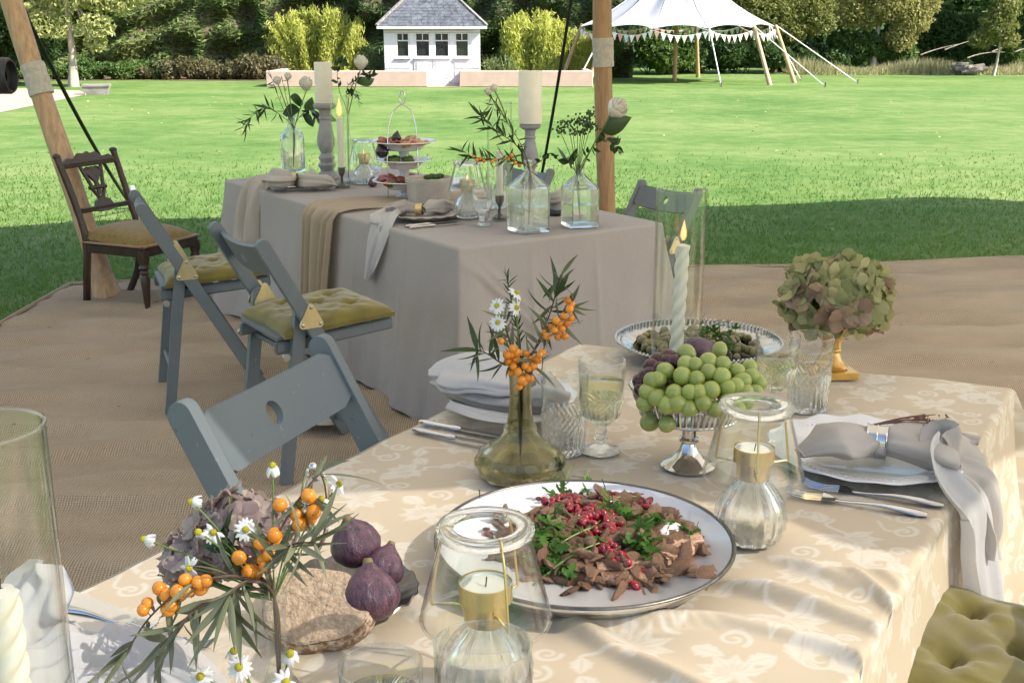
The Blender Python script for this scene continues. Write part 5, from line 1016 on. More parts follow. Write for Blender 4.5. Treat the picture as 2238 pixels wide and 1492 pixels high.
# grapes heaped on the comport
GC, GR = V(CB.x + .012, CB.y - .01, .905), V(.135, .105, .075); cam0 = V(0, 0, HCAM)
def on_heap(px, py, c, r):
    d = norm(np.array(_ray(px, py))); o = (cam0 - c) / r; dd = d / r; a, b, e = dd @ dd, 2 * o @ dd, o @ o - 1; disc = b * b - 4 * a * e
    return cam0 + d * ((-b - math.sqrt(disc)) / (2 * a) if disc > 0 else -b / (2 * a))
t = thing('grape_bunch', 'bunch of green grapes on the pierced silver comport', 'grapes', GC); gm = []
for k in range(3): gm.append(MB().ball((0, 0, 0), (1, 1, 1.06 + .05 * k), 18, 13).mesh('grape', 'grape_green', angle=180))
zl = [(630, 370), (915, 330), (625, 455), (595, 555), (815, 435), (815, 520), (715, 580), (940, 460), (930, 560), (1060, 510), (1170, 480), (1250, 615), (1105, 600), (980, 655), (840, 675), (660, 695), (527, 700), (770, 785), (1130, 690), (985, 780), (470, 800), (275, 790), (320, 945), (465, 965), (655, 830), (1135, 780), (390, 580), (450, 510), (340, 600), (300, 690), (560, 790), (380, 740), (870, 840), (1050, 640), (740, 690), (1180, 560), (700, 470), (1210, 700), (1060, 830)]
m = MB(); pts = []
for zx, zy in zl: pts.append((on_heap(1340 + zx / 3.927, 680 + zy / 3.927, GC, GR), rnd.uniform(.0142, .0180)))
for k in range(34): d = norm(nr.normal(size=3)); d[2] = abs(d[2]) * .8; pts.append((GC + d * GR * .72, .0165))
for p, r0 in pts:
    d = norm(p - GC + nr.normal(0, .02, 3)); put('grape', rnd.choice(gm), t, mat4=xf(p - GC, d, s=r0)); m.tube(bez(p - GC - d * r0 * .9, (p - GC) * .6 + (0, 0, .01), (p - GC) * .35, 5), .0013, 4)
m.tube(spline([(-.08, -.05, .0), (-.03, -.02, .03), (.02, 0, .045), (.06, .0, .03)], 5), .0026, 6); m.build('stalks', 'grape_stalk', t)
t = thing('red_grape_bunch', 'dark red grapes at the left rim of the comport', 'grapes', GC); gr = MB().ball((0, 0, 0), (1, 1, 1.1), 16, 12).mesh('grape', 'grape_red', angle=180)
for zx, zy in ((470, 440), (540, 440), (410, 500), (340, 480), (290, 560), (240, 600), (250, 670), (390, 430), (480, 400), (330, 540)): p = on_heap(1340 + zx / 3.927, 680 + zy / 3.927, GC + V(-.012, .03, .0), GR * V(.98, 1, .95)); put('grape', gr, t, mat4=xf(p - GC, norm(p - GC), s=rnd.uniform(.0145, .017)))
def fig_mesh(): return MB().lathe([(.0001, -1.), (.35, -.97), (.7, -.78), (.95, -.4), (1., -.12), (.92, .22), (.72, .58), (.50, .82), (.33, .98), (.23, 1.1), (.18, 1.2), (.0001, 1.22)], 28, rf=lambda a, r, z: r * (1 + .018 * math.sin(11 * a + 2 * z) + .015 * math.sin(5 * a))).mesh('flesh', 'fig_skin', angle=180)
fgm = fig_mesh(); fsm = MB().lathe([(.19, 1.17), (.16, 1.30), (.13, 1.35), (.0001, 1.36)], 10).mesh('stem', 'fig_stem')
def fig(label, p, r, d): t = thing('fig', label, 'fig', p, group='figs'); t.matrix_basis = xf(p, d, s=(r, r, r * .9), roll=rnd.uniform(0, 6)); put('flesh', fgm, t); put('stem', fsm, t); return t
fig('large upright purple fig at the back of the tarnished dish', g(776, 1185, .835), .0375, (-.25, -.1, 1)); fig('bluish purple fig half hidden between the other two', g(838, 1238, .808), .0315, (.3, .5, .8)); fig('large purple fig at the front right of the tarnished dish', g(810, 1298, .806), .0405, (-.1, .35, 1)); fig('dark fig lying among the grapes on the comport', g(1528, 768, .945), .032, (.8, .3, .4))
# slice of brown bread
t = thing('bread_slice', 'thick slice of brown bread leaning in the tarnished dish', 'bread', g(690, 1332, .792)); n = 48; a = np.arange(n) * 2 * PI / n; out = np.stack([np.cos(a) * .074 * (1 + .06 * np.sin(3 * a + 1)), np.sin(a) * .056 * (1 + .08 * np.sin(2 * a) + .03 * np.sin(7 * a))], 1); G = []
for f, h in ((0.02, .018), (.2, .0182), (.4, .0185), (.6, .0183), (.8, .018), (.95, .0175), (1.0, .014)): G.append(np.c_[out * f, np.full(n, h) + nr.normal(0, .0005, n)])
mb = MB(); mb.grid(np.array(G)[::-1], wrap=True); mb.f.append(tuple(6 * n + j for j in range(n))); c1 = mb.build('crumb', 'bread_crumb', t, angle=50); G = []
for f, h in ((1.0, .0122), (1.05, .004), (1.06, -.010), (1.02, -.020), (.8, -.025), (.05, -.026)): G.append(np.c_[out * f * (1 + nr.normal(0, .008, (n, 1))), np.full(n, h) + nr.normal(0, .001, n)])
mb = MB(); mb.grid(np.array(G)[::-1], wrap=True); mb.build('crust', 'bread_crust', t, angle=180); t.rotation_euler = (R(36), R(6), R(-14))
# shredded meat with pomegranate, parsley, yoghurt
FB = V(PL.x, PL.y, ZT); ML = thing('meat_salad', 'shredded roast meat with pomegranate seeds, parsley and yoghurt on the platter', 'meat dish', FB)
def heap(x, y): return .014 + .047 * math.exp(-(((x - .03) / .172) ** 2 + ((y + .008) / .168) ** 2) ** 2)
mv = []
for k in range(8):
    L = rnd.uniform(.8, 1.2); P = spline([(-.5 * L, 0, 0), (-.2, nr.normal(0, .06), nr.normal(0, .04)), (.15, nr.normal(0, .07), nr.normal(0, .05)), (.5 * L, nr.normal(0, .05), nr.normal(0, .05))], 4); m = MB(); m.tube(P, (.10 + .05 * nr.random(len(P))) * np.array([.75] + [1] * (len(P) - 2) + [.7]), 6); v = m.v[0]; v *= np.array([1, 1.25, .62]) + nr.normal(0, .09, v.shape); mv.append(m.mesh('meat_strip', 'meat' if k % 3 else 'meat_dark', angle=75))
def at_heap(px, py, lift=0.):
    z = .80
    for _ in range(4): p = g(px, py, z); z = ZT + heap(p.x - FB[0], p.y - FB[1]) + lift
    return V(p.x, p.y, z) - FB
regions = [(1080, 1110, 1480, 1180, 62), (1150, 1085, 1430, 1130, 36), (1200, 1210, 1450, 1305, 88), (1390, 1160, 1525, 1275, 48), (1150, 1130, 1440, 1250, 60), (1420, 1090, 1500, 1150, 26), (1070, 1110, 1180, 1240, 40)]
for (x0, y0, x1, y1, n) in regions:
    for k in range(n):
        p = at_heap(nr.uniform(x0, x1), nr.uniform(y0, y1), nr.uniform(-.006, .005))
        if math.hypot(p[0], p[1]) > .185: continue
        s = nr.uniform(.034, .082); a = nr.normal(.15, .8)
        put('meat_strip', rnd.choice(mv), ML, mat4=Matrix.Translation(p) @ Matrix.Rotation(a, 4, 'Z') @ Matrix.Rotation(nr.normal(0, .35), 4, 'Y') @ Matrix.Rotation(nr.uniform(0, 6), 4, 'X') @ Matrix.Diagonal((s, s * .95, s * .8, 1)))
for px, py, L, W, a in ((1370, 1262, .075, .022, .12), (1350, 1235, .062, .02, .1), (1475, 1205, .06, .03, .7), (1270, 1250, .05, .03, -.5), (1500, 1185, .05, .022, .5), (1255, 1145, .05, .016, -.9), (1300, 1105, .06, .018, -.3)):
    m = MB(); m.box((0, 0, 0), (L, W, .02)); v = m.v[0]; m = MB(); G = []
    for u in np.linspace(-.5, .5, 9):
        ring = [(u * L, W / 2 * math.cos(q) * (1 + nr.normal(0, .08)), .009 * math.sin(q) * (1 + nr.normal(0, .12))) for q in (.5, 1.2, 1.9, 2.6, 3.6, 4.3, 5.0, 5.8)]; G.append(ring)
    m.grid(np.array(G), wrap=True); m.f += [tuple(range(8)), tuple(range(64, 72))[::-1]]; p = at_heap(px, py, .004); o = m.build('meat_slice', rnd.choice(['meat', 'meat_dark']), ML, angle=60); o.matrix_basis = Matrix.Translation(p) @ Matrix.Rotation(a, 4, 'Z') @ Matrix.Rotation(.25, 4, 'X')
for px, py, r in ((1455, 1160, .026), (1110, 1105, .024), (1345, 1105, .018), (1385, 1170, .02), (1180, 1150, .014)):
    m = MB(); m.ball((0, 0, 0), (r * 1.25, r, r * .55), 16, 9); v = m.v[0]; v *= 1 + .12 * np.sin(v[:, :1] * 160) * np.cos(v[:, 1:2] * 140); m.build('yoghurt_dollop', 'yoghurt', ML, angle=180, loc=at_heap(px, py, .0))
sm = [MB().ball((0, 0, 0), (.0070, .0062, .0088 + .001 * k), 9, 7).mesh('pomegranate_seed', 'seed_red', angle=180) for k in range(2)]
clus = [(1150, 1078, 42, 14, 26), (1205, 1088, 30, 20, 22), (1330, 1062, 34, 16, 30), (1385, 1078, 24, 12, 14), (1300, 1118, 30, 16, 28), (1335, 1150, 16, 26, 22), (1265, 1132, 22, 12, 12), (1325, 1195, 20, 14, 16), (1355, 1215, 14, 8, 10), (1410, 1100, 16, 10, 8), (1105, 1090, 22, 8, 8), (1240, 1100, 26, 10, 14), (1290, 1160, 26, 22, 12)]
sp_ = [(x + nr.normal(0, sx * .6), y + nr.normal(0, sy * .6)) for x, y, sx, sy, n in clus for _ in range(int(n * .9))] + [(1388, 1282), (1355, 1296), (1410, 1243), (1290, 1195), (1415, 1210), (1372, 1225), (1215, 1185), (1030 + 38, 1168)]
for px, py in sp_: py = py + max(0, 1092 - py) * .55; put('pomegranate_seed', rnd.choice(sm), ML, mat4=Matrix.Translation(at_heap(px, py, .0115)) @ Matrix.Rotation(nr.uniform(0, 6), 4, 'Z') @ Matrix.Rotation(nr.uniform(0, 3), 4, 'X'))
def parsley_mesh(k):
    m = MB(); q = np.random.default_rng(k)
    for a, L in ((-.9, .7), (0, 1.), (.9, .7)):
        base = V(0.0, 0, 0); d = V(math.cos(a), math.sin(a), 0); s_ = V(-d[1], d[0], 0); lob = [(0, .04), (.25, .14), (.35, .36), (.48, .16), (.58, .40), (.70, .18), (.82, .30), (1., .03)]
        up = lambda u, w: V(0, 0, .12 * math.sin(u * 3 + k) + .25 * w * w + q.normal(0, .03)); Lf = [base + d * u * L + s_ * w * L * .8 + up(u, w) for u, w in lob]; Rt = [base + d * u * L - s_ * w * L * .8 + up(u, w) for u, w in lob]; C = [base + d * u * L + up(u, 0) - V(0, 0, .03) for u, w in lob]; m.grid(np.array([Lf, C, Rt]))
    m.tube([(0, 0, 0), (-.5, .05, -.05), (-1.1, 0, -.12)], .035, 5); return m.mesh('parsley_leaf', 'parsley', smooth=True, angle=180)
pm = [parsley_mesh(k) for k in range(5)]
for px, py, n, sp in ((1250, 1055, 8, 22), (1050, 1105, 3, 8), (1190, 1150, 8, 22), (1200, 1205, 9, 24), (1250, 1165, 7, 22), (1370, 1120, 7, 24), (1385, 1165, 8, 26), (1400, 1195, 7, 20), (1330, 1090, 4, 18), (1440, 1140, 6, 20), (1205, 1240, 6, 14), (1512, 1160, 2, 8), (1300, 1180, 5, 24), (1160, 1170, 4, 12), (1230, 1080, 4, 16)):
    for k in range(n): s = nr.uniform(.018, .032); put('parsley_leaf', rnd.choice(pm), ML, mat4=Matrix.Translation(at_heap(px + nr.normal(0, sp), py + nr.normal(0, sp * .6), .012 + nr.uniform(0, .008))) @ Matrix.Rotation(nr.uniform(0, 6.3), 4, 'Z') @ Matrix.Rotation(nr.normal(0, .5), 4, 'Y') @ Matrix.Rotation(nr.normal(0, .4), 4, 'X') @ Matrix.Scale(s, 4))
for a, b in (((1180, 1215), (1300, 1150)), ((1195, 1250), (1310, 1185)), ((1320, 1100), (1390, 1090)), ((1235, 1050), (1255, 1015)), ((1275, 1055), (1290, 1025))): p, e = at_heap(*a, .016), at_heap(*b, .02); MB().tube(bez(p, (p + e) / 2 + (0, 0, .012), e, 6), .0012, 5).build('parsley_stalk', 'parsley_stem', ML)
# crumbs on the platter
m = MB()
for k in range(16): m.ball(at_heap(nr.uniform(1490, 1560), nr.uniform(1110, 1250)) * (1, 1, 0) + (0, 0, .0145), nr.uniform(.0012, .003), 5, 4)
o = m.build('crumbs', 'meat_dark', ML, kind='stuff')
# olives and herbs in the silver dish
om = MB().ball((0, 0, 0), (1, 1, 1.2), 12, 9).mesh('olive', 'olive', angle=180); t = thing('marinated_olives', 'green brown olives filling the beaded silver dish', 'olives', SD)
for k in range(150): a = nr.uniform(0, 6.28); r = .152 * math.sqrt(nr.random()); put('olive', om, t, mat4=xf((math.cos(a) * r, math.sin(a) * r, .026 + .016 * nr.random() * (1 - r / .15) + .01), nr.normal(size=3), s=nr.uniform(.0095, .0125)))
t = thing('herb_sprig', 'tuft of green herbs on top of the olives', 'herbs', V(*g(1556, 725, .83)))
for k in range(46): put('herb_leaf', rnd.choice(pm), t, mat4=Matrix.Translation(nr.normal(0, 1, 3) * (.026, .018, .014)) @ Matrix.Rotation(nr.uniform(0, 6.3), 4, 'Z') @ Matrix.Rotation(nr.normal(0, .8), 4, 'Y') @ Matrix.Scale(nr.uniform(.013, .022), 4))
# ------------------------------------------------------------------ flowers on the near table
leaf_mat('leaf_silver', (.10, .12, .065), (.23, .24, .155), .55, .2); leaf_mat('leaf_dark', (.035, .065, .025), (.075, .11, .045), .45, .2); M('twig', (.11, .065, .045), .8, var=.3); M('stem_green', (.13, .20, .05), .6); M('berry', (.78, .27, .015), .25, var=.12, sss=.2, coat=.3, rand=.10)
M('berry_brown', (.40, .15, .03), .5, var=.2); leaf_mat('petal_white', (.78, .78, .76), (.84, .84, .83), .6, .25); M('disc_yellow', (.58, .50, .03), .8, var=.2, scale=300, bump=.8, bscale=900, bdist=.002, rand=.12)
leaf_mat('hydrangea_green', (.20, .235, .09), (.46, .43, .23), .6, .35); leaf_mat('hydrangea_mauve', (.30, .22, .22), (.48, .40, .34), .7, .3); leaf_mat('hydrangea_pink', (.30, .19, .14), (.42, .32, .22), .6, .3); leaf_mat('rose_white', (.72, .69, .62), (.78, .76, .70), .6, .25); leaf_mat('leaf_broad', (.022, .055, .018), (.05, .10, .03), .35, .15); M('sedum', (.055, .10, .035), .7, var=.3, rand=.2)
def willow(k, wd=.075, bend=.25):
    G = []
    for u in np.linspace(0, 1, 9): w = wd * math.sin(max(.02, u) ** .8 * PI) * (1 - .15 * u) + .004; x = bend * u * u; G.append([(x + .5 * w, -w, u - .1 * u * u * bend), (x, 0, u - .1 * u * u * bend), (x + .5 * w, w, u - .1 * u * u * bend)])
    return np.array(G)
def leafset(mat, name='leaf', wd=.075): return [MB().grid(willow(k, wd, b)).mesh(name, mat, angle=180) for k, b in enumerate((.05, .25, .45, -.2))]
LS, LD = leafset('leaf_silver', wd=.062), leafset('leaf_dark', wd=.075); LB2 = leafset('leaf_broad', wd=.30); bm = MB().ball((0, 0, 0), (1, 1, 1.06), 14, 10).mesh('berry', 'berry', angle=180); bt_ = MB().ball((0, 0, .98), (.16, .16, .12), 6, 4).mesh('tip', 'berry_brown')
def lmat(p, d, L, roll=None): return xf(p, d, s=L, roll=rnd.uniform(0, 6.28) if roll is None else roll)
def sprig(label, pts, nl, ll, lset, berries=(), br=.0062, group=None, name='berry_sprig', cat='sprig', r=.0022, tmat='twig', spread=1., start=.1, along=.5, droop=0., ends=()):
    P = spline(pts, 8); o = V(*P[0]); t = thing(name, label, cat, o, group=group); P = P - o; MB().tube(P, np.linspace(r, r * .4, len(P)), 6).build('stem', tmat, t)
    for k in range(nl):
        f = start + (1 - start) * (k + rnd.random()) / nl; i = min(len(P) - 2, int(f * (len(P) - 1))); p = P[i] + (P[i + 1] - P[i]) * (f * (len(P) - 1) - i); d = norm(P[i + 1] - P[i]) * along + norm(nr.normal(size=3)) * spread - V(0, 0, droop); put('leaf', rnd.choice(lset), t, mat4=lmat(p, norm(d), ll * rnd.uniform(.65, 1.25)))
    for b in berries:
        p = V(*b) - o; b_ = put('berry', bm, t, mat4=xf(p, norm(nr.normal(size=3) + (0, -.3, .3)), s=br * rnd.uniform(.88, 1.12))); put('tip', bt_, b_); j = np.argmin(np.linalg.norm(P - p, axis=1)); MB().tube([P[j], (P[j] + p) / 2 + (0, 0, .001), p], .0008, 4).build('berry_stalk', tmat, t)
    return t
def petal_mb(L, W, cup=.12, tip=.9): return np.array([[(u * L, w * W * math.sin(min(1, .12 + u * .98) * PI * .86 + .25) ** .7, cup * L * u * u - .1 * L * (w * w)) for w in (-1, -.5, 0, .5, 1)] for u in np.linspace(0, 1, 6)])
pw = [MB().grid(petal_mb(1, .30, c)).mesh('petal', 'petal_white', angle=180) for c in (-.25, .05, -.6)]
dm = MB().lathe([(.42, -.12), (.46, .05), (.42, .26), (.28, .45), (.12, .53), (.0001, .55)], 18).mesh('centre', 'disc_yellow', angle=180)
def daisy(label, head, face, base, s=.0115, petals=13, missing=0, refl=0, name='chamomile', bend=(0, 0, .01)):
    head, base = V(*head), V(*base); t = thing(name, label, 'flower', base, group='small white daisies in the vases'); z = norm(face); MB().tube(bez((0, 0, 0), (head - base) * .5 + V(*bend), head - base - z * s * .1, 8), .0011, 5).build('stem', 'stem_green', t)
    m4 = xf(head - base, z, s=s); put('centre', dm, t, mat4=m4)
    for k in range(petals):
        if k < missing: continue
        a = k * 2 * PI / petals + rnd.uniform(-.12, .12); put('petal', pw[refl], t, mat4=m4 @ Matrix.Rotation(a, 4, 'Z') @ Matrix.Translation((.36, 0, .02)) @ Matrix.Rotation(rnd.uniform(-.2, .3) + .35 * refl, 4, 'Y') @ Matrix.Diagonal((1.15, 1.0, 1, 1)))
    return t
def floret(k, mat, s=1.):
    m = MB(); q = np.random.default_rng(k)
    for j in range(4):
        a = j * PI / 2 + q.normal(0, .12); X = np.array([[(u, w * .56 * math.sqrt(max(.002, 1 - ((u - .56) / .53) ** 2)), .28 * u * u - .12 * w * w + .06 * math.sin(7 * w + k + j) * u) for w in np.linspace(-1, 1, 7)] for u in np.linspace(0.03, 1, 7)]); X[:, :, 0] *= 1 - .10 * (X[:, :, 1] / .5) ** 2; c, sn = math.cos(a), math.sin(a); Y = X.copy(); Y[:, :, 0] = X[:, :, 0] * c - X[:, :, 1] * sn; Y[:, :, 1] = X[:, :, 0] * sn + X[:, :, 1] * c; Y[:, :, 2] += .05 * (j % 2); m.grid(Y)
    m.ball((0, 0, .05), .06, 6, 4); return m.mesh('floret', mat, angle=180)
def hydrangea(label, c, rad, n, fs, mat, stem_to, cut_low=-.6):
    c = V(*c); t = thing('hydrangea', label, 'flower', c); fm = [floret(k, mat) for k in range(6)] + ([floret(9, 'hydrangea_pink')] if 'green' in mat else []); MB().tube(bez((0, 0, 0), (0, 0, -.04), V(*stem_to) - c, 7), .0035, 7).build('stem', 'stem_green', t); m = MB(); i = np.arange(n) + .5; ph = np.arccos(1 - (1 - cut_low) * i / n); th = PI * (1 + 5 ** .5) * i
    for a, b in zip(ph, th):
        d = norm(V(math.cos(b) * math.sin(a), math.sin(b) * math.sin(a), math.cos(a)) + nr.normal(0, .10, 3)); p = d * rad * nr.uniform(.80, 1.0); put('floret', rnd.choice(fm), t, mat4=xf(p, norm(d + nr.normal(0, .28, 3)), s=fs * nr.uniform(.8, 1.25), roll=rnd.uniform(0, 6))); m.tube([p * .25 + (0, 0, -.01), p * .97], .0008, 4)
    m.build('floret_stalks', 'stem_green', t); return t
hc = V(*gy(1826, 652, HV.y + .005)); hydrangea('large green hydrangea head in the gold goblet vase', hc, V(.128, .115, .098), 118, .030, 'hydrangea_green', (HV.x, HV.y, ZT + .10), -.75)
# sea buckthorn and rosemary in the olive bottle vase
Y0 = OV.y; W = lambda px, py, dy=0.: V(*gy(px, py, Y0 + dy)); mouth = V(OV.x, OV.y, ZT + .19); foot = V(OV.x, OV.y, ZT + .03); gb = 'sea buckthorn sprigs in the olive glass vase'
bl = lambda L, dy=-.01: [W(x, y, dy + rnd.uniform(-.012, .012)) for x, y in L]
sprig('sea buckthorn sprig with orange berries leaning to the right in the olive vase', [foot, mouth, W(1165, 770), W(1200, 720, .01), W(1235, 675, .01), W(1250, 640, .0)], 17, .060, LS, bl([(1245, 675), (1232, 690), (1222, 705), (1240, 705), (1250, 695), (1228, 718), (1212, 722), (1215, 700), (1205, 715), (1235, 735), (1220, 735), (1195, 735), (1190, 728), (1247, 665), (1240, 655)]), .0072, gb, spread=.8, start=.45)
sprig('sea buckthorn sprig with orange berries standing low in the olive vase mouth', [foot, mouth, W(1125, 780, -.01), W(1110, 730, -.02), W(1100, 690, -.01)], 20, .058, LS, bl([(1095, 745), (1120, 760), (1118, 775), (1128, 785), (1110, 790), (1122, 800), (1132, 812), (1140, 830), (1120, 812), (1150, 826), (1108, 775), (1130, 770), (1145, 835), (1160, 827), (1115, 812), (1135, 845)], -.025), .0074, gb, spread=.9, start=.35)
sprig('sea buckthorn sprig with orange berries at the right of the olive vase mouth', [foot, mouth, W(1160, 800, -.01), W(1185, 770, -.02), W(1195, 735, -.02)], 14, .055, LS, bl([(1150, 772), (1160, 785), (1175, 785), (1180, 775), (1165, 800), (1155, 805), (1185, 770), (1148, 800)], -.025), .0072, gb, spread=.9, start=.4)
sprig('olive leaved sprig spreading left from the olive glass vase', [foot, mouth, W(1090, 790, -.02), W(1060, 770, -.03), W(1040, 765, -.03)], 18, .062, LD, group=gb, spread=.7, start=.35, name='leaf_sprig')
sprig('dark leaved twig rising over the right berries of the olive vase', [foot, mouth, W(1170, 760, .02), W(1200, 690, .02), W(1215, 640, .02), W(1225, 600, .0)], 20, .058, LD, group=gb, spread=.75, start=.5, name='leaf_sprig')
sprig('rosemary sprig standing tallest in the olive glass vase', [foot, mouth, W(1135, 740), W(1120, 670), W(1108, 600)], 64, .020, LD, group=gb, name='rosemary_sprig', spread=.7, start=.42, along=.8)
for px, py, lab, f in ((1086, 668, 'white daisy highest left in the olive glass vase', (-.3, -.8, .5)), (1088, 705, 'white daisy lower left in the olive glass vase', (-.1, -.7, .6)), (1128, 640, 'white daisy turned aside below the rosemary tip', (.5, -.2, .6)), (1128, 672, 'small white daisy right of the rosemary stem', (.6, -.5, .2))): daisy(lab, W(px, py, -.03), f, mouth, .0105)
# posy at the lower left
VB = g(614, 1560, ZT); t = thing('posy_vase', 'slim clear glass bud vase holding the posy', 'vase', VB)
MB().lathe([(.0001, 0), (.036, 0), (.040, .005), (.041, .016), (.032, .032), (.019, .048), (.0135, .065), (.012, .10), (.0125, .14), (.016, .165), (.0145, .165), (.0108, .14), (.0103, .10), (.0118, .066), (.017, .049), (.030, .031), (.037, .017), (.034, .009), (.0001, .008)], 40, rf=lambda a, r, z: r * (1 + .02 * math.cos(12 * a) * (z > .04))).build('glass', 'glass_green', t, angle=60); MB().lathe([(.0001, .009), (.034, .010), (.036, .018), (.029, .031), (.016, .05), (.0001, .052)], 30).build('water', 'water', t)
Y1 = VB.y + .02; W = lambda px, py, dy=0.: V(*gy(px, py, Y1 + dy)); mouth = V(VB.x, VB.y, ZT + .155); foot = V(VB.x, VB.y, ZT + .02); gp = 'flower sprigs of the front posy'
hydrangea('faded mauve hydrangea head behind the posy berries', W(520, 1168, .06), V(.062, .06, .052), 78, .0165, 'hydrangea_mauve', mouth, -.8); hydrangea('small faded mauve hydrangea head at the left of the posy', W(422, 1222, .05), V(.034, .04, .038), 34, .0165, 'hydrangea_mauve', mouth, -.9)
bl = lambda L, dy=-.015: [W(x, y, dy + rnd.uniform(-.01, .01)) for x, y in L]
sprig('sea buckthorn branch with large orange berries arching over the posy to the right', [foot, mouth, W(560, 1245, -.01), W(600, 1180, -.02), W(640, 1110, -.01), W(680, 1055, .01), W(705, 1030, .02)], 22, .062, LS, bl([(648, 1123), (612, 1103), (675, 1083), (686, 1118), (678, 1130), (600, 1168), (570, 1185), (655, 1145), (577, 1222), (590, 1212), (560, 1248), (545, 1248), (625, 1215), (605, 1180), (580, 1235), (522, 1218)]), .0082, gp, spread=.9, start=.35, droop=.3)
sprig('sea buckthorn branch with orange berries hanging down left of the posy', [foot, mouth, W(530, 1262, -.03), W(470, 1262, -.04), W(400, 1285, -.05), W(330, 1345, -.05), W(285, 1410, -.05), W(262, 1450, -.05)], 24, .060, LS, bl([(450, 1268), (432, 1272), (438, 1285), (405, 1266), (410, 1290), (395, 1300), (348, 1285), (365, 1300), (375, 1322), (368, 1330), (313, 1332), (322, 1318), (388, 1292)], -.045), .0082, gp, spread=.8, start=.3, droop=.35)
sprig('silvery leaf sprig fanning out over the bread slice', [foot, mouth, W(590, 1235, -.04), W(640, 1190, -.05), W(690, 1185, -.06)], 24, .062, LS, group=gp, name='leaf_sprig', spread=.9, start=.5, droop=.35); sprig('silvery leaf sprig hanging in front of the posy vase', [foot, mouth, W(545, 1270, -.06), W(510, 1290, -.08), W(490, 1320, -.09)], 18, .07, LS, group=gp, name='leaf_sprig', spread=.8, start=.5, droop=.7); sprig('silvery leaf sprig drooping over the forks', [foot, mouth, W(500, 1300, -.03), W(430, 1330, -.04), W(380, 1380, -.05), W(330, 1440, -.05)], 16, .062, LS, group=gp, name='leaf_sprig', spread=.7, start=.45, droop=.4)
sprig('dark green leaf sprig inside the middle of the posy', [foot, mouth, W(525, 1240, 0), W(510, 1190, .0), W(490, 1150, .01)], 16, .036, LB2, group=gp, name='leaf_sprig', spread=.9, start=.4)
for px, py, dy, f, lab, mi, rf in ((596, 1018, 0, (-.1, -.2, 1), 'chamomile standing tallest against the grey chair leg', 0, 2), (418, 1096, .02, (-.9, -.35, .2), 'chamomile at the upper left of the posy facing left', 0, 2), (316, 1178, .0, (-.9, -.1, .2), 'chamomile reaching out farthest left of the posy', 0, 2), (740, 1057, .02, (.75, -.4, .3), 'chamomile at the far right of the posy above the fig', 4, 0), (537, 1157, -.02, (.2, -.8, .5), 'chamomile at the middle of the mauve hydrangea', 0, 0), (466, 1163, -.01, (.1, -.6, .5), 'chamomile with few petals left of the posy middle', 5, 0), (434, 1162, -.02, (-.3, -.8, .4), 'nearly bare yellow chamomile beside the mauve petals', 9, 2), (414, 1241, -.02, (-.4, -.8, .2), 'chamomile low on the left of the posy', 2, 0), (652, 1100, .0, (-.1, -.7, .6), 'greenish chamomile between the upper orange berries', 7, 0), (702, 1090, .01, (.3, -.6, .6), 'bare greenish chamomile beside the upper right twig', 10, 0), (522, 1457, -.05, (.0, -.75, .65), 'open chamomile at the bottom of the posy facing the viewer', 0, 1), (512, 1422, -.03, (.1, -.4, .9), 'chamomile just above the lowest open one', 4, 2), (634, 1428, -.03, (.05, -.5, .85), 'large headed chamomile right of the vase neck', 0, 2), (438, 1478, -.04, (-.1, -.5, .8), 'pale chamomile at the lower picture edge', 0, 1), (625, 1490, -.05, (.2, -.7, .4), 'chamomile cut by the lower picture edge near the vase', 3, 1)):
    daisy(lab, W(px, py, dy), f, mouth if py < 1300 else V(VB.x - .01, VB.y - .03, ZT + .01) if px < 560 else foot, .0094 if py < 1400 else .0112, 14, mi, rf)
# looped silver handle behind the posy
t = thing('wire_handle', 'looped silver handle rising behind the posy', 'handle', W(690, 1040, .05)); o_ = W(690, 1040, .05); MB().tube(spline([W(655, 1150, .05) - o_, W(664, 1065, .05) - o_, W(676, 1026, .05) - o_, W(700, 1030, .05) - o_, W(715, 1075, .05) - o_, W(712, 1160, .05) - o_, W(690, 1210, .05) - o_], 6), .0028, 8).build('loop', 'silver', t); MB().ball(W(684, 1020, .05) - o_, .006, 8, 6).build('knop', 'silver', t); MB().tube([W(655, 1150, .05) - o_, V(-.03, .0, -.0) * 1 + W(655, 1300, .05) - o_], .0028, 6).build('shank', 'silver', t)
# ------------------------------------------------------------------ far table
ZF = .7545
def F(px, py, z=ZF): return g(px, py, z)
def candlestick(label, cl, loc, h, pr, ph):
    t = thing('candlestick', label, 'candlestick', loc, group='grey turned candlesticks'); k = h / .40
    MB().lathe([(.0001, 0), (.062, 0), (.064, .012), (.052, .022), (.045, .035), (.036, .045), (.04, .06), (.05, .072), (.05, .082), (.036, .092), (.04, .102), (.046, .118), (.04, .128), (.03, .14), (.04, .16), (.05, .19), (.049, .22), (.04, .26), (.032, .30), (.03, .315), (.036, .32), (.036, .327), (.03, .333), (.031, .35), (.034, .365), (.052, .372), (.062, .38), (.064, .392), (.058, .40), (.0001, .40)], 32).build('shaft', 'grey_turned', t); t.scale = (k * .95, k * .95, k)
    c = thing('pillar_candle', cl, 'candle', (loc[0], loc[1], loc[2] + h + .001)); MB().lathe([(pr * .98, 0), (pr, .004), (pr, ph - .004), (pr * .96, ph), (pr * .8, ph - .002), (.0001, ph - .003)], 32).build('wax', 'wax', c); MB().tube([(0, 0, ph - .004), (0, 0, ph + .008)], .0013, 5).build('wick', 'wick', c)
_s = lambda p: FPX / (p.y * math.cos(PITCH) + (HCAM - p.z) * math.sin(PITCH))
p1 = F(716, 392); candlestick('grey turned candlestick at the far end of the far table', 'tall ivory pillar candle beside the white tulip', p1, 158 / _s(p1) * 1.03, 19 / _s(p1), 84 / _s(p1) * 1.02)
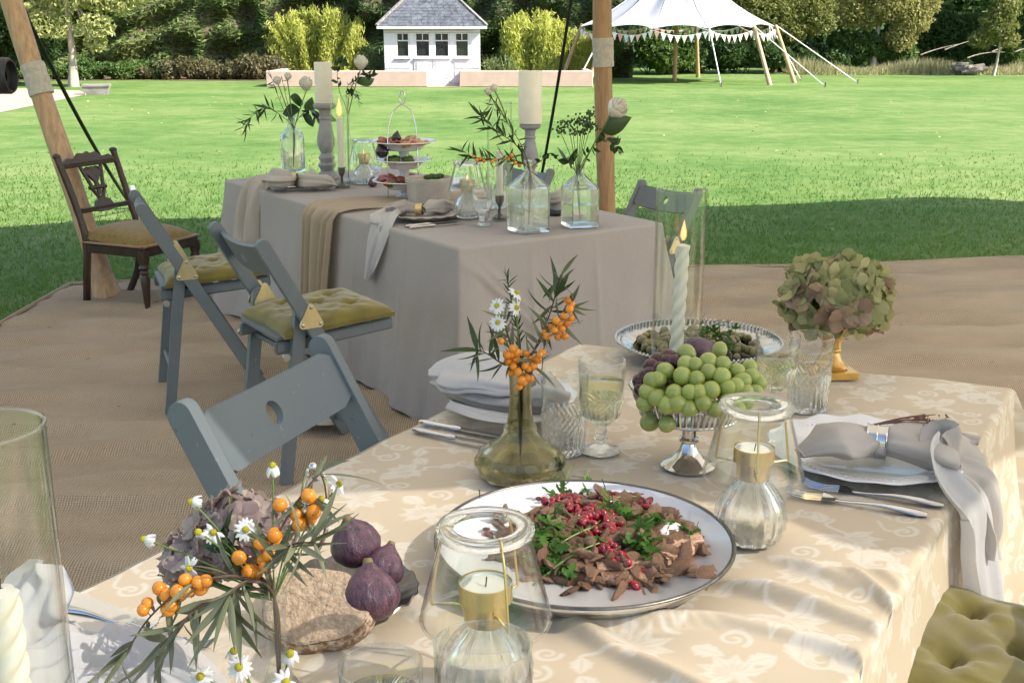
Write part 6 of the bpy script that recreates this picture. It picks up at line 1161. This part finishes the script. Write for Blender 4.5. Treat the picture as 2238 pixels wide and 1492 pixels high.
p2 = F(1158, 425); candlestick('grey turned candlestick behind the square glass bottles', 'tall ivory pillar candle in front of the pink raised bed', p2, 148 / _s(p2) * 1.03, 25 / _s(p2), 108 / _s(p2) * 1.02)
# vessels
def square_bottle(label, loc, w, h, cuts, rz=.5):
    t = thing('square_bottle', label, 'bottle vase', loc, rz); m = MB(); prof = [(.98, 0), (1., .006), (1., h * .62), (.96, h * .66), (.3, h * .84), (.24, h * .88), (.24, h * .985), (.30, h), (.2, h), (.17, h * .88), (.25, h * .82), (.86, h * .63), (.9, h * .6), (.9, .016), (.0001, .014)]; n = 48
    def sq(a, r, z):
        rr = r * w / 2; c = max(abs(math.cos(a)), abs(math.sin(a))); b = rr / c ** .93 if r > .45 else rr
        return b * (1 + (.02 * math.sin(22 * a + z * 160) if cuts and .01 < z < h * .6 and r > .95 else 0))
    m.lathe([(.0001, 0)] + prof, n, rf=sq).build('glass', 'glass_body', t, angle=35); MB().lathe([(.0001, .016), (.88, .017), (.88, h * .36), (.0001, h * .36)], n, rf=sq).build('water', 'water', t); return t
q1 = F(1155, 505); square_bottle('square clear glass bottle nearest the front edge of the far table', q1, 68 / _s(q1), 132 / _s(q1) / .62 * .72, False, .55); q2 = F(1267, 494); square_bottle('square cut glass bottle beside the tent pole', q2, 64 / _s(q2), 112 / _s(q2) / .62 * .74, True, .35)
q3 = F(642, 374); t = thing('ribbed_bottle', 'round ribbed glass bottle with tulips at the far table end', 'bottle vase', q3); h3, r3 = 118 / _s(q3), 26 / _s(q3)
MB().lathe([(.0001, 0), (r3 * .95, 0), (r3, .01), (r3, h3 * .60), (r3 * .85, h3 * .7), (r3 * .35, h3 * .8), (r3 * .3, h3 * .95), (r3 * .4, h3), (r3 * .3, h3), (r3 * .24, h3 * .9), (r3 * .3, h3 * .79), (r3 * .78, h3 * .68), (r3 * .92, h3 * .58), (r3 * .92, .014), (.0001, .012)], 60, rf=lambda a, r, z: r * (1 + (.03 * abs(math.sin(8 * a + z * 30)) if .02 < z < h3 * .58 and r > r3 * .94 else 0))).build('glass', 'glass_body', t, angle=60)
q4 = F(762, 400); t = thing('carafe', 'slender clear glass carafe behind the lit taper', 'carafe', q4); h4, r4 = 150 / _s(q4), 20 / _s(q4)
MB().lathe([(.0001, 0), (r4, 0), (r4 * 1.05, .02), (r4, h4 * .40), (r4 * .45, h4 * .55), (r4 * .36, h4 * .7), (r4 * .36, h4), (r4 * .3, h4), (r4 * .3, h4 * .7), (r4 * .4, h4 * .55), (r4 * .92, h4 * .4), (r4 * .95, .02), (.0001, .012)], 36).build('glass', 'glass_thin', t)
q5 = F(748, 410); hurricane('tall glass cylinder round the lit taper at the far table', 'lit ivory taper candle beside the grey candlestick', q5, 19 / _s(q5), 195 / _s(q5), 'plain', 7.5 / _s(q5), 105 / _s(q5), 2.2, True)
q6 = F(1092, 480); hurricane('tall glass cylinder round the unlit taper behind the square bottle', 'unlit ivory taper candle in a dark silver holder', q6, 27 / _s(q6), 250 / _s(q6), 'plain', 7.5 / _s(q6), 95 / _s(q6), 0, True)
q7 = F(797, 402); lantern('glass tealight lantern left of the cake stand', q7, 88 / _s(q7) / .215, True); q8 = F(1022, 476); lantern('glass tealight lantern right of the ribbed bowl', q8, 112 / _s(q8) / .215, True, .8)
q9 = F(1053, 492); goblet('crystal goblet on the far table before the dark candle holder', q9, s=92 / _s(q9) / .19, wine=0); q = F(822, 398); goblet('crystal goblet between lantern and cake stand', q, s=.8, wine=0); q = F(1215, 470); tumbler('crystal tumbler between the two square bottles', q, s=.8)
q = F(1085, 455); tumbler('crystal tumbler behind the right lantern', q, s=1.05)
# cake stand with three porcelain tiers and food
q = F(885, 432); S_ = _s(q); t = thing('cake_stand', 'white three tier cake stand with a looped wire handle', 'cake stand', q); zt = {}
for z, r in ((.045, 70 / S_), (.145, 60 / S_), (.235, 72 / S_)): MB().lathe([(.0001, z), (r * .5, z), (r * .62, z + .02), (r * .75, z + .034), (r, z + .042), (r * .99, z + .046), (r * .74, z + .038), (r * .55, z + .024), (.0001, z + .02)], 48, rf=lambda a, rr, zz, r=r: rr * (1 + .015 * math.cos(16 * a) * (rr > r * .8))).build('tier', 'porcelain', t)
for z0, z1 in ((.0, .047), (.065, .148), (.165, .238)): MB().lathe([(.03, z0), (.02, (z0 + z1) / 2), (.03, z1)], 20).build('stem', 'porcelain', t)
MB().lathe([(.0001, 0), (.05, 0), (.045, .008), (.03, .014), (.0001, .015)], 24).build('foot', 'porcelain', t); hh = .50
for s in (-1, 1): MB().tube(spline([(s * .075, -.08, 0), (s * .074, -.07, .2), (s * .068, -.05, .33), (s * .045, -.03, .42), (s * .006, -.02, .455)], 6), .0032, 8).build('handle_wire', 'silver', t)
MB().tube([(.012 * math.cos(a) * 1.1, -.02, .49 + .033 * math.sin(a)) for a in np.linspace(0, 2 * PI, 20)], .0032, 8).build('handle_loop', 'silver', t)
M('tart', (.42, .24, .10), .6, var=.3, scale=30, rand=.2); M('tomato', (.34, .05, .03), .3, var=.3, rand=.25, coat=.3); M('aubergine', (.015, .012, .02), .25, coat=.4); M('pastry', (.55, .42, .26), .7, var=.2, rand=.2); M('salad', (.10, .15, .03), .6, var=.4, rand=.3); M('fig_red', (.22, .04, .045), .4, var=.4)
fd = thing('canapes', 'savoury tarts, figs and fruit heaped on the cake stand', 'food', q); fm = {k: [MB().lathe([(.0001, 0), (.8, .0), (1., .35), (.8, .6), (.3, .8), (.0001, .85)], 12, rf=lambda a, r, z, j=j: r * (1 + .12 * math.sin(3 * a + j) + .06 * math.sin(7 * a))).mesh('canape', k) for j in range(2)] for k in ('tart', 'tomato', 'pastry', 'salad', 'fig_red')}
for z, r, n, ks in ((.262, .095, 34, ('tart', 'tomato', 'pastry', 'tart', 'tomato')), (.17, .06, 8, ('salad', 'aubergine' if 0 else 'salad')), (.073, .095, 34, ('fig_red', 'tomato', 'pastry', 'salad', 'tart'))):
    for k in range(n): a = nr.uniform(0, 6.28); d = r * math.sqrt(nr.random()) * 72 / S_ / .125; put('canape', rnd.choice(fm[rnd.choice(ks)]), fd, mat4=Matrix.Translation((math.cos(a) * d, math.sin(a) * d, z + nr.uniform(0, .028) * (1 - d / .2))) @ Matrix.Rotation(nr.uniform(0, 6), 4, 'Z') @ Matrix.Rotation(nr.normal(0, .5), 4, 'X') @ Matrix.Scale(nr.uniform(.018, .032), 4))
for (x, y, z, r, d, lab) in ((-.10, -.06, .235, .034, (-.3, -.2, .9), 'dark aubergine shaped fruit hanging on the middle tier'), (-.03, -.05, .30, .024, (.2, 0, 1), 'dark upright fig on the top tier')):
    o = thing('dark_fig', lab, 'fig', q + Vector((x, y, z))); o.matrix_basis = xf(q + Vector((x, y, z)), d, s=r); put('flesh', MB().lathe([(.0001, -1.), (.7, -.78), (1., -.1), (.85, .4), (.4, .95), (.15, 1.35), (.0001, 1.4)], 20).mesh('flesh', 'aubergine', angle=180), o); put('stem', fsm, o)
q = F(938, 443); S_ = _s(q); rb, hb_ = 50 / S_, 56 / S_; t = thing('ribbed_bowl', 'fluted pale porcelain bowl in front of the cake stand', 'bowl', q); MB().lathe([(.0001, 0), (rb * .86, 0), (rb * .9, .01), (rb * .98, hb_ * .78), (rb * 1.02, hb_ * .82), (rb * 1.03, hb_), (rb * .97, hb_), (rb * .93, hb_ * .8), (rb * .85, .012), (.0001, .01)], 96, rf=lambda a, r, z: r * (1 + .018 * math.cos(36 * a) * (z < hb_ * .78) * (r > rb * .87))).build('bowl', 'stoneware', t)
o = thing('dip_and_greens', 'pale dip with dark green leaves in the fluted bowl', 'food', q); MB().lathe([(.0001, hb_ * .98), (rb * .5, hb_ * .95), (rb * .9, hb_ * .85)][::-1], 30).build('dip', 'pastry', o)
for k in range(7): MB().ball((nr.uniform(-.01, .06), nr.uniform(-.05, .02), hb_ * 1.03), (.022, .016, .012), 10, 6).build('green_slice', 'leaf_broad', o)
# plates, napkins, runner
plate('wavy grey plate with napkin near the front edge of the far table', F(925, 478), 78 / _s(F(925, 478)) , 'stoneware', 16, h=.026, beads=False); plate('wavy grey plate at the far end of the far table', F(655, 402), 62 / _s(F(655, 402)), 'stoneware', 16, h=.026, beads=False); plate('wavy plate behind the square bottles', F(1225, 463), 60 / _s(F(1225, 463)), 'stoneware', 16, h=.026, beads=False); plate('wavy plate on the far side beyond the cake stand', F(985, 405), 56 / _s(F(985, 405)), 'porcelain', 16, h=.026, beads=False)
knife('silver knife before the wavy plate of the far table', F(885, 497), F(1005, 483)); knife('second silver knife before the wavy plate of the far table', F(895, 500), F(1015, 488)); knife('silver knife at the far table end', F(608, 413), F(690, 408))
f3 = lambda px, py, z: V(*g(px, py, z))
gr_ = 'napkins on the far table'
def nap(label): return thing('napkin', label, 'napkin', (0, 0, 0), group=gr_)
t = nap('pale napkin with one corner hanging over the front edge of the far table'); puff([f3(855, 462, .79), f3(880, 452, .80), f3(912, 458, .79)], [.03, .05, .022], [.02, .03, .015], .2, 4, 51).build('bunch', 'linen_mauve', t, angle=180); puff([f3(925, 458, .79), f3(955, 450, .80), f3(985, 452, .785)], [.02, .055, .04], [.014, .03, .02], .2, 4, 52).build('bunch', 'linen_grey', t, angle=180)
_k = C_ + DB * .62; _sd = -DE; sheet_mesh([f3(880, 448, .80), f3(845, 468, .785), _k + _sd * .00 + V(0, 0, .02), _k + _sd * .035 + V(0, 0, -.06), _k + _sd * .05 + V(0, 0, -.16) + DB * .03, _k + _sd * .055 + V(0, 0, -.24) + DB * .06], [.03, .05, .07, .07, .055, .012], '', (.006, .014), 4, 53, side=DB, m_=60).build('hanging_corner', 'linen_white', t, angle=180)
rg = put('napkin_ring', napkin_ring(None, None, None, .024, .028).mesh('napkin_ring', 'gold_metal', angle=50), None, mat4=xf(f3(917, 457, .792), (.9, -.2, 0))); tag(rg, 'bronze napkin ring on the front plate of the far table', 'napkin ring')
t = nap('brownish napkin hanging over the far left corner of the far table'); _k = C_ + DB * (LB - .42); puff([f3(652, 393, .80), f3(675, 393, .81), f3(700, 396, .80), f3(725, 402, .78)], [.025, .06, .09, .05], [.02, .04, .034, .012], .3, 5, 54).build('bunch', 'linen_grey', t, angle=180); puff([f3(598, 394, .80), f3(615, 391, .82), f3(640, 391, .81)], [.06, .08, .025], [.025, .045, .02], .3, 5, 57).build('bunch', 'linen_grey', t, angle=180); sheet_mesh([f3(618, 385, .81), f3(590, 388, .80), _k + V(0, 0, .02), _k - DE * .045 + V(0, 0, -.10), _k - DE * .06 + V(0, 0, -.26), _k - DE * .065 + V(0, 0, -.36)], [.06, .10, .12, .115, .12, .07], '', (.012, .03), 5, 55, side=DB, m_=60).build('hanging_corner', 'blanket', t, angle=180)
rg = put('napkin_ring', napkin_ring(None, None, None, .028, .03).mesh('napkin_ring', 'gold_metal', angle=50), None, mat4=xf(f3(643, 391, .815), (.9, -.1, 0))); tag(rg, 'bronze napkin ring on the far end plate', 'napkin ring')
t = nap('dark mauve napkin standing behind the square bottles'); puff([f3(1200, 452, .78), f3(1218, 432, .83), f3(1250, 415, .86)], [.05, .06, .02], [.03, .03, .01], .2, 4, 56).build('bunch', 'linen_grey', t, angle=180)
# gauze runner lying across the table and falling down its side
t = thing('gauze_runner', 'beige gauze runner across the far table falling down its side', 'table runner', (0, 0, 0)); _b0, _b1 = 1.02, 1.36; G = []; n = 60
for path_s in np.linspace(0, 1, 90):
    row = []
    for u in np.linspace(0, 1, n):
        fo = .5 + .5 * math.sin(u * 30 + 2.2 * math.sin(u * 7)); b = _b0 + (_b1 - _b0) * u + .02 * math.sin(path_s * 9 + u * 4); L = path_s * 1.62
        if L < .95: a = .95 - L; p = C_ + DE * a + DB * (b + .03 * math.sin(a * 8)); z = .757 + .014 * fo * (.35 + .65 * math.exp(-(a / .25) ** 2)) + .004 * math.sin(a * 20 + u * 9)
        else:
            dn = L - .95; kk = min(1, dn / .05); bb = (_b0 + _b1) / 2 + (b - (_b0 + _b1) / 2) * (1 - .12 * kk + .10 * dn); p = C_ + DB * bb - DE * (.022 + .05 * fo * kk + dn * .11); z = .768 - dn + .01 * fo * (1 - kk)
        p[2] = max(z, .03); row.append(p)
    G.append(row)
MB().grid(np.array(G)).build('cloth', 'gauze', t, angle=180)
q = g(725, 908, .03); t = thing('runner_end', 'folded beige cloth end lying on the matting below the far table', 'cloth', (0, 0, 0)); sheet_mesh([V(*g(660, 895, .05)), V(*g(720, 905, .06)), V(*g(780, 905, .045))], [.10, .12, .09], '', .012, 4, 61).build('cloth', 'blanket', t, angle=180)
q = F(815, 408); t = thing('fallen_fig', 'small dark fig lying on the gauze runner', 'fig', q + Vector((0, 0, .022))); t.matrix_basis = xf(q + Vector((0, 0, .022)), (.1, 0, 1), s=.024); put('flesh', fgm, t); put('stem', fsm, t)
# arrangements
def rose(label, head, base, s, face=(0, -.3, 1), leaves_=2, tulip=False):
    s *= 1.35; head, base = V(*head), V(*base); t = thing('white_rose', label, 'flower', base, group='white roses in the far table bottles'); MB().tube(bez((0, 0, 0), (head - base) * .5 + (0, 0, .02), head - base, 9), .0032, 6).build('stem', 'stem_green', t); m4 = xf(head - base, face, s=s); q = np.random.default_rng(int(s * 1e5) + leaves_)
    for ring, (nn, op, hh) in enumerate(((3, .30, 1.5), (4, .48, 1.5), (5, .72, 1.35))):
        for k in range(nn):
            a = k * 2 * PI / nn + ring * .7 + q.normal(0, .1); X = np.array([[((op * (.35 + .65 * math.sin(u * 1.9))) * math.cos(w * .85), (op * (.35 + .65 * math.sin(u * 1.9))) * math.sin(w * .85) * 1.1, hh * u * (1 - .10 * w * w) - .12 * ring * u * u) for w in np.linspace(-1, 1, 7)] for u in np.linspace(0, 1, 7)]); c, sn = math.cos(a), math.sin(a); Y = X.copy(); Y[:, :, 0] = X[:, :, 0] * c - X[:, :, 1] * sn; Y[:, :, 1] = X[:, :, 0] * sn + X[:, :, 1] * c; put('petal', MB().grid(Y).mesh('petal', 'rose_white', angle=180), t, mat4=m4)
    for k in range(leaves_): put('leaf', rnd.choice(LB2), t, mat4=lmat((head - base) * rnd.uniform(.45, .8), norm(nr.normal(size=3) * (1, 1, .3)), s * 2.6))
    return t
gf = 'leafy sprigs in the far table bottles'
Yc = q3.y; W = lambda px, py, dy=0.: V(*gy(px, py, Yc + dy)); ft = V(q3.x, q3.y, ZF + .03); mo = W(642, 285); s3 = 1 / _s(q3)
sprig('rosemary like sprig hanging left from the ribbed bottle', [ft, mo, W(610, 250), W(580, 235), W(550, 255), W(535, 278)], 34, 30 * s3, LD, group=gf, name='leaf_sprig', spread=.9, start=.4); sprig('thin sprig of buds rising from the ribbed bottle', [ft, mo, W(620, 240), W(602, 195), W(592, 165)], 14, 20 * s3, LD, group=gf, name='leaf_sprig', spread=.8, start=.3); sprig('upright bud sprig in the ribbed bottle', [ft, mo, W(632, 240), W(620, 190), W(615, 165)], 8, 16 * s3, LD, group=gf, name='leaf_sprig', spread=.6, start=.4); sprig('broad dark leaves on the right of the ribbed bottle', [ft, mo, W(660, 250), W(680, 240), W(695, 255)], 11, 36 * s3, LB2, group=gf, name='leaf_sprig', spread=.9, start=.5)
rose('white tulip shaped rose left of the far pillar candle', W(670, 198), mo, 15 * s3, (.0, -.2, 1), 2); rose('small white rose bud at the far left of the ribbed bottle', W(608, 185), mo, 9 * s3, (-.2, -.2, 1), 0); rose('small white bud high in the ribbed bottle', W(628, 175), mo, 8 * s3, (.2, -.2, 1), 0)
Yc = q4.y; W = lambda px, py, dy=0.: V(*gy(px, py, Yc + dy)); ft = V(q4.x, q4.y, ZF + .03); mo = W(760, 255); s4 = 1 / _s(q4)
rose('white rose over the garden bed right of the far pillar candle', W(788, 152), mo, 15 * s4, (.1, -.2, 1), 2); sprig('drooping berry twig right of the far pillar candle', [ft, mo, W(765, 200), W(780, 170), W(800, 160), W(818, 165)], 22, 16 * s4, LB2, group=gf, name='leaf_sprig', spread=1, start=.35); sprig('hanging seed twig in the glass carafe', [ft, mo, W(758, 200), W(765, 185), W(780, 205), W(785, 235)], 22, 14 * s4, LD, group=gf, name='leaf_sprig', spread=1, start=.3); sprig('dark leaf twig left of the glass carafe', [ft, mo, W(742, 200), W(737, 150), W(745, 135), W(760, 140)], 14, 18 * s4, LB2, group=gf, name='leaf_sprig', spread=.9, start=.4)
Yc = q1.y; W = lambda px, py, dy=0.: V(*gy(px, py, Yc + dy)); ft = V(q1.x, q1.y, ZF + .03); mo = W(1158, 380); s1 = 1 / _s(q1); bl = lambda L: [W(x, y, rnd.uniform(-.02, .02)) for x, y in L]
sprig('orange berry branch stretching left from the nearest square bottle', [ft, mo, W(1130, 352), W(1085, 348), W(1040, 345), W(1010, 330)], 46, 34 * s1, LD, bl([(1035, 343), (1042, 350), (1050, 347), (1058, 352), (1066, 346), (1075, 353), (1083, 350), (1110, 346), (1118, 340), (1126, 356), (1135, 362), (1160, 368), (1165, 375)]), 4.2 * s1, gf, spread=.9, start=.3, droop=-.4); sprig('leafy branch leaning left in the nearest square bottle', [ft, mo, W(1130, 320), W(1090, 290), W(1060, 262), W(1045, 250)], 46, 34 * s1, LD, group=gf, name='leaf_sprig', spread=.85, start=.3); sprig('long leafy stem crossing the grey candlestick', [ft, mo, W(1140, 320), W(1110, 270), W(1085, 235), W(1072, 205)], 26, 26 * s1, LD, group=gf, name='leaf_sprig', spread=.7, start=.3); sprig('small seed heads right of the nearest square bottle', [ft, mo, W(1185, 350), W(1205, 335), W(1220, 350)], 14, 12 * s1, LB2, group=gf, name='leaf_sprig', spread=1, start=.4)
for px, py, lab in ((1068, 208, 'pale carnation bud at the tip of the long stem'), (1082, 200, 'smaller pale carnation bud beside the tip')): rose(lab, W(px, py), W(1110, 270), 8 * s1, (-.2, -.3, 1), 0)
Yc = q2.y; W = lambda px, py, dy=0.: V(*gy(px, py, Yc + dy)); ft = V(q2.x, q2.y, ZF + .03); mo = W(1262, 388); s2 = 1 / _s(q2)
rose('large white rose drooping in front of the brown tent pole', W(1335, 250, -.05), mo, 22 * s2, (.5, -.6, .6), 1); sprig('twining dark leaf spray across the brown tent pole', [ft, mo, W(1290, 330), W(1320, 305), W(1340, 315), W(1352, 330)], 20, 24 * s2, LB2, group=gf, name='leaf_sprig', spread=.9, start=.3); sprig('broad leaves at the mouth of the square cut bottle', [ft, mo, W(1250, 365), W(1245, 355), W(1240, 350)], 8, 36 * s2, LB2, group=gf, name='leaf_sprig', spread=.9, start=.5)
t = thing('sedum_stem', 'dark green sedum heads in the square cut bottle', 'flower', mo); m = MB()
for px, py in ((1222, 285), (1240, 268), (1262, 262), (1278, 268), (1252, 290), (1288, 250), (1270, 285), (1292, 275)):
    e = W(px, py) - mo; m.tube(bez((0, 0, 0), e * .5 + (0, 0, .03), e, 6), .0016, 5); h = MB()
    for k in range(26): h.ball(e + nr.normal(0, 1, 3) * (8.5 * s2, 8.5 * s2, 5 * s2), 2.6 * s2, 5, 4)
    h.build('flower_head', 'sedum', t, kind='stuff')
m.build('stalks', 'stem_green', t)
# ------------------------------------------------------------------ photographer standing just outside the left edge, camera held up
M('black_plastic', (.014, .013, .016), .45, var=.2); M('skin', (.22, .11, .07), .55, var=.08, sss=.1); M('navy_jumper', (.03, .035, .05), .9, var=.2); M('dark_hair', (.03, .02, .014), .7, var=.3); M('lens_glass', (.01, .01, .015), .05, spec=.8)
def skinned(name, verts, edges, radii, mat, parent, sub=2):
    me = bpy.data.meshes.new(name); me.from_pydata(verts, edges, []); o = put(name, me, parent); sk = o.modifiers.new('skin', 'SKIN'); sk.use_smooth_shade = True
    for i, r in enumerate(radii): me.skin_vertices[0].data[i].radius = (r, r) if not hasattr(r, '__len__') else r
    me.skin_vertices[0].data[0].use_root = True; o.modifiers.new('sub', 'SUBSURF').levels = sub; o.modifiers['sub'].render_levels = sub; me.materials.append(MATS[mat]); return o
LC = V(*gy(-14, 166, 2.62)); CM = LC + V(-.10, .0, .0)
cm = thing('camera', 'black camera with a wide lens pointing into the tent at the left edge', 'camera', CM); MB().box((0, 0, 0), (.055, .14, .10), bev=.012).build('body', 'black_plastic', cm); MB().box((0, 0, .062), (.05, .06, .03), bev=.008).build('viewfinder', 'black_plastic', cm)
MB().lathe([(.034, .027), (.036, .06), (.040, .065), (.040, .135), (.037, .14), (.033, .14), (.030, .125), (.0001, .122)], 36, rot=[(0, 0, 1), (0, 1, 0), (-1, 0, 0)]).build('lens', 'black_plastic', cm); MB().lathe([(.0001, .1235), (.03, .1235)], 24, rot=[(0, 0, 1), (0, 1, 0), (-1, 0, 0)]).build('front_element', 'lens_glass', cm)
pz = CM + V(-.34, .0, 0); pz[2] = .0; p = thing('person', 'person in a dark jumper holding a black camera at the left edge', 'person', (pz[0], pz[1], .014)); L = lambda w: tuple(V(*w) - V(pz[0], pz[1], .014)); hz = CM[2]
vv = [(0, 0, .93), (0, 0, 1.10), (.01, 0, 1.27), (.02, 0, 1.37), (.04, 0, 1.45), (.06, 0, 1.53), (.075, 0, 1.62), (.0, .10, .90), (.02, .11, .50), (-.01, .12, .08), (.09, .13, .03), (.0, -.10, .90), (.03, -.11, .50), (0, -.12, .08), (.1, -.13, .03), (.02, .17, 1.36), (.03, .24, 1.12), (.22, .16, 1.27), (.33, .085, hz - .03), (.02, -.17, 1.36), (.03, -.24, 1.12), (.26, -.14, 1.24), (.30, -.055, hz - .10)]
ee = [(0, 1), (1, 2), (2, 3), (3, 4), (4, 5), (5, 6), (0, 7), (7, 8), (8, 9), (9, 10), (0, 11), (11, 12), (12, 13), (13, 14), (3, 15), (15, 16), (16, 17), (17, 18), (3, 19), (19, 20), (20, 21), (21, 22)]
rr = [(.15, .12), (.13, .10), (.15, .11), (.11, .09), .05, .075, .085, .085, .06, .04, .035, .085, .06, .04, .035, .06, .045, .035, .026, .06, .045, .035, .026]
bd = skinned('body', vv, ee, rr, 'navy_jumper', p)
MB().ball((.075, 0, 1.62), (.10, .078, .12), 18, 14).build('head', 'skin', bd); MB().ball((.045, 0, 1.655), (.105, .088, .11), 18, 14).build('hair', 'dark_hair', bd); MB().ball((.175, 0, 1.60), (.018, .013, .022), 8, 6).build('nose', 'skin', bd)
for s, hx in ((1, .31), (-1, .30)):
    b = V(hx, s * .085 if s > 0 else -.055, hz - .06 if s > 0 else hz - .10); m = MB(); m.ball(b + V(.02, 0, .005), (.04, .022, .042), 12, 8)
    for k in range(4): q = b + V(.03 + .0, (.012 if s > 0 else -.0), -.025 + k * .019); m.tube(spline([q, q + V(.035, -.004 * s, .004), q + V(.055, -.018 * s, .006), q + V(.06, -.035 * s, .004)], 3), [.009] * 4 + [.0088] * 3 + [.008] * 3 if 0 else .0085, 8)
    m.tube(spline([b + V(.0, 0, .02), b + V(.02, -.02 * s, .045), b + V(.045, -.03 * s, .05)], 3), .0095, 8); m.build('hand', 'skin', bd)
